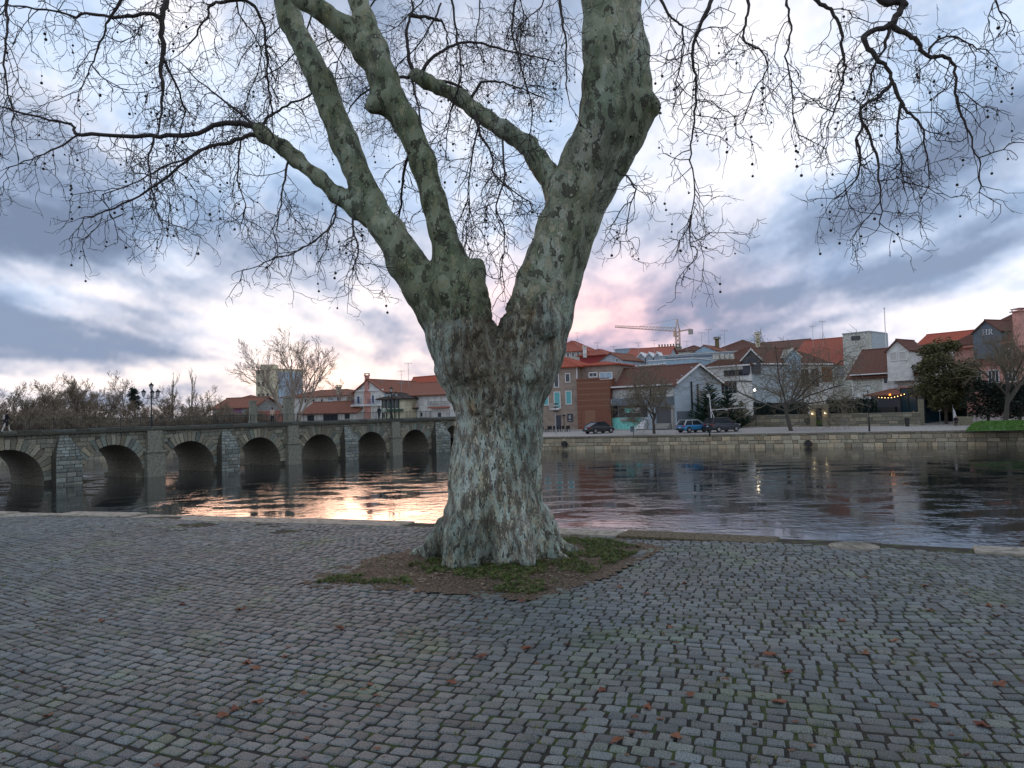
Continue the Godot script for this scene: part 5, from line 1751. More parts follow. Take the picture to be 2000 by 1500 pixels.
func make_town() -> void:
	var x: Transform3D
	# --- brown house with turquoise shutters
	var h := house("brown_house", "taupe three-storey house with bright red roof and turquoise shutters by the quay", Vector3(2.217, -1.600, -127.500), Vector3(8.442, 0.000, 4.000), Vector3(5.567, 0.000, -11.748), 10.37, "hip", 2.1, 0.7, M.taupe, M.roof_red)
	window(h, "f", 5.24, 7.07, 0.91, 2.20, "pane"); window(h, "f", 7.25, 7.83, 0.90, 1.51, "pane")
	window(h, "f", 3.12, 4.16, 1.11, 1.70, "teal"); window(h, "f", 5.15, 3.60, 1.18, 2.79, "teal"); window(h, "f", 7.24, 4.22, 1.08, 2.26, "teal")
	window(h, "f", 3.04, 7.58, 0.92, 1.45, "pane")
	balcony(h, "f", 4.65, 3.52, 1.6, 0.8, M.white, M.white, 0.9)
	panel(h, "f", "door", 5.31, 0.23, 1.00, 2.27, M.dark_box, 0.05)
	panel(h, "f", "downpipe", 9.25, 8.35, 0.13, 2.17, M.trim, 0.12)
	var sg := panel(h, "f", "sign_board", 7.41, 1.37, 0.98, 1.34, M.dark_box, 0.08)
	x = face(h, "f")
	letters("6", 0.75, M.trim, sg, Transform3D(x.basis, x.basis * Vector3(0, 0.12, 0.1)), "emblem")
	var lg := Geo.new()
	lg.box(Transform3D(x.basis, x.basis * Vector3(0, -0.42, 0.09)), Vector3(0.5, 0.06, 0.02))
	part("lettering_line", lg, M.trim, sg)
	house("", "", Vector3(10.832, -1.600, -125.500), Vector3(6.127, 0.000, 3.500), Vector3(4.464, 0.000, -7.815), 10.54, "hip", 0.7, 0.5, M.taupe, M.roof_red, h.node)
	var hw := house("", "", Vector3(10.475, -1.600, -122.800), Vector3(5.029, 0.000, 2.500), Vector3(1.068, 0.000, -2.149), 8.20, "flat", 0, 0, M.cladding, M.cladding, h.node)
	hw.node = h.node
	# cladding boards
	var yy := 0.0
	var top: float = 8.28
	var k := 0
	while yy < top - 0.1:
		var skip: bool = yy < 3.29 - 0.1
		if skip:
			panel(hw, "f", "board", 0.02, yy, 0.69 - 0.04, 0.21, M.cladding if k % 3 else M.door_wood, 0.05)
			panel(hw, "f", "board", 3.14 + 0.04, yy, 5.37 - 3.14 - 0.06, 0.21, M.cladding, 0.05)
		else:
			panel(hw, "f", "board", 0.02, yy, 5.48, 0.21, M.cladding if k % 4 else M.door_wood, 0.05)
		yy += 0.235
		k += 1
	panel(hw, "f", "garage_door", 1.30, 0.00, 1.75, 3.20, M.door_wood, 0.02)
	window(hw, "f", 2.15, 8.45, 1.48, 0.82, "pane", null, 2)
	window(hw, "f", 3.97, 8.03, 2.14, 1.14, "sky_blue", null, 2)
	# white canopy behind the restaurant
	var cg := Geo.new()
	var c0: Vector3 = Vector3(13.972, 8.501, -131.000)
	var c1: Vector3 = Vector3(26.267, 9.117, -129.000)
	cg.bar(c0 - c0, c1 - c0, 4.0, 0.22)
	var cn := thing("white_canopy", "flat white canopy roof behind the tiled restaurant", "canopy", c0)
	part("roof_slab", cg, M.trim, cn)
	var pg := Geo.new()
	for e in [0.1, 0.5, 0.9]:
		var q: Vector3 = (c1 - c0) * e
		pg.bar(Vector3(q.x, -1.6 - c0.y, q.z - 2.0), Vector3(q.x, q.y, q.z - 2.0), 0.2)
	part("post", pg, M.trim, cn)
	# --- tiled restaurant with slab-clad gable
	h = house("tiled_restaurant", "two-storey restaurant with big brown tiled roof and pale slab-clad gable", Vector3(13.635, -1.600, -124.000), Vector3(10.546, 0.000, 11.000), Vector3(7.850, 0.000, -3.000), 6.97, "gable_u", 9.83 - 6.97, 0.7, M.slate, M.roof_brown)
	x = face(h, "f")
	panel(h, "f", "upper_wall", 0.73, 4.85, 14.39, 1.59, M.pale_wall, 0.05)
	window(h, "f", 1.91, 5.18, 1.99, 1.40, "blind"); window(h, "f", 5.34, 5.14, 2.41, 1.37, "blind"); window(h, "f", 8.94, 5.11, 2.12, 1.34, "blind"); window(h, "f", 12.19, 5.08, 1.85, 1.31, "pane")
	panel(h, "f", "gutter", 0.02, 6.62, 15.15, 0.20, M.trim, 0.95)
	var bn := panel(h, "f", "balcony_front", 0.89, 3.81, 14.18, 1.11, M.slate_dark, 1.0)
	letters("S", 1.0, M.trim, bn, Transform3D(x.basis, x.basis * Vector3(4.27 - 8.30, 0.0, 1.03)), "lettering")
	for e in 6:
		panel(h, "f", "shade_pane", 1.68 + e * (10.55 - 1.68) / 6.0, 1.93, (10.55 - 1.68) / 6.0 - 0.12, 3.78 - 1.93, M.pane, 0.05)  # dark panes paint in the shaded openings and glass of the ground floor
	panel(h, "f", "mint_wall", 1.71, -0.09, 7.22, 1.94, M.mint, 0.5)
	panel(h, "f", "mint_sign", 6.04, 2.63, 2.88, 0.72, M.mint, 0.3)
	panel(h, "f", "poster", 7.84, 2.61, 1.08, 0.80, M.trim, 0.35)
	panel(h, "f", "counter", 5.38, 1.36, 2.90, 0.40, M.concrete, 0.75)
	panel(h, "f", "pier", 10.52, 0.06, 1.42, 3.52, M.grey_wall, 0.4)
	panel(h, "f", "pier", 14.71, 0.06, 0.36, 3.51, M.concrete, 0.3)
	panel(h, "f", "large_door", 12.05, 0.98, 2.58, 2.47, M.door_paint, 0.1)
	panel(h, "f", "step", 11.99, 0.52, 2.58, 0.39, M.concrete, 0.8); panel(h, "f", "step", 11.97, 0.14, 2.58, 0.39, M.concrete, 1.3)
	for e in 3:
		panel(h, "f", "white_step", 8.42 + e * 0.35, 0.1 + e * 0.42, 1.7 - e * 0.35, 0.38, M.trim, 1.0 - e * 0.2)
	# gable slabs
	var st := []
	var rng := rnd(31)
	x = face(h, "r")
	var glen: float = ((h.p[2] as Vector3) - (h.p[1] as Vector3)).length()
	var gh: float = h.h
	var gr: float = 9.83 - 6.97
	courses(st, rng, h.p[1], h.p[2], 0.05, gh + gr - 0.5, Vector2(0.62, 0.62), Vector2(1.4, 2.2), Color(0.34, 0.4, 0.43), Vector2(0.03, 0.04))
	st = st.filter(func(s): return s[7] + s[9] * 0.5 < gh + gr * (1.0 - absf(s[6] - glen * 0.5) / (glen * 0.5)) - 0.15 or s[7] < gh)
	for s in st:
		var g2 := Geo.new()
		g2.col = s[4]
		var b := rng.randf_range(0.9, 1.06)
		g2.col = Color(0.48 * b, 0.56 * b, 0.6 * b)
		var xf: Transform3D = s[0]
		g2.slab(Transform3D(xf.basis, Vector3.ZERO), s[1] + 0.02, s[2] + 0.015, s[3], 0.01)
		part("panel", g2, M.cloth, h.node, xf.origin)
	panel(h, "r", "door", 0.26, 0.00, 2.69, 2.68, M.slate_dark, 0.06)
	panel(h, "r", "flue", 2.83, 2.88, 0.23, 4.24, M.iron, 0.2); panel(h, "r", "flue", 3.92, 2.86, 0.23, 3.86, M.iron, 0.2)
	# white verge along the gable
	var vg := Geo.new()
	var ap: Vector3 = ((h.p[1] as Vector3) + (h.p[2] as Vector3)) * 0.5 + Vector3(0, gh + gr - 0.12, 0)
	var nn := x.basis.z * 0.72
	vg.bar((h.p[1] as Vector3) + Vector3(0, gh - 0.15, 0) + nn, ap + nn, 0.08, 0.28)
	vg.bar((h.p[2] as Vector3) + Vector3(0, gh - 0.15, 0) + nn, ap + nn, 0.08, 0.28)
	part("verge", vg, M.trim, h.node)
	# --- white warehouse with strip window
	h = house("white_hall", "white hall with dark strip window, slate side and brown tiled roof with dormer", Vector3(33.695, -1.200, -131.000), Vector3(5.801, 0.000, 6.000), Vector3(16.718, 0.000, -8.000), 9.62, "hip", 3.2, 0.5, M.white, M.roof_brown)
	window(h, "f", 3.37, 7.91, 4.63, 1.03, "pane", M.dark_box, 5)
	panel(h, "r", "slate_cladding", 0.24, 2.08, 10.29, 7.57, M.slate, 0.05)
	window(h, "r", 10.97, 5.62, 2.03, 3.35, "pane", null, 2); window(h, "r", 13.36, 5.68, 2.07, 3.29, "pane", null, 2)  # dark panes paint in the shade of an open recess
	panel(h, "r", "rust_panel", 16.08, 6.64, 2.48, 2.60, M.rust, 0.06)
	panel(h, "f", "gutter", 0.26, 9.49, 8.24, 0.22, M.trim, 0.6)
	panel(h, "r", "gutter", 0.20, 9.62, 18.08, 0.22, M.trim, 0.6)
	for e in [[1393, 1401], [1403, 1412], [1413, 1422], [1423, 1433]]:
		var q: Vector3 = Vector3(35.609, 9.951, -127.000)
		var lx: Vector3 = q + Vector3((e[0] + e[1] - 2826) * 0.043, 0, (e[0] - 1413) * -0.02)
		var dg := Geo.new()
		dg.box(Transform3D(Basis(), Vector3.ZERO), Vector3(0.66, 0.85, 1.6))
		part("roof_light", dg, M.stained_wall, h.roof, lx - (h.node as Node3D).position)
	var hd := house("", "", Vector3(38.299, 9.439, -125.500), Vector3(2.638, 0.000, 1.000), Vector3(1.773, 0.000, -4.675), 0.1, "gable_v", 1.5, 0.4, M.dark_box, M.white, h.node)
	hd = house("", "", Vector3(46.322, 9.792, -128.000), Vector3(2.593, 0.000, 0.000), Vector3(0.000, 0.000, -5.000), 0.1, "gable_v", 1.2, 0.25, M.sky_blue, M.pale_wall, h.node)
	antenna(h, Vector3(37.894, 11.767, -134.000), 3.4)
	# --- dark glazed annex
	h = house("glazed_annex", "small white annex with dark glazed upper floor beside the slab-clad gable", Vector3(33.248, -1.600, -121.000), Vector3(2.263, 0.000, 2.000), Vector3(3.311, 0.000, -3.747), 7.17, "flat", 0, 0, M.white, M.dark_box)
	for e in 4:
		panel(h, "f", "glazing", 0.06 + e * 0.69, 5.30, 0.62, 7.01 - 5.30, M.pane, 0.06)
	# --- red roofed house with white roof tower
	h = house("red_roofed_house", "large house with broad rose-red roof and slate gable above the quay", Vector3(54.487, 0.500, -150.000), Vector3(8.727, 0.000, 9.000), Vector3(10.431, 0.000, -6.000), 8.71, "gable_u", 5.3, 0.3, M.stained_wall, M.roof_rose)
	panel(h, "r", "slate_cladding", 0.45, 3.69, 10.79, 4.68, M.slate_dark, 0.05)
	panel(h, "f", "vent", 9.63, 6.23, 1.72, 1.64, M.galvanised, 0.5)
	var h2 := house("", "", Vector3(61.880, 0.500, -141.000), Vector3(3.054, 0.000, 4.000), Vector3(5.629, 0.000, -5.000), 14.08, "flat", 0, 0, M.stained_wall, M.slate, h.node)
	h2.node = h.node
	window(h2, "f", 1.71, 12.71, 1.65, 0.75, "pane", M.dark_box)
	panel(h2, "r", "slate_cladding", 0.92, 7.35, 7.15, 6.67, M.slate, 0.05)
	antenna(h, Vector3(59.151, 14.185, -148.000), 2.8); antenna(h, Vector3(60.654, 14.349, -147.000), 3.4)
	# --- white house with dormer
	h = house("dormer_house", "white house with brown tiled roof and a tall white dormer of two shuttered windows", Vector3(54.247, -1.400, -121.000), Vector3(7.155, 0.000, 9.000), Vector3(7.828, 0.000, -6.223), 7.47, "gable_u", 4.2, 0.7, M.white, M.roof_brown)
	window(h, "f", 8.26, 5.91, 1.05, 1.46, "pane", null, 3)
	window(h, "f", 5.02, 5.83, 0.78, 1.50, "pane")
	panel(h, "f", "stained_wall", 0.21, 4.76, 4.55, 2.65, M.stained_wall, 0.05)
	panel(h, "f", "gutter", 0.11, 7.38, 11.35, 0.16, M.trim, 0.85)
	panel(h, "f", "air_unit", 6.61, 5.21, 0.84, 0.55, M.trim, 0.5)
	var h3 := house("", "", Vector3(56.970, 7.271, -114.800), Vector3(1.967, 0.000, 2.600), Vector3(3.988, 0.000, -3.016), 2.24, "gable_v", 1.5, 0.35, M.white, M.roof_brown, h.node)
	h3.node = h.node
	window(h3, "f", 0.45, 0.53, 1.15, 1.39, "blind"); window(h3, "f", 1.83, 0.52, 1.13, 1.37, "blind")
	# flag pole
	var fp := thing("flag_pole", "tall thin white pole rising beside the dormer house", "pole", Vector3(61.452, 3.763, -124.000))
	var fg := Geo.new()
	fg.cyl(Vector3(0, -8, 0), Vector3(0, 13.3003, 0), 0.09, 0.06, 6)
	fg.ball(Vector3(0, 13.3003, 0), Vector3.ONE * 0.14)
	part("shaft", fg, M.trim, fp)
	# --- orange roof behind, pink house at the right
	h = house("orange_roofed_house", "house with plain orange roof showing behind the evergreen tree", Vector3(84.808, 3.000, -158.000), Vector3(5.325, 0.000, 8.000), Vector3(7.492, 0.000, -4.987), 10.46, "gable_u", 2.3, 0.3, M.pale_wall, M.roof_red)
	h = house("pink_mansion", "large rose-pink house with dark slate pediment behind the bare tree at right", Vector3(70.747, -1.400, -121.000), Vector3(5.108, 0.000, 15.000), Vector3(11.359, 0.000, -3.868), 11.70, "hip", 4.6, 0.8, M.pink, M.roof_brown)
	window(h, "f", 3.64, 9.20, 0.79, 1.27, "blind"); window(h, "f", 5.31, 9.31, 0.85, 1.25, "crimson"); window(h, "f", 6.67, 9.20, 1.00, 1.31, "pane", null, 2); window(h, "f", 8.82, 9.19, 1.12, 1.36, "pane", null, 2)
	window(h, "f", 5.81, 5.51, 1.84, 2.01, "pane", null, 3); window(h, "f", 8.48, 5.54, 1.84, 1.97, "pane", null, 3); window(h, "f", 3.20, 5.63, 1.58, 1.90, "pane", null, 2)
	panel(h, "f", "cornice", 0.42, 8.42, 14.91, 0.31, M.rose, 0.4); panel(h, "f", "cornice", 0.59, 11.17, 14.88, 0.38, M.rose, 0.7)
	var hp := house("", "", Vector3(71.182, 10.369, -116.500), Vector3(1.732, 0.000, 4.000), Vector3(5.506, 0.000, -2.384), 1.63, "gable_v", 1.7, 0.3, M.slate_dark, M.roof_brown, h.node)
	hp.node = h.node
	x = face(hp, "f")
	letters("HR", 1.15, M.trim, h.node, Transform3D(x.basis, x * Vector3(2.38, 1.19 + 0.25, 0.08)))
	chimney(h, Vector3(73.014, 10.660, -108.000), 1.5, 3.4, M.pink)
	# --- left of the tree: pink and white house
	h = house("pink_striped_house", "white and pink gabled house with blue balconies beyond the bridge", Vector3(-26.668, 0.200, -128.000), Vector3(5.441, 0.000, 3.000), Vector3(6.094, 0.000, -13.000), 5.53, "gable_v", 7.52 - 5.53, 0.4, M.white, M.roof_old)
	panel(h, "f", "pink_strip", 2.15, 0.93, 1.31, 4.62, M.pink, 0.12)
	panel(h, "f", "flue", 2.45, 5.54, 0.76, 1.88, M.pink, 0.3)
	panel(h, "f", "band", -0.01, 5.53, 6.21, 0.26, M.trim, 0.25)
	panel(h, "f", "band", -0.29, 3.06, 6.44, 0.26, M.trim, 0.7)
	window(h, "f", 0.51, 3.46, 0.78, 1.38, "shutter_blue"); window(h, "f", 1.73, 3.43, 0.44, 1.46, "blind"); window(h, "f", 3.70, 3.46, 0.65, 1.45, "shutter_blue"); window(h, "f", 5.10, 3.41, 0.75, 1.52, "blind")
	window(h, "f", 0.46, 1.05, 0.78, 1.55, "blind"); window(h, "f", 1.67, 1.03, 0.44, 1.54, "blind"); window(h, "f", 3.64, 1.07, 0.76, 1.53, "blind"); window(h, "f", 5.05, 1.13, 0.75, 1.52, "blind")
	balcony(h, "f", -0.06, 3.29, 1.7, 0.7, M.shutter_blue, M.trim, 0.85); balcony(h, "f", 3.24, 3.28, 2.2, 0.7, M.shutter_blue, M.trim, 0.85)
	panel(h, "r", "blue_wall", 0.08, 2.34, 9.70, 2.97, M.sky_blue, 0.04)
	chimney(h, Vector3(-24.289, 7.390, -127.000), 0.7, 0.9, M.pink)
	antenna(h, Vector3(-21.996, 6.071, -128.000), 1.6); antenna(h, Vector3(-19.267, 7.372, -132.000), 2.0); antenna(h, Vector3(-18.287, 7.607, -134.000), 3.2)
	# --- long white house with old tiles
	h = house("long_white_house", "long white house with worn tiled roof and two balconies near the bridge end", Vector3(-17.087, 0.200, -118.000), Vector3(9.877, 0.000, 6.000), Vector3(5.192, 0.000, -8.547), 4.61, "gable_u", 1.9, 0.7, M.white, M.roof_old)
	window(h, "f", 0.56, 2.94, 0.71, 0.95, "blind"); window(h, "f", 1.88, 2.99, 0.50, 0.95, "blind"); window(h, "f", 3.48, 3.02, 0.59, 0.94, "blind"); window(h, "f", 4.76, 3.06, 0.68, 0.93, "blind"); window(h, "f", 6.13, 3.18, 0.48, 0.93, "blind"); window(h, "f", 7.19, 3.22, 0.67, 0.92, "blind"); window(h, "f", 8.43, 3.18, 0.76, 0.92, "blind")
	window(h, "f", 0.50, 0.80, 0.51, 0.95, "pane"); window(h, "f", 3.32, 0.98, 0.69, 0.86, "pane"); window(h, "f", 6.64, 0.84, 0.96, 0.93, "pane"); window(h, "f", 1.72, 0.78, 0.80, 0.95, "blind"); window(h, "f", 4.89, 0.72, 0.59, 1.09, "blind"); window(h, "f", 8.17, 0.81, 0.95, 1.00, "blind")
	balcony(h, "f", 0.02, 2.36, 3.1, 1.0, M.cladding, M.roof_dark, 0.8); balcony(h, "f", 5.61, 2.38, 3.4, 1.0, M.iron, M.roof_rose, 0.9)
	antenna(h, Vector3(-17.240, 5.961, -118.000), 0.8)
	h = house("green_porch", "dark green timber porch with low dark roof between the two white houses", Vector3(-20.012, 0.200, -116.000), Vector3(3.736, 0.000, 2.000), Vector3(2.124, 0.000, -3.967), 3.90, "hip", 0.9, 0.6, M.cream, M.roof_dark, null, "porch")
	for e in 5:
		panel(h, "f", "post", 0.05 + e * 0.78, 0, 0.16, 3.82, M.shutter_green, 0.12)
	for e in 4:
		panel(h, "f", "glazing", 0.3 + e * 0.78, 2.50, 0.45, 3.74 - 2.50, M.pane, 0.05)
	panel(h, "f", "rail", -0.08, 2.03, 4.14, 0.31, M.shutter_green, 0.5)
	# --- red house behind
	h = house("crimson_house", "dark red house with bright roof behind the long white house", Vector3(-20.880, 2.000, -152.000), Vector3(5.857, 0.000, 6.000), Vector3(2.022, 0.000, -4.000), 5.39, "gable_u", 1.8, 0.3, M.crimson, M.roof_red)
	h = house("attic_house", "house with red tiled attic and blue side wall just left of the tree trunk", Vector3(-18.086, 2.000, -160.000), Vector3(5.829, 0.000, 4.000), Vector3(4.526, 0.000, -6.596), 6.75, "gable_u", 1.2, 0.4, M.stained_wall, M.roof_red)
	window(h, "f", 2.72, 6.09, 1.39, 0.75, "pane"); window(h, "f", 4.39, 6.13, 1.10, 0.85, "blind")
	antenna(h, Vector3(-15.878, 9.497, -158.000), 3.6)
	# --- low brown roofed houses by the bare tree
	h = house("low_white_house", "low white house with brown tiled roof and dark arched doorways behind the bridge", Vector3(-36.226, 0.200, -130.000), Vector3(10.144, 0.000, 4.000), Vector3(2.935, 0.000, -7.442), 2.22, "gable_u", 1.8, 0.5, M.white, M.roof_old)
	window(h, "f", 1.28, 0.82, 1.36, 0.96, "pane", M.dark_box); window(h, "f", 4.51, 0.65, 2.87, 1.47, "pane", M.dark_box, 4); window(h, "f", 8.80, 1.01, 0.90, 1.02, "pane", M.dark_box)
	h = house("pale_villa", "pale villa with low brown roof seen through the bare branches", Vector3(-45.348, 0.500, -150.000), Vector3(15.361, 0.000, 7.000), Vector3(4.147, 0.000, -9.100), 5.16, "hip", 1.3, 0.5, M.pale_wall, M.roof_old)
	window(h, "f", 10.87, 4.07, 1.81, 0.88, "sky_blue"); window(h, "f", 12.92, 4.01, 1.32, 0.98, "slate_dark"); window(h, "f", 5.18, 3.85, 0.75, 1.00, "pane"); window(h, "f", 7.17, 3.80, 0.74, 0.99, "pane"); window(h, "f", 9.15, 3.84, 0.73, 0.99, "pane")
	chimney(h, Vector3(-33.392, 6.226, -146.000), 0.8, 1.0, M.cream)
	h = house("cream_tower_block", "cream tower block with blue-grey side wall behind the bare tree", Vector3(-55.796, 0.500, -165.000), Vector3(6.034, 0.000, 4.000), Vector3(3.678, 0.000, -6.000), 11.63, "flat", 0, 0, M.cream, M.cream, null, "building")
	panel(h, "r", "blue_wall", 0.06, 2.91, 6.82, 8.10, M.sky_blue, 0.05)
	for r in 4:
		for c in 3:
			window(h, "f", 0.7 + c * 1.45, 3.0 + r * 2.6, 0.6, 0.9, "pane", M.dark_box)
	var tb := Geo.new()
	tb.box(Transform3D(Basis(), Vector3.ZERO), Vector3(3.0, 1.4, 3.0))
	part("roof_room", tb, M.cream, h.node, Vector3(-52.718, 12.584, -165.000) - (h.node as Node3D).position)
	h = house("muralled_house", "low house whose pale wall carries blue and purple painted murals behind the bridge", Vector3(-53.015, 0.200, -134.000), Vector3(8.185, 0.000, 3.000), Vector3(2.753, 0.000, -7.511), 3.56, "gable_u", 1.7, 0.4, M.mural, M.roof_old)
	panel(h, "f", "purple_mural", 4.40, 1.68, 1.86, 1.78, M.purple, 0.03)
	h = house("red_shed", "low red-painted shed behind the railing by the first pillar", Vector3(-43.856, 0.200, -131.000), Vector3(4.507, 0.000, 2.000), Vector3(1.217, 0.000, -2.742), 2.67, "flat", 0, 0, M.rose, M.rose, null, "shed")
	h = house("brown_roofed_house", "house with low brown roof far behind the muralled wall", Vector3(-64.384, 1.000, -170.000), Vector3(7.574, 0.000, 2.000), Vector3(2.043, 0.000, -7.735), 4.47, "hip", 1.5, 0.4, M.pale_wall, M.roof_old)
	# --- houses on the hill behind the quay
	h = house("stone_house", "pale stone house with red roof just right of the plane tree", Vector3(7.540, 3.000, -160.000), Vector3(6.873, 0.000, 4.000), Vector3(5.030, 0.000, -8.643), 10.87, "hip", 2.6, 0.5, M.stained_wall, M.roof_rose)
	for e in 5:
		window(h, "f", 2.4 + e * 1.15, 9.70, 0.6, 1.0, "pane")
	antenna(h, Vector3(13.879, 14.289, -158.000), 3.6)
	h = house("crimson_eaved_house", "house with red roof and crimson eaves behind the brown house", Vector3(14.006, 3.000, -155.000), Vector3(4.761, 0.000, 3.000), Vector3(4.265, 0.000, -6.768), 9.71, "hip", 1.4, 0.5, M.crimson, M.roof_rose)
	chimney(h, Vector3(14.984, 13.825, -154.000), 0.7, 0.5, M.white)
	antenna(h, Vector3(17.584, 13.548, -154.000), 1.8)
	h = house("grey_gabled_house", "small blue-grey gabled house above the white canopy", Vector3(17.174, 2.500, -148.000), Vector3(4.158, 0.000, 3.000), Vector3(5.266, 0.000, -7.299), 8.73, "gable_v", 1.4, 0.3, M.grey_wall, M.roof_old)
	window(h, "f", 3.67, 8.13, 0.55, 0.79, "pane")
	antenna(h, Vector3(20.086, 12.396, -148.000), 1.6)
	h = house("blue_box_house", "pale blue flat-roofed house block on the hill", Vector3(22.602, 3.000, -165.000), Vector3(4.020, 0.000, 2.000), Vector3(3.563, 0.000, -7.163), 11.71, "flat", 0, 0, M.sky_blue, M.sky_blue)
	h = house("three_dormer_house", "blue-grey house with red roof and three white dormers on the hill", Vector3(23.371, 3.000, -156.000), Vector3(7.820, 0.000, 4.000), Vector3(4.554, 0.000, -8.903), 8.89, "gable_u", 2.4, 0.4, M.grey_wall, M.roof_rose)
	house("", "", Vector3(25.439, 11.406, -152.600), Vector3(1.337, 0.000, 0.600), Vector3(1.637, 0.000, -3.650), 0.75, "gable_v", 0.75, 0.25, M.grey_wall, M.trim, h.node)
	house("", "", Vector3(26.964, 11.363, -151.900), Vector3(1.324, 0.000, 0.600), Vector3(1.651, 0.000, -3.644), 0.75, "gable_v", 0.75, 0.25, M.grey_wall, M.trim, h.node)
	house("", "", Vector3(28.474, 11.319, -151.200), Vector3(1.311, 0.000, 0.600), Vector3(1.664, 0.000, -3.637), 0.75, "gable_v", 0.75, 0.25, M.grey_wall, M.trim, h.node)
	antenna(h, Vector3(29.163, 13.558, -154.000), 2.0); antenna(h, Vector3(25.929, 13.538, -154.000), 1.6)
	h = house("light_blue_house", "long flat light-blue wall showing above the restaurant ridge", Vector3(24.782, 0.000, -137.000), Vector3(6.942, 0.000, 5.000), Vector3(4.676, 0.000, -6.491), 10.23, "flat", 0, 0, M.sky_blue, M.trim)
	h = house("grey_terrace", "long grey-blue terrace with flat eaves behind the restaurant", Vector3(28.775, 1.000, -147.000), Vector3(13.455, 0.000, 8.000), Vector3(4.600, 0.000, -7.736), 10.77, "flat", 0, 0, M.grey_wall, M.pale_wall)
	panel(h, "f", "gallery", 1.25, 10.10, 13.69, 0.29, M.slate_dark, 0.1)
	antenna(h, Vector3(33.716, 12.006, -145.000), 2.4); antenna(h, Vector3(36.323, 12.250, -144.000), 3.6); antenna(h, Vector3(37.432, 12.335, -143.000), 4.0)
	h = house("hilltop_house", "dark brown-roofed house on the hill beside the castle tower", Vector3(38.613, 4.000, -176.000), Vector3(5.301, 0.000, 3.000), Vector3(3.940, 0.000, -6.962), 10.68, "hip", 1.4, 0.4, M.stained_wall, M.roof_brown)
	h = house("blue_gabled_house", "bright blue gabled house below the olive chimney", Vector3(38.453, 3.000, -160.000), Vector3(3.945, 0.000, 3.000), Vector3(4.843, 0.000, -6.368), 10.40, "gable_v", 1.2, 0.2, M.sky_blue, M.roof_old)
	h = house("wide_brown_roof_house", "house with a wide brown hipped roof and round olive chimney", Vector3(45.219, 4.000, -170.000), Vector3(8.372, 0.000, 6.000), Vector3(6.990, 0.000, -9.754), 9.95, "hip", 2.6, 0.4, M.pale_wall, M.roof_brown)
	chimney(h, Vector3(44.432, 13.790, -163.000), 1.0, 2.4, M.olive, true)
	antenna(h, Vector3(46.624, 15.055, -168.000), 2.6)
	h = house("skylight_house", "brown-roofed house with cream chimney and glass skylights on the hill", Vector3(50.556, 3.000, -160.000), Vector3(8.120, 0.000, 7.000), Vector3(6.529, 0.000, -7.574), 10.15, "gable_u", 2.0, 0.3, M.cream, M.roof_brown)
	chimney(h, Vector3(51.254, 14.825, -157.000), 0.9, 1.6, M.cream, true)
	# --- castle keep with battlements
	h = house("castle_keep", "crenellated stone castle keep on the skyline beneath the crane", Vector3(56.376, 10.000, -290.000), Vector3(8.365, 0.000, 2.000), Vector3(2.093, 0.000, -8.753), 14.85, "flat", 0, 0, M.masonry_plain, M.masonry_plain, null, "castle")
	var cw: float = ((h.p[1] as Vector3) - (h.p[0] as Vector3)).length()
	for e in 8:
		panel(h, "f", "merlon", cw * e / 8.0 + 0.15, h.h, cw / 8.0 * 0.55, 1.2, M.masonry_plain, 0.6)
	make_crane()

func make_crane() -> void:
	var at: Vector3 = Vector3(66.236, 21.185, -300.000)
	var s := 300.0 / 1480.0
	var t := thing("tower_crane", "orange lattice tower crane with long jib above the town roofs", "crane", at)
	var mast := Geo.new()
	var H := 58.0 * s
	var w := 0.8
	for k in 4:
		var o := Vector3(w if k & 1 else -w, 0, w if k & 2 else -w)
		mast.bar(o + Vector3(0, -8, 0), o + Vector3(0, H, 0), 0.22)
	var y := 0.0
	while y < H - 1.0:
		for f in 2:
			var z := w if f else -w
			mast.bar(Vector3(-w, y, z), Vector3(w, y + 1.6, z), 0.16); mast.bar(Vector3(w, y, z), Vector3(-w, y + 1.6, z), 0.16)
		y += 1.6
	part("mast", mast, M.crane, t)
	var jib := Geo.new()
	var a := Vector3(-0.5, H - 1.0, 0)
	var e: Vector3 = Vector3(42.148, 34.815, -305.000) - at
	for q in [Vector3(0, 0, -0.6), Vector3(0, 0, 0.6)]:
		jib.bar(a + q, e + q, 0.18)
	jib.bar(a + Vector3(0, 1.5, 0), e + Vector3(0, 0.6, 0), 0.18)
	for k in 18:
		var p := a.lerp(e, k / 18.0)
		var p2 := a.lerp(e, (k + 0.5) / 18.0)
		var p3 := a.lerp(e, (k + 1) / 18.0)
		var up := Vector3(0, lerpf(1.5, 0.6, k / 18.0), 0)
		jib.bar(p + Vector3(0, 0, 0.6), p2 + up, 0.13); jib.bar(p2 + up, p3 + Vector3(0, 0, 0.6), 0.13)
	part("jib", jib, M.crane, t)
	var cj := Geo.new()
	var c: Vector3 = Vector3(71.000, 31.444, -298.000) - at
	cj.bar(Vector3(0.5, H - 1.0, 0), Vector3(c.x, c.y + 1.0, c.z), 1.2, 0.4)
	part("counter_jib", cj, M.crane, t)
	var wt := Geo.new()
	wt.box(Transform3D(Basis(), c), Vector3(1.6, 2.0, 1.4))
	part("counterweight", wt, M.concrete, t)
	var top := Geo.new()
	var apex := Vector3(0, H + 4.0, 0)
	for k in 4:
		top.bar(Vector3(w if k & 1 else -w, H - 1.0, w if k & 2 else -w), apex, 0.22)
	top.bar(apex, a.lerp(e, 0.62) + Vector3(0, 0.9, 0), 0.1); top.bar(apex, Vector3(c.x, c.y + 1.0, c.z), 0.1)
	part("tower_head", top, M.crane, t)
	var cab := Geo.new()
	cab.box(Transform3D(Basis(), Vector3(-1.2, H - 2.2, 1.0)), Vector3(1.4, 1.8, 1.4))
	part("cab", cab, M.crane, t)

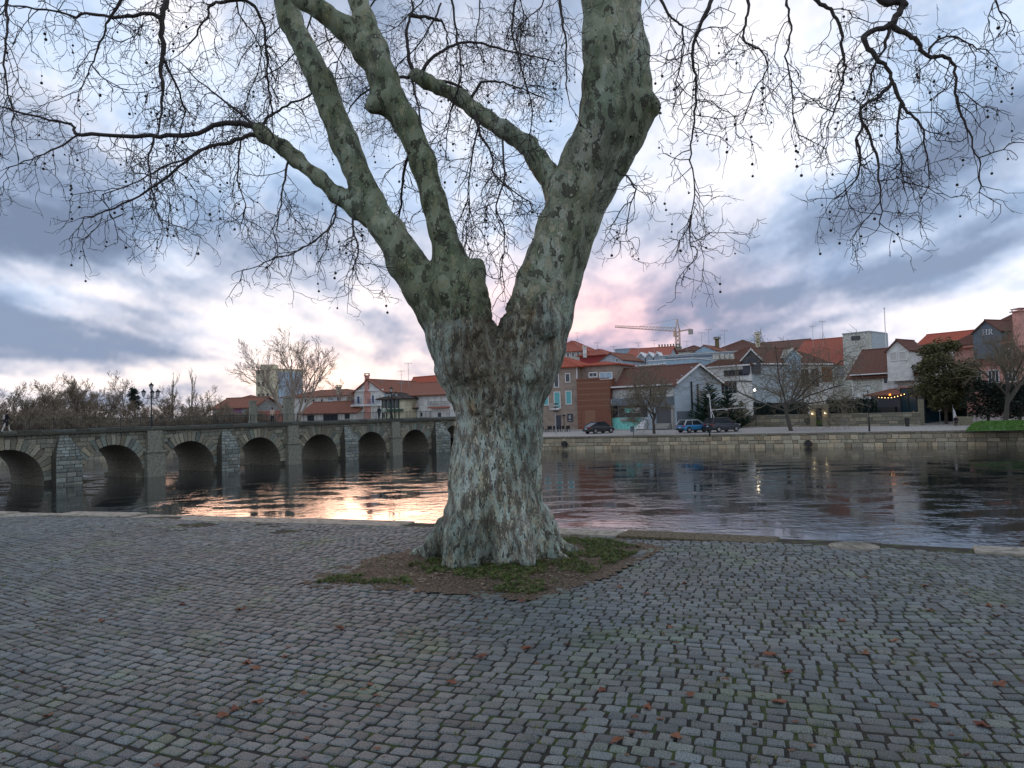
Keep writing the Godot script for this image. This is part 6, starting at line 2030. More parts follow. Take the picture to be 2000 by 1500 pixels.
# ---------------------------------------------------------------- trees and shrubs
func limb(gt: Geo, gc: Geo, rng: RandomNumberGenerator, p: Vector3, d: Vector3, len_: float, r: float, lev: int, P: Dictionary) -> void:
	var kids: Array = P.kids
	var n := 5 if lev < 2 else 3
	var pts := PackedVector3Array([p])
	var rad := PackedFloat32Array([r])
	var at := []
	for k in n:
		d = (d + Vector3(rng.randfn(), rng.randfn(), rng.randfn()) * P.wig + Vector3.UP * (P.up if lev > 0 else 0.0)).normalized()
		p += d * len_ / n
		pts.append(p)
		rad.append(lerpf(r, maxf(r * P.taper, P.min), float(k + 1) / n))
		at.append(d)
	(gt if lev < 2 else gc).tube(pts, rad, 7 if lev == 0 else (5 if lev == 1 else 3), false)
	if lev >= kids.size():
		return
	for k in kids[lev]:
		var t: float = lerpf(P.from if lev == 0 else 0.25, 1.0, (k + rng.randf()) / kids[lev])
		var e := clampi(int(t * n), 0, n - 1)
		var q := pts[e].lerp(pts[e + 1], clampf(t * n - e, 0, 1))
		var dd: Vector3 = at[e]
		var side := dd.cross(Vector3(rng.randfn(), rng.randfn(), rng.randfn())).normalized()
		var a: float = deg_to_rad(rng.randf_range(P.angle * 0.6, P.angle * 1.25))
		limb(gt, gc, rng, q, dd * cos(a) + side * sin(a), len_ * (P.get("first", P.ratio) if lev == 0 else P.ratio) * rng.randf_range(0.75, 1.15) * (1.15 - 0.4 * t), maxf(lerpf(r, r * P.taper, t) * 0.62, P.min), lev + 1, P)

func bare_tree(called: String, label: String, at: Vector3, seed_: int, P: Dictionary, group := "", turn := 0.0) -> Node3D:
	var t := thing(called, label, "tree", at, turn, group)
	var rng := rnd(seed_)
	var gt := Geo.new()
	var gc := Geo.new()
	for k in P.stems:
		var lean: float = P.lean
		var a: float = TAU * k / P.stems + rng.randf()
		var dir := Vector3(cos(a) * lean, 1, sin(a) * lean).normalized()
		limb(gt, gc, rng, Vector3(cos(a), 0, sin(a)) * 0.12 * (P.stems - 1) + Vector3(0, -0.3, 0), dir, P.len * rng.randf_range(0.85, 1.1), P.r, 0, P)
	part("trunk", gt, P.bark, t)
	part("crown", gc, P.twig, t)
	return t

func copy_tree(o: Node3D, label: String, at: Vector3, turn: float, s: Vector3, group: String, called := "") -> Node3D:
	var c: Node3D = o.duplicate()
	c.name = numbered(called if called else String(o.name).rstrip("_0123456789"))
	add_child(c, true)
	c.position = at
	c.rotation.y = turn
	c.scale = s
	tag(c, label, "tree", group)
	return c

func leaves(g: Geo, rng: RandomNumberGenerator, c: Vector3, r: Vector3, n: int, size: float, dark: Color, light: Color, flat := 0.3) -> void:
	for k in n:
		var d := Vector3(rng.randfn(), rng.randfn(), rng.randfn()).normalized()
		var p := c + d * r * pow(rng.randf(), 0.4)
		var u := Vector3(rng.randfn(), rng.randfn() * flat, rng.randfn()).normalized()
		var w := u.cross(Vector3(rng.randfn(), rng.randfn(), rng.randfn())).normalized()
		var s := size * rng.randf_range(0.6, 1.3)
		g.col = dark.lerp(light, rng.randf())
		g.quad(p - u * s, p - w * s * 0.45, p + u * s, p + w * s * 0.45)

func evergreen(called: String, label: String, at: Vector3, h: float, w: float, seed_: int, dark: Color, light: Color, n: int, size: float) -> void:
	var t := thing(called, label, "tree", at)
	var rng := rnd(seed_)
	var gt := Geo.new()
	gt.tube(PackedVector3Array([Vector3(0, -0.3, 0), Vector3(0.1, h * 0.3, 0), Vector3(0, h * 0.75, 0.1)]), PackedFloat32Array([0.22, 0.17, 0.07]), 7, false)
	var g := Geo.new()
	for k in 44:
		var a := rng.randf() * TAU
		var y := h * rng.randf_range(0.2, 0.92)
		var f := (y / h - 0.24) / 0.7
		var rr := w * (0.35 + 0.65 * sin(PI * clampf(f * 0.85 + 0.15, 0, 1))) * rng.randf_range(0.3, 0.85)
		var c := Vector3(cos(a) * rr, y, sin(a) * rr)
		gt.tube(PackedVector3Array([Vector3(0, y * 0.7, 0), c]), PackedFloat32Array([0.06, 0.02]), 4, false)
		leaves(g, rng, c, Vector3(1, 0.75, 1) * w * rng.randf_range(0.25, 0.42), n / 44, size, dark * rng.randf_range(0.8, 1.1), light * rng.randf_range(0.8, 1.15))
	part("trunk", gt, M.wood_bark, t)
	part("crown", g, M.leaf, t)

func conifer(label: String, at: Vector3, h: float, w: float, seed_: int) -> void:
	var t := thing("cypress_tree", label, "tree", at, 0, "conifers beside the slab-clad gable")
	var rng := rnd(seed_)
	var gt := Geo.new()
	gt.tube(PackedVector3Array([Vector3(0, -0.3, 0), Vector3(0, h * 0.95, 0)]), PackedFloat32Array([0.16, 0.03]), 6, false)
	var g := Geo.new()
	var y := 0.15 * h
	while y < h:
		var f := 1.0 - y / h
		var rr := w * pow(f, 0.75)
		for k in int(6 + 12 * f):
			var a := rng.randf() * TAU
			var l := rr * rng.randf_range(0.6, 1.12)
			var d := Vector3(cos(a), 0, sin(a))
			var p := Vector3(0, y, 0)
			for e in int(3 + l * 6.0):
				var s := float(e + 1) / int(3 + l * 6.0)
				var q := p + d * l * s + Vector3(0, l * (0.28 * s - 0.18 * (1.0 - s)), 0)
				for z in 3:
					var u := (d + Vector3(rng.randfn() * 0.5, 0.5 + rng.randfn() * 0.3, rng.randfn() * 0.5)).normalized()
					var b := u.cross(Vector3(rng.randfn(), rng.randfn(), rng.randfn())).normalized()
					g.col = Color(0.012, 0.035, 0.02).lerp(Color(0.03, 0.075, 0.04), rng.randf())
					var ss := rng.randf_range(0.14, 0.24)
					g.quad(q - u * ss, q - b * ss * 0.35, q + u * ss, q + b * ss * 0.35)
		y += 0.3
	part("trunk", gt, M.wood_bark, t)
	part("crown", g, M.leaf, t)

func hedge(called: String, label: String, a: Vector3, b: Vector3, h: float, deep: float, seed_: int, dark: Color, light: Color) -> void:
	var t := thing(called, label, "hedge", a)
	var rng := rnd(seed_)
	var g := Geo.new()
	var n := int((b - a).length() * h * 60.0)
	var nz := noise(seed_, 0.5, 3)
	for k in n:
		var f := rng.randf()
		var p := (b - a) * f + Vector3(0, h * rng.randf() * (0.86 + 0.3 * nz.get_noise_1d(f * 20.0)), -deep * rng.randf())
		p += Vector3(0, 0, 0.25 * nz.get_noise_2d(f * 30.0, p.y * 3.0))
		var u := Vector3(rng.randfn(), rng.randfn(), rng.randfn()).normalized()
		var w := u.cross(Vector3(rng.randfn(), rng.randfn(), rng.randfn())).normalized()
		var s := rng.randf_range(0.1, 0.22)
		g.col = dark.lerp(light, pow(rng.randf(), 2.0))
		g.quad(p - u * s, p - w * s * 0.6, p + u * s, p + w * s * 0.6)
	part("foliage", g, M.leaf, t)
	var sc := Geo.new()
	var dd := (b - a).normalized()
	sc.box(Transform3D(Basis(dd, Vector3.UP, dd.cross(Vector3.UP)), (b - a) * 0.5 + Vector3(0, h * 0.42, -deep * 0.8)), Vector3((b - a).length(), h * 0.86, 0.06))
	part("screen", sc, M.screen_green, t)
	var st := Geo.new()
	for k in int((b - a).length() / 0.8) + 1:
		var p := (b - a) * (0.8 * k / (b - a).length()) + Vector3(0, 0, -deep * 0.5)
		st.cyl(p + Vector3(0, -0.3, 0), p + Vector3(0, h * 0.85, 0), 0.05, 0.02, 4)
	part("stems", st, M.wood_bark, t)

func make_far_trees() -> void:
	var grove := {"kids": [7, 6, 5, 4], "wig": 0.13, "up": 0.09, "taper": 0.45, "min": 0.016, "from": 0.3, "angle": 42.0, "ratio": 0.55, "stems": 1, "lean": 0.08, "len": 6.5, "r": 0.17, "bark": M.far_bark, "twig": M.far_twig}
	var lab := "bare brown tree in the leafless grove behind the bridge"
	var gp := "leafless grove behind the bridge"
	var protos := []
	for k in 3:
		grove.stems = 1 + k % 2
		grove.len = 6.0 + 0.7 * k
		protos.append(bare_tree("grove_tree", lab, Vector3(-80.049, 2.461, -122.000) + Vector3(k * 6.0, -2.2, -6.0 * k), 300 + k, grove, gp))
	var rng := rnd(71)
	for k in 34:
		var f := k / 33.0
		var px := lerpf(-66, 400, f)
		var D := rng.randf_range(120.0, 146.0)
		var X := (px + rng.randf_range(-14, 14) - 1000.0) / 1480.0 * D
		var s := rng.randf_range(0.62, 1.0) * (1.25 if px < 190 else 0.95)
		copy_tree(protos[k % 3], lab, Vector3(X, -1.4, -D), rng.randf() * TAU, Vector3(s * 1.1, s, s * 1.1), gp, "grove_tree")
	# thickets under the grove
	var bush := {"kids": [6, 6, 5], "wig": 0.16, "up": 0.1, "taper": 0.5, "min": 0.022, "from": 0.1, "angle": 38.0, "ratio": 0.6, "stems": 7, "lean": 0.55, "len": 3.0, "r": 0.05, "bark": M.far_bark, "twig": M.far_twig}
	var lab2 := "tangled leafless bush in the thicket behind the bridge railing"
	var b0 := bare_tree("leafless_bush", lab2, Vector3(-76.897, 1.657, -116.000) + Vector3(0, -1.6, 0), 340, bush, "thicket behind the bridge")
	var b1 := bare_tree("leafless_bush", lab2, Vector3(-74.399, 1.575, -117.000) + Vector3(0, -1.6, 0), 341, bush, "thicket behind the bridge")
	for k in 40:
		var px := lerpf(-60, 490, k / 39.0) + rng.randf_range(-8, 8)
		var D := rng.randf_range(112.0, 120.0)
		copy_tree(b0 if k % 2 else b1, lab2, Vector3((px - 1000.0) / 1480.0 * D, -1.5, -D), rng.randf() * TAU, Vector3(1.3, 1.0, 1.3) * rng.randf_range(0.7, 1.35), "thicket behind the bridge", "leafless_bush")
	# tall thin poplars over the grove, dark pine
	var pop := {"kids": [10, 5, 4], "wig": 0.07, "up": 0.25, "taper": 0.4, "min": 0.016, "from": 0.3, "angle": 28.0, "ratio": 0.32, "stems": 1, "lean": 0.03, "len": 11.0, "r": 0.17, "bark": M.far_bark, "twig": M.far_twig}
	bare_tree("tall_bare_tree", "tall narrow bare tree just right of the left bridge lamp", Vector3(-67.215, 1.843, -150.000) + Vector3(0, -1.5, 0), 361, pop)
	bare_tree("tall_bare_tree", "second tall narrow bare tree, between lamp and muralled house", Vector3(-64.416, 1.749, -152.000) + Vector3(0, -1.5, 0), 362, pop)
	evergreen("pine_tree", "small dark round pine standing among the leafless grove", Vector3(-82.294, 2.086, -165.000) + Vector3(0, 0.5, 0), 6.8, 1.9, 364, Color(0.01, 0.022, 0.016), Color(0.025, 0.045, 0.03), 2600, 0.22)
	# the big many-stemmed tree at the bridge
	var big := {"kids": [8, 6, 5, 3], "wig": 0.09, "up": 0.05, "taper": 0.42, "min": 0.016, "from": 0.22, "angle": 36.0, "ratio": 0.52, "stems": 6, "lean": 0.45, "len": 11.5, "r": 0.19, "bark": M.far_bark_light, "twig": M.far_twig_light}
	bare_tree("bridge_tree", "big bare many-stemmed tree before the cream tower block", Vector3(-34.941, 1.128, -121.000) + Vector3(0, -0.6, 0), 372, big)
	big.stems = 2
	big.len = 7.0
	bare_tree("bare_tree", "smaller bare tree left of the pink and white house", Vector3(-29.382, 1.035, -132.000) + Vector3(0, -0.5, 0), 374, big)
	# on the quay
	var plaza := {"kids": [7, 8, 6, 5], "wig": 0.14, "up": -0.015, "taper": 0.6, "min": 0.019, "from": 0.62, "angle": 66.0, "ratio": 0.58, "first": 2.3, "stems": 1, "lean": 0.02, "len": 2.9, "r": 0.22, "bark": M.quay_bark, "twig": M.quay_twig}
	bare_tree("quay_tree", "bare spreading tree on the quay before the tiled restaurant", Vector3(18.582, -1.650, -100.053), 381, plaza)
	plaza.len = 3.5
	plaza.first = 2.7
	plaza.angle = 58.0
	plaza.kids = [9, 9, 6, 5]
	plaza.r = 0.27
	bare_tree("quay_tree", "larger bare tree with drooping twigs on the quay before the granite wall", Vector3(35.195, -1.650, -96.039), 384, plaza)
	var right := {"kids": [7, 8, 6, 5], "wig": 0.1, "up": 0.06, "taper": 0.6, "min": 0.014, "from": 0.5, "angle": 42.0, "ratio": 0.62, "first": 1.35, "stems": 1, "lean": 0.12, "len": 5.0, "r": 0.3, "bark": M.quay_bark, "twig": M.quay_twig}
	bare_tree("lawn_tree", "tall bare tree rising from the green lawn at right", Vector3(59.549, -1.197, -92.000), 391, right)
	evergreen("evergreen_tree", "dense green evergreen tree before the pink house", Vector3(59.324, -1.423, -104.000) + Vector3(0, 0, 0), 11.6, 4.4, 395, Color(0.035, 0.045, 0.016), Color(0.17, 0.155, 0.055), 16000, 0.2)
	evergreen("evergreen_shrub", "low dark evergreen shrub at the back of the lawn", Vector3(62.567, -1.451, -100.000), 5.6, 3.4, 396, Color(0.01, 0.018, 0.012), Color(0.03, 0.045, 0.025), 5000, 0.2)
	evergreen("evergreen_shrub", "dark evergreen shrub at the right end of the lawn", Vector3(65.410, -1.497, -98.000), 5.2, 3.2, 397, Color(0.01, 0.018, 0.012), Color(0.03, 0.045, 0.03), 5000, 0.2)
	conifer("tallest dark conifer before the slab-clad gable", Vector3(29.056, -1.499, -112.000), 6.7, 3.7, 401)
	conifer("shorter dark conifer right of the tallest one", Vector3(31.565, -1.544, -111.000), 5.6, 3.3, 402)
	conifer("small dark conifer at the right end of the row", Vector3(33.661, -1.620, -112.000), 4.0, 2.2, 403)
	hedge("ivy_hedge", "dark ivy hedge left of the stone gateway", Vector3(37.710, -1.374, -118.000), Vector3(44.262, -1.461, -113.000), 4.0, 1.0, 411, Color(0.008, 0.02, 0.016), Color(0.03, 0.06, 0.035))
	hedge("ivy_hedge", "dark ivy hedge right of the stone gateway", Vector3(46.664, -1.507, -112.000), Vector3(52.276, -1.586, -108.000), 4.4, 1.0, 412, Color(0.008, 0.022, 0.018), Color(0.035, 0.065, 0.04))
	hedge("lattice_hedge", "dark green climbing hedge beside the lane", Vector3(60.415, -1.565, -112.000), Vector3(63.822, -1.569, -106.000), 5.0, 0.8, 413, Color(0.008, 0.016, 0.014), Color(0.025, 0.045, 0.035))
	# lawn
	var g := Geo.new()
	var c: Vector3 = Vector3(57.261, -1.578, -86.000)
	var n := 14
	for a in n + 1:
		for b in n + 1:
			var u := float(a) / n * 2.0 - 1.0
			var w := float(b) / n
			var p: Vector3 = Vector3(48.883, -1.720, -81.900).lerp(Vector3(58.488, -1.720, -80.528), (u + 1.0) * 0.5) + Vector3(0.53, 0, -0.85) * w * 10.0
			p.y = -1.74 + 0.75 * sin(PI * clampf(w * 0.6, 0, 1)) * smoothstep(-1.0, -0.8, u)
			g.v.append(p); g.n.append(Vector3.UP); g.c.append(Color.WHITE)
	for a in n:
		for b in n:
			var k := a * (n + 1) + b
			g.i.append_array(PackedInt32Array([k, k + n + 2, k + n + 1, k, k + 1, k + n + 2]))
	smooth_normals(g)
	var lawn := structure("lawn", g, M.turf)
	var pl := []
	var co := []
	for k in 2600:
		var e := rng.randi_range(0, g.i.size() / 3 - 1) * 3
		var f1 := rng.randf()
		var f2 := rng.randf() * (1.0 - f1)
		var p := g.v[g.i[e]] * (1.0 - f1 - f2) + g.v[g.i[e + 1]] * f1 + g.v[g.i[e + 2]] * f2
		pl.append(Transform3D(Basis(Vector3.UP, rng.randf() * TAU).scaled(Vector3.ONE * rng.randf_range(2.4, 4.5)), p))
		co.append(Color(0.07, 0.16, 0.02).lerp(Color(0.13, 0.3, 0.045), rng.randf()))
	scatter("grass", grass_tuft(8, 0.055, 9), pl, co, lawn)

# ---------------------------------------------------------------- vehicles
func car(called: String, label: String, at: Vector3, turn: float, L: float, W: float, H: float, paint: Material, roof: Material, belt: float, nose: float, rake: Array) -> void:
	var t := thing(called, label, "car", at, turn, "cars parked on the quay")
	var hl := L * 0.5
	var hw := W * 0.5
	# lower body: [x, half width, bottom, top]
	var sec := [[-hl, hw * 0.8, 0.42, belt * 0.82], [-hl + 0.08, hw * 0.92, 0.3, belt * 0.97], [-hl + 0.5, hw * 0.99, 0.24, belt], [-hl * 0.45, hw, 0.22, belt], [0.0, hw, 0.22, belt * 0.985], [hl * 0.35, hw, 0.22, belt * 0.975], [hl * 0.5, hw * 0.99, 0.22, nose + 0.05], [hl - 0.35, hw * 0.95, 0.24, nose - 0.05], [hl - 0.06, hw * 0.82, 0.3, nose - 0.22], [hl, hw * 0.68, 0.4, nose - 0.34]]
	var g := Geo.new()
	var m := 12
	for s in sec:
		var w: float = s[1]
		var lo: float = s[2]
		var hi: float = s[3]
		var mid := lerpf(lo, hi, 0.55)
		for q in [Vector2(-w * 0.9, lo), Vector2(-w, lerpf(lo, mid, 0.35)), Vector2(-w * 1.0, mid), Vector2(-w * 0.97, lerpf(mid, hi, 0.6)), Vector2(-w * 0.9, hi - 0.015), Vector2(-w * 0.6, hi), Vector2(w * 0.6, hi), Vector2(w * 0.9, hi - 0.015), Vector2(w * 0.97, lerpf(mid, hi, 0.6)), Vector2(w, mid), Vector2(w, lerpf(lo, mid, 0.35)), Vector2(w * 0.9, lo)]:
			g.v.append(Vector3(s[0], q.y, q.x)); g.c.append(Color.WHITE)
	for a in sec.size() - 1:
		for b in m:
			var k := a * m + b
			var k2 := a * m + (b + 1) % m
			g.i.append_array(PackedInt32Array([k, k2 + m, k2, k, k + m, k2 + m]))
	for e in [0, sec.size() - 1]:
		for b in range(1, m - 1):
			var k: int = e * m
			if e == 0: g.i.append_array(PackedInt32Array([k, k + b, k + b + 1]))
			else: g.i.append_array(PackedInt32Array([k, k + b + 1, k + b]))
	smooth_normals(g)
	part("body", g, paint, t)
	# sill and bumpers
	var sg := Geo.new()
	sg.box(Transform3D(Basis(), Vector3(0, 0.3, 0)), Vector3(L * 0.6, 0.16, W + 0.03)); sg.box(Transform3D(Basis(), Vector3(-hl + 0.06, 0.42, 0)), Vector3(0.2, 0.22, W * 0.86))
	part("trim", sg, M.car_trim, t)
	# cabin: rake = [rear foot x, rear top x, front top x, front foot x]
	var gg := Geo.new()
	var b0: float = belt - 0.03
	var tw := hw * 0.74
	var f := [Vector3(rake[0], b0, -hw * 0.9), Vector3(rake[3], b0, -hw * 0.88), Vector3(rake[2], H - 0.05, -tw), Vector3(rake[1], H - 0.07, -tw)]
	var o := [Vector3(rake[0], b0, hw * 0.9), Vector3(rake[3], b0, hw * 0.88), Vector3(rake[2], H - 0.05, tw), Vector3(rake[1], H - 0.07, tw)]
	gg.quad(o[0], o[1], o[2], o[3]); gg.quad(f[1], f[0], f[3], f[2])
	gg.quad(o[1], f[1], f[2], o[2]); gg.quad(f[0], o[0], o[3], f[3]); gg.quad(o[3], o[2], f[2], f[3])
	part("glass", gg, M.car_glass, t)
	var rg := Geo.new()
	for z in [-1.0, 1.0]:
		var q: Array = o if z > 0 else f
		rg.bar(q[0], q[3], 0.1); rg.bar(q[1], q[2], 0.07); rg.bar(q[3], q[2], 0.08)
		var mx: float = lerpf(rake[1], rake[2], 0.45)
		rg.bar(Vector3(mx, b0, z * hw * 0.9), Vector3(mx, H - 0.06, z * tw), 0.08, 0.05)
	rg.box(Transform3D(Basis(), Vector3((rake[1] + rake[2]) * 0.5, H - 0.04, 0)), Vector3(rake[2] - rake[1] + 0.1, 0.07, tw * 2.0 + 0.04))
	part("roof", rg, roof, t)
	for x in [-hl * 0.6, hl * 0.62]:
		for z in [-1.0, 1.0]:
			var wg := Geo.new()
			wg.cyl(Vector3(0, 0, -0.12 * z), Vector3(0, 0, 0.11 * z), 0.35, 0.35, 18)
			var wh := part("wheel", wg, M.tyre, t, Vector3(x, 0.35, z * (hw - 0.08)))
			var ri := Geo.new()
			ri.cyl(Vector3(0, 0, 0.1 * z), Vector3(0, 0, 0.125 * z), 0.24, 0.22, 14)
			part("rim", ri, M.rim, wh)
			var ar := Geo.new()
			ar.cyl(Vector3(0, 0.02, 0.0), Vector3(0, 0.02, 0.09 * z), 0.41, 0.41, 18)
			part("wheel_arch", ar, M.car_trim, t, Vector3(x, 0.35, z * (hw - 0.085)))
	for z in [-1.0, 1.0]:
		var tg := Geo.new()
		tg.box(Transform3D(Basis(), Vector3(-hl + 0.07, belt * 0.86, z * hw * 0.72)), Vector3(0.12, 0.16, hw * 0.4))
		part("tail_light", tg, M.tail, t)
		var hg := Geo.new()
		hg.box(Transform3D(Basis(), Vector3(hl - 0.16, nose - 0.2, z * hw * 0.68)), Vector3(0.2, 0.13, hw * 0.3))
		part("headlight", hg, M.lantern_glass, t)
		var mg := Geo.new()
		mg.ball(Vector3(rake[3] - 0.25, belt + 0.08, z * (hw + 0.06)), Vector3(0.1, 0.08, 0.1), 5, 7)
		part("mirror", mg, paint, t)
	var pg := Geo.new()
	pg.box(Transform3D(Basis(), Vector3(-hl - 0.01, belt * 0.66, 0)), Vector3(0.05, 0.11, 0.5))
	part("number_plate", pg, M.plate, t)

# ---------------------------------------------------------------- people
func person(called: String, label: String, at: Vector3, turn: float, pose: String, top: Color, legs: Color, hair: Color, extra := {}) -> Node3D:
	bones_clear()
	var flesh := Color(0.45, 0.28, 0.2)
	var shoe := Color(0.03, 0.03, 0.03)
	if extra.has("shoe"): shoe = extra.shoe
	var seat := pose == "sit"
	var hy := 0.5 if seat else 0.9
	var lean := 0.16 if seat else 0.04
	var up := hy
	bone([[Vector3(0, up + 0.02, 0), 0.135], [Vector3(0, up + 0.22, lean * 0.3), 0.125], [Vector3(0, up + 0.42, lean), 0.14]], top)
	bone([[Vector3(-0.14, up + 0.46, lean), 0.08], [Vector3(0.14, up + 0.46, lean), 0.08]], top)
	bone([[Vector3(0, up + 0.5, lean), 0.055], [Vector3(0, up + 0.6, lean + 0.03), 0.05]], flesh)
	var hd := Vector3(0, up + 0.7, lean + 0.06)
	bone([[hd + Vector3(0, 0.02, 0), 0.09], [hd + Vector3(0, -0.06, 0.03), 0.07]], flesh)
	bone([[hd + Vector3(0, -0.015, 0.095), 0.014], [hd + Vector3(0, -0.03, 0.11), 0.014]], flesh)
	bone([[hd + Vector3(0, 0.05, -0.03), 0.095], [hd + Vector3(0, 0.0, -0.06), 0.075]], hair)
	if extra.has("long_hair"):
		bone([[hd + Vector3(0, 0.0, -0.06), 0.075], [hd + Vector3(0, -0.18, -0.07), 0.06]], hair)
	for s: float in [-1.0, 1.0]:
		if seat:
			bone([[Vector3(0.09 * s, hy, 0.0), 0.095], [Vector3(0.1 * s, hy + 0.02, 0.42), 0.07], [Vector3(0.1 * s, 0.1, 0.46), 0.045]], legs)
			bone([[Vector3(0.1 * s, 0.06, 0.45), 0.045], [Vector3(0.11 * s, 0.045, 0.6), 0.04]], shoe)
			bone([[Vector3(0.19 * s, hy + 0.45, lean), 0.06], [Vector3(0.24 * s, hy + 0.2, lean + 0.08), 0.05], [Vector3(0.14 * s, hy + 0.14, lean + 0.3), 0.04]], top)
			bone([[Vector3(0.12 * s, hy + 0.14, lean + 0.33), 0.035], [Vector3(0.08 * s, hy + 0.12, lean + 0.39), 0.028]], flesh)
		else:
			var st: float = (0.3 if pose == "walk" else 0.03) * s
			bone([[Vector3(0.085 * s, 0.9, 0), 0.09], [Vector3(0.09 * s, 0.5, st * 0.55 + 0.03), 0.065], [Vector3(0.09 * s, 0.1, st - 0.02), 0.045]], legs)
			bone([[Vector3(0.09 * s, 0.06, st - 0.03), 0.045], [Vector3(0.1 * s, 0.045, st + 0.13), 0.036]], shoe)
			bone([[Vector3(0.19 * s, 1.36, lean), 0.06], [Vector3(0.24 * s, 1.1, lean - st * 0.4), 0.05], [Vector3(0.22 * s, 0.87, lean - st * 0.9 + 0.06), 0.04]], top)
			bone([[Vector3(0.22 * s, 0.84, lean - st * 0.9 + 0.07), 0.036], [Vector3(0.215 * s, 0.76, lean - st * 0.95 + 0.09), 0.026]], flesh)
	if extra.has("coat"):
		bone([[Vector3(0, 0.95, 0), 0.17], [Vector3(0, 0.62, 0), 0.19]], top)
	if extra.has("bag"):
		bone([[Vector3(0, 1.32, -0.14), 0.07], [Vector3(0, 1.08, -0.16), 0.08]], extra.bag)
	var g := skin(0.028, 0.05)
	g.c.resize(g.v.size())
	for k in g.v.size():
		var best := 9.0
		for b in B0.size():
			var d := bone_d(b, g.v[k])
			if d < best:
				best = d
				g.c[k] = BC[b]
	smooth_normals(g)
	var t := thing(called, label, "person", at, turn)
	part("body", g, M.cloth, t)
	return t

# ---------------------------------------------------------------- things on the quay
func quay_lamp(label: String, at: Vector3, h: float, thick := 0.06) -> void:
	var t := thing("quay_lamp", label, "street lamp", at, 0, "lamp posts along the quay")
	var g := Geo.new()
	g.cyl(Vector3(0, -0.1, 0), Vector3(0, 1.1, 0), thick * 2.0, thick * 1.6, 8)
	g.cyl(Vector3(0, 1.1, 0), Vector3(0, h - 0.45, 0), thick, thick * 0.8, 8)
	part("post", g, M.iron, t)
	var lg := Geo.new()
	lg.box(Transform3D(Basis(), Vector3(0, h - 0.22, 0)), Vector3(0.3, 0.42, 0.3))
	var o := part("lantern", lg, M.lantern_glass, t)
	var cg := Geo.new()
	cg.box(Transform3D(Basis(), Vector3(0, h + 0.02, 0)), Vector3(0.42, 0.06, 0.42))
	part("cap", cg, M.iron, o)

func bulb(at: Vector3, r: float, called: String, label: String, m: Material, energy: float, group := "", parent: Node = null) -> void:
	var g := Geo.new()
	g.ball(Vector3.ZERO, Vector3.ONE * r, 6, 9)
	var o := part(called, g, m, parent if parent else self, at)
	if parent == null: tag(o, label, "lamp", group)
	if energy > 0:
		var l := OmniLight3D.new()
		l.name = "lamp_light"
		l.light_color = Color(1.0, 0.82, 0.56)
		l.light_energy = energy
		l.light_size = r
		l.omni_range = 30.0
		l.omni_attenuation = 2.0
		l.shadow_enabled = true
		o.add_child(l)

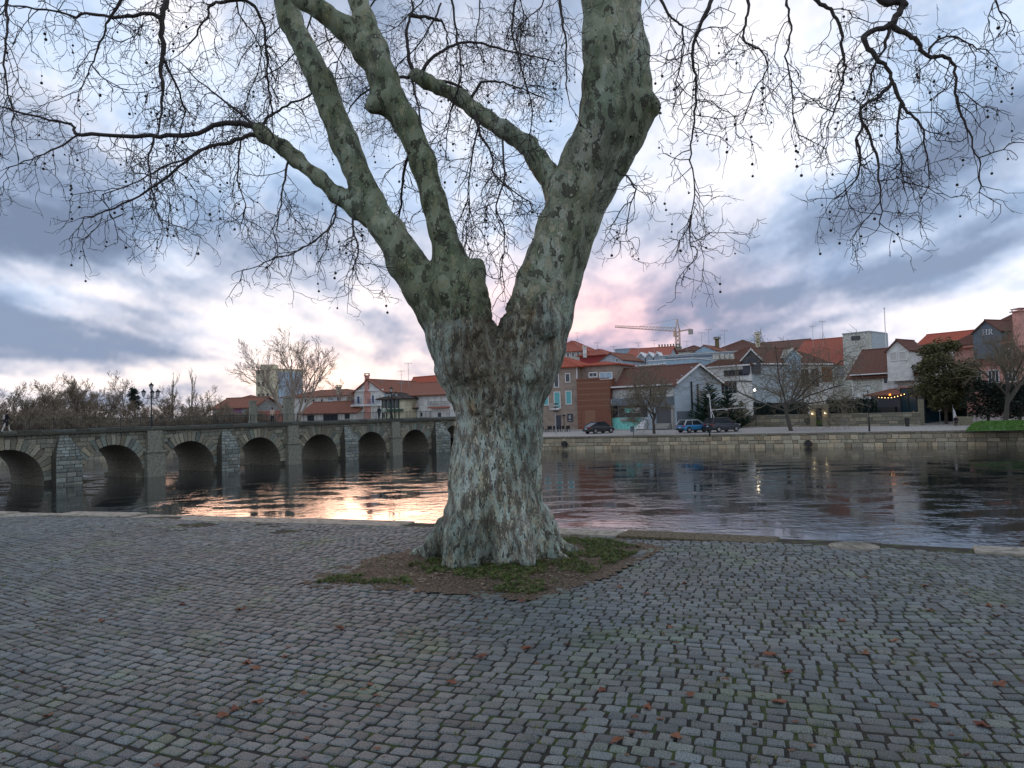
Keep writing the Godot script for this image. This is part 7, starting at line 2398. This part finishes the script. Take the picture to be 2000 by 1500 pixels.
func make_quay_things() -> void:
	var rng := rnd(83)
	var gy := -1.64
	# cars
	car("black_car", "black sloping-back car parked by the wooden garage", Vector3(11.964, -1.640, -105.953), deg_to_rad(32), 4.5, 1.85, 1.62, M.car_black, M.car_black, 0.98, 0.92, [-2.1, -0.8, 0.5, 1.35])
	car("blue_car", "bright blue small car with pale roof parked before the slab-clad gable", Vector3(23.535, -1.640, -99.874), deg_to_rad(28), 4.15, 1.8, 1.66, M.car_blue, M.lantern_glass, 1.0, 0.95, [-1.95, -1.5, 0.45, 1.25])
	car("dark_suv", "dark navy tall car parked right of the blue car", Vector3(27.201, -1.640, -98.758), deg_to_rad(26), 4.75, 1.95, 1.86, M.car_navy, M.car_black, 1.15, 1.08, [-2.25, -1.95, 0.55, 1.3])
	# lamps and posts
	quay_lamp("plain quay lamp post in front of the dark navy car", Vector3(23.140, -1.720, -89.545), 4.9)
	quay_lamp("plain quay lamp post before the granite wall, right of the gateway", Vector3(41.855, -1.720, -89.269), 5.3)
	var sp := thing("signal_post", "thin pale post with dark arms before the brown house", "post", Vector3(5.871, -1.720, -104.431))
	var g := Geo.new()
	g.cyl(Vector3(0, -0.1, 0), Vector3(0, 4.6, 0), 0.07, 0.06, 8)
	part("pole", g, M.galvanised, sp)
	for y in [3.3, 3.85, 4.3]:
		var ag := Geo.new()
		ag.box(Transform3D(Basis(), Vector3(0.1, y, 0)), Vector3(0.65, 0.16, 0.3))
		part("arm", ag, M.iron, sp)
	# bins
	var bn := thing("litter_bin", "square dark litter bin on a short post by the quay edge", "bin", Vector3(15.322, -1.700, -97.796))
	g = Geo.new()
	g.cyl(Vector3(0.15, -0.1, 0), Vector3(0.15, 0.6, 0), 0.05, 0.05, 6)
	part("post", g, M.iron, bn)
	g = Geo.new()
	g.box(Transform3D(Basis(), Vector3(0, 0.72, 0)), Vector3(0.45, 0.7, 0.4))
	part("bin_body", g, M.slate_dark, bn)
	bn = thing("waste_bin", "tall black waste bin against the granite wall", "bin", Vector3(51.516, -1.620, -99.262))
	g = Geo.new()
	g.cyl(Vector3(0, 0, 0), Vector3(0, 1.05, 0), 0.24, 0.3, 12)
	part("bin_body", g, M.car_trim, bn)
	g = Geo.new()
	g.cyl(Vector3(0, 1.05, 0), Vector3(0, 1.15, 0), 0.34, 0.32, 12)
	part("lid", g, M.car_trim, bn)
	# granite garden wall with the stone gateway
	var a: Vector3 = Vector3(32.680, -1.521, -116.000)
	var b: Vector3 = Vector3(54.194, -1.587, -101.000)
	a.y = gy
	b.y = gy
	var wl := thing("granite_wall", "low wall of big pale granite blocks behind the parked cars", "wall", a)
	var d := (b - a).normalized()
	var n := d.cross(Vector3.UP)
	var wh := 1.85
	var ga := ((Vector3(43.417, -1.365, -108.600) - a) as Vector3).dot(d)
	var gb := ((Vector3(44.092, -1.374, -108.100) - a) as Vector3).dot(d)
	var wg := Geo.new()
	for e in [[0.0, ga], [gb, (b - a).length()]]:
		wg.box(Transform3D(Basis(d, Vector3.UP, n), d * (e[0] + e[1]) * 0.5 + Vector3(0, wh * 0.5 - 0.2, -0.25)), Vector3(e[1] - e[0], wh + 0.35, 0.4))
	part("wall_core", wg, M.mortar, wl)
	var st := []
	courses(st, rng, a, b, gy - 0.1, gy + wh, Vector2(0.36, 0.56), Vector2(0.7, 1.7), Color(0.36, 0.335, 0.27), Vector2(0.03, 0.07), a)
	st = st.filter(func(s): return s[6] + s[8] * 0.5 < ga or s[6] - s[8] * 0.5 > gb)
	lay_stones(wl, "stone", st, 0.04)
	var gw := thing("stone_gateway", "stone doorway in the granite wall with a gilded sign on top", "gate", a + d * (ga + gb) * 0.5)
	g = Geo.new()
	var gx := Basis(d, Vector3.UP, n)
	var gap := gb - ga
	for s in [-1.0, 1.0]:
		var jg := Geo.new()
		jg.box(Transform3D(gx, gx * Vector3(s * (gap * 0.5 + 0.4), 1.3, 0.06)), Vector3(0.78, 2.8, 0.5))
		part("jamb", jg, M.kerb_pale, gw)
	g.box(Transform3D(gx, gx * Vector3(0, 2.95, 0.08)), Vector3(gap + 1.75, 0.5, 0.56))
	part("lintel", g, M.kerb_pale, gw)
	g = Geo.new()
	g.box(Transform3D(gx, gx * Vector3(0, 1.2, -0.25)), Vector3(gap + 0.1, 3.0, 0.1))
	part("shade_sheet", g, M.dark_box, gw)  # dark sheet painted for the shade in the open doorway
	g = Geo.new()
	g.box(Transform3D(gx, gx * Vector3(0, 0.6, -0.1)), Vector3(gap, 0.7, 0.12))
	part("green_patch", g, M.turf, gw)  # plain green patch low in the doorway
	var arc := PackedVector3Array()
	var rr := PackedFloat32Array()
	for k in 13:
		var an := PI * (0.75 - k / 12.0 * 1.0)
		arc.append(gx * Vector3(0.05 + cos(an) * 0.42, 4.0 + sin(an) * 0.42, 0.1))
		rr.append(0.05)
	g = Geo.new()
	g.tube(arc, rr, 6)
	var sign_ := part("sign_arc", g, M.gold, gw)
	for k in 8:
		var lg := Geo.new()
		lg.box(Transform3D(gx, gx * Vector3(-0.85 + k * 0.25, 3.42 + 0.03 * sin(k * 2.0), 0.1)), Vector3(0.07 if k % 3 else 0.16, 0.34 if k % 2 else 0.24, 0.08))
		part("letter_stroke", lg, M.gold, sign_)
	for s in [-1.0, 1.0]:
		var p := a + d * (ga + gb) * 0.5 + gx * Vector3(s * (gap * 0.5 + 0.42), 1.9, 0.45)
		bulb(p, 0.09, "wall_lamp", "small lit wall lamp on the %s jamb of the stone gateway" % ("left" if s < 0 else "right"), M.lit_white, 0.1, "gateway lamps")
	# lamp shining among the twigs of the quay tree
	var gl := thing("globe_lamp", "bright white globe lamp on a thin pole among the twigs above the conifers", "lamp", Vector3(36.157, 3.938, -113.000))
	var gp := Geo.new()
	gp.cyl(Vector3(0, -5.4, 0), Vector3(0, -0.15, 0), 0.05, 0.04, 6)
	part("pole", gp, M.iron, gl)
	bulb(Vector3.ZERO, 0.17, "globe", "", M.lit_strong, 0.4, "", gl)
	# white frame of tubes behind the cars
	var fr := thing("tube_frame", "white frame of tubes standing before the conifers", "frame", Vector3(28.053, -1.225, -107.000))
	g = Geo.new()
	var s0 := 107.0 / 1480.0
	g.bar(Vector3(0, 0, 0), Vector3(-0.25, 66 * s0, 0), 0.11)
	part("upright", g, M.trim, fr)
	g = Geo.new()
	g.bar(Vector3(-0.2, 40 * s0, 0), Vector3(0.75, 0, 0), 0.08)
	part("brace", g, M.trim, fr)
	g = Geo.new()
	g.bar(Vector3(-0.1, 33 * s0, 0), Vector3(4.4, 37 * s0, 1.2), 0.11)
	part("rail", g, M.trim, fr)
	# bar terrace with glass front
	var h := house("glass_bar", "dark glass-fronted bar with red band roof behind the granite wall", Vector3(56.222, -1.500, -110.000), Vector3(2.006, 0.000, 3.000), Vector3(4.156, 0.000, -2.779), 5.20, "flat", 0, 0, M.bar_glass, M.rose, null, "bar")
	for e in 4:
		panel(h, "f", "mullion", 0.05 + e * 1.15, 0.2, 0.08, 4.91, M.iron, 0.08)
	h = house("terrace_shelter", "open terrace shelter with rust-coloured roof and string lights", Vector3(53.407, -1.500, -113.000), Vector3(2.815, 0.000, 3.000), Vector3(4.375, 0.000, -4.106), 4.21, "hip", 0.8, 0.6, M.dark_box, M.roof_old, null, "shelter")
	panel(h, "f", "counter", 1.05, 1.59, 2.59, 0.83, M.car_trim, 0.8)
	var sl0: Vector3 = Vector3(52.641, 2.359, -109.000)
	var sl := thing("string_lights", "string of small warm bulbs hanging along the terrace shelter", "string lights", sl0)
	var cord := Geo.new()
	var cp := PackedVector3Array()
	var cr := PackedFloat32Array()
	for k in 9:
		var f := k / 8.0
		var p: Vector3 = (Vector3(55.047, 2.678, -106.500) - sl0) * f - Vector3(0, 0.25 * sin(PI * f), 0)
		bulb(p, 0.06, "bulb", "", M.bulb, 0.03 if k % 2 else 0.0, "", sl)
		cp.append(p + Vector3(0, 0.06, 0))
		cr.append(0.012)
	cord.tube(cp, cr, 4)
	part("cord", cord, M.iron, sl)
	bulb(Vector3(53.778, 2.674, -108.000), 0.14, "orange_lamp", "brighter orange lamp hanging in the terrace shelter", M.bulb_orange, 0.15)
	# gate pillar, bench, round sign
	var pil := thing("gate_pillar", "tall square stone pillar at the right end of the granite wall", "pillar", Vector3(54.835, -1.620, -101.940))
	g = Geo.new()
	g.slab(Transform3D(Basis(Vector3.RIGHT, -PI / 2), Vector3(0, 0, 0)), 0.55, 0.5, 3.5, 0.04)
	part("shaft", g, M.kerb_pale, pil)
	var bench := thing("stone_bench", "massive stone bench with raised end block beside the lawn", "bench", Vector3(57.753, -1.620, -97.585), -0.31)
	g = Geo.new()
	g.box(Transform3D(Basis(), Vector3(-0.1, 0.24, 0)), Vector3(1.9, 0.5, 0.75))
	part("seat", g, M.kerb_pale, bench)
	g = Geo.new()
	g.box(Transform3D(Basis(), Vector3(0.25, 0.55, -0.35)), Vector3(1.9, 1.2, 0.3))
	part("backrest", g, M.kerb_pale, bench)
	var rs := thing("round_sign", "white round road sign on a post in the lane", "sign", Vector3(58.496, -1.121, -104.000))
	g = Geo.new()
	g.cyl(Vector3(0, -0.3, 0), Vector3(0, 1.5, 0), 0.035, 0.035, 6)
	part("post", g, M.galvanised, rs)
	g = Geo.new()
	g.cyl(Vector3(0, 1.55, 0), Vector3(0, 1.55, 0.03), 0.24, 0.24, 16)
	part("disc", g, M.trim, rs)
	var sg := thing("white_banner", "white sail-shaped banner behind the seated person", "banner", Vector3(58.572, -1.225, -101.000))
	g = Geo.new()
	g.cyl(Vector3(0, 0, 0), Vector3(0, 2.3, 0), 0.03, 0.025, 6)
	part("pole", g, M.galvanised, sg)
	g = Geo.new()
	g.prism(PackedVector2Array([Vector2(0.02, 0.5), Vector2(0.42, 0.7), Vector2(0.3, 1.4), Vector2(0.02, 1.9)]), Transform3D(), -0.01, 0.01)
	part("cloth", g, M.trim, sg)
	# café tables and chairs by the brown house
	for k in 9:
		var px := 1060.0 + k * 6.0
		var p := Vector3((px - 1000.0) / 1480.0 * 116.0, gy, -116.0 + rng.randf_range(-0.8, 0.8))
		var ch := thing("cafe_chair", "black cafe chair in the row before the brown house", "chair", p, rng.randf() * TAU, "cafe chairs before the brown house")
		g = Geo.new()
		for q in 4:
			g.bar(Vector3(0.2 if q & 1 else -0.2, 0, 0.2 if q & 2 else -0.2), Vector3(0.2 if q & 1 else -0.2, 0.45, 0.2 if q & 2 else -0.2), 0.04)
		part("legs", g, M.iron, ch)
		g = Geo.new()
		g.box(Transform3D(Basis(), Vector3(0, 0.47, 0)), Vector3(0.46, 0.05, 0.46))
		part("seat", g, M.parasol, ch)
		g = Geo.new()
		g.box(Transform3D(Basis(), Vector3(0, 0.72, -0.22)), Vector3(0.46, 0.5, 0.05))
		part("backrest", g, M.parasol, ch)
	var um := thing("closed_parasol", "slim dark heater post beside the door of the brown house", "heater", Vector3(7.938, -1.073, -118.000))
	g = Geo.new()
	g.cyl(Vector3(0, 0, 0), Vector3(0, 1.9, 0), 0.06, 0.06, 7)
	part("post", g, M.iron, um)
	g = Geo.new()
	g.cyl(Vector3(0, 1.85, 0), Vector3(0, 2.1, 0), 0.42, 0.06, 10)
	part("hood", g, M.iron, um)
	um.name = "patio_heater"
	# people
	person("person", "person in dark coat sitting on the stone bench, white cap", Vector3(56.175, -1.620, -96.240), deg_to_rad(-38), "sit", Color(0.012, 0.015, 0.03), Color(0.012, 0.014, 0.025), Color(0.6, 0.6, 0.58))
	person("person", "person walking on the bridge at the far left with black coat and pale trousers", br(-12.2012, 1.08, -1.6), deg_to_rad(140), "walk", Color(0.01, 0.01, 0.014), Color(0.5, 0.46, 0.4), Color(0.015, 0.012, 0.01), {"coat": 1, "bag": Color(0.45, 0.42, 0.38), "shoe": Color(0.5, 0.5, 0.5)})
	person("person", "person in cream jacket and dark trousers by the slender pillar on the bridge", br(13.6943, 1.08, -1.2), deg_to_rad(200), "stand", Color(0.55, 0.42, 0.32), Color(0.015, 0.015, 0.03), Color(0.07, 0.03, 0.02), {"long_hair": 1})
	person("person", "person in dark clothes leaning by the bridge railing next to a pale jacket", br(29.6399, 1.08, -0.9), deg_to_rad(150), "stand", Color(0.015, 0.018, 0.03), Color(0.015, 0.016, 0.03), Color(0.03, 0.025, 0.02))
	person("person", "person in pale green jacket walking along the bridge railing", br(30.5526, 1.08, -0.9), deg_to_rad(150), "walk", Color(0.45, 0.5, 0.4), Color(0.05, 0.05, 0.06), Color(0.1, 0.07, 0.05))
	person("person", "person in tan coat standing behind the granite wall on the terrace", Vector3(55.1153, -1.4, -104.5), 0.4, "stand", Color(0.22, 0.18, 0.13), Color(0.1, 0.08, 0.06), Color(0.3, 0.16, 0.12), {"coat": 1})
	person("person", "person in green jacket standing behind the granite wall beside the pillar", Vector3(55.6976, -1.4, -104.2), -0.4, "stand", Color(0.06, 0.14, 0.08), Color(0.02, 0.02, 0.03), Color(0.04, 0.03, 0.02))

func _ready() -> void:
	var t0 := Time.get_ticks_msec()
	make_camera_and_light()
	make_textures()
	make_materials()
	make_pavement()
	make_water()
	make_plane_tree()
	make_pit_and_litter()
	BO = Vector3(-33.1667, 0, -71.1286)
	make_far_bank()
	make_bridge()
	make_bridge_furniture()
	make_town()
	make_far_trees()
	make_quay_things()
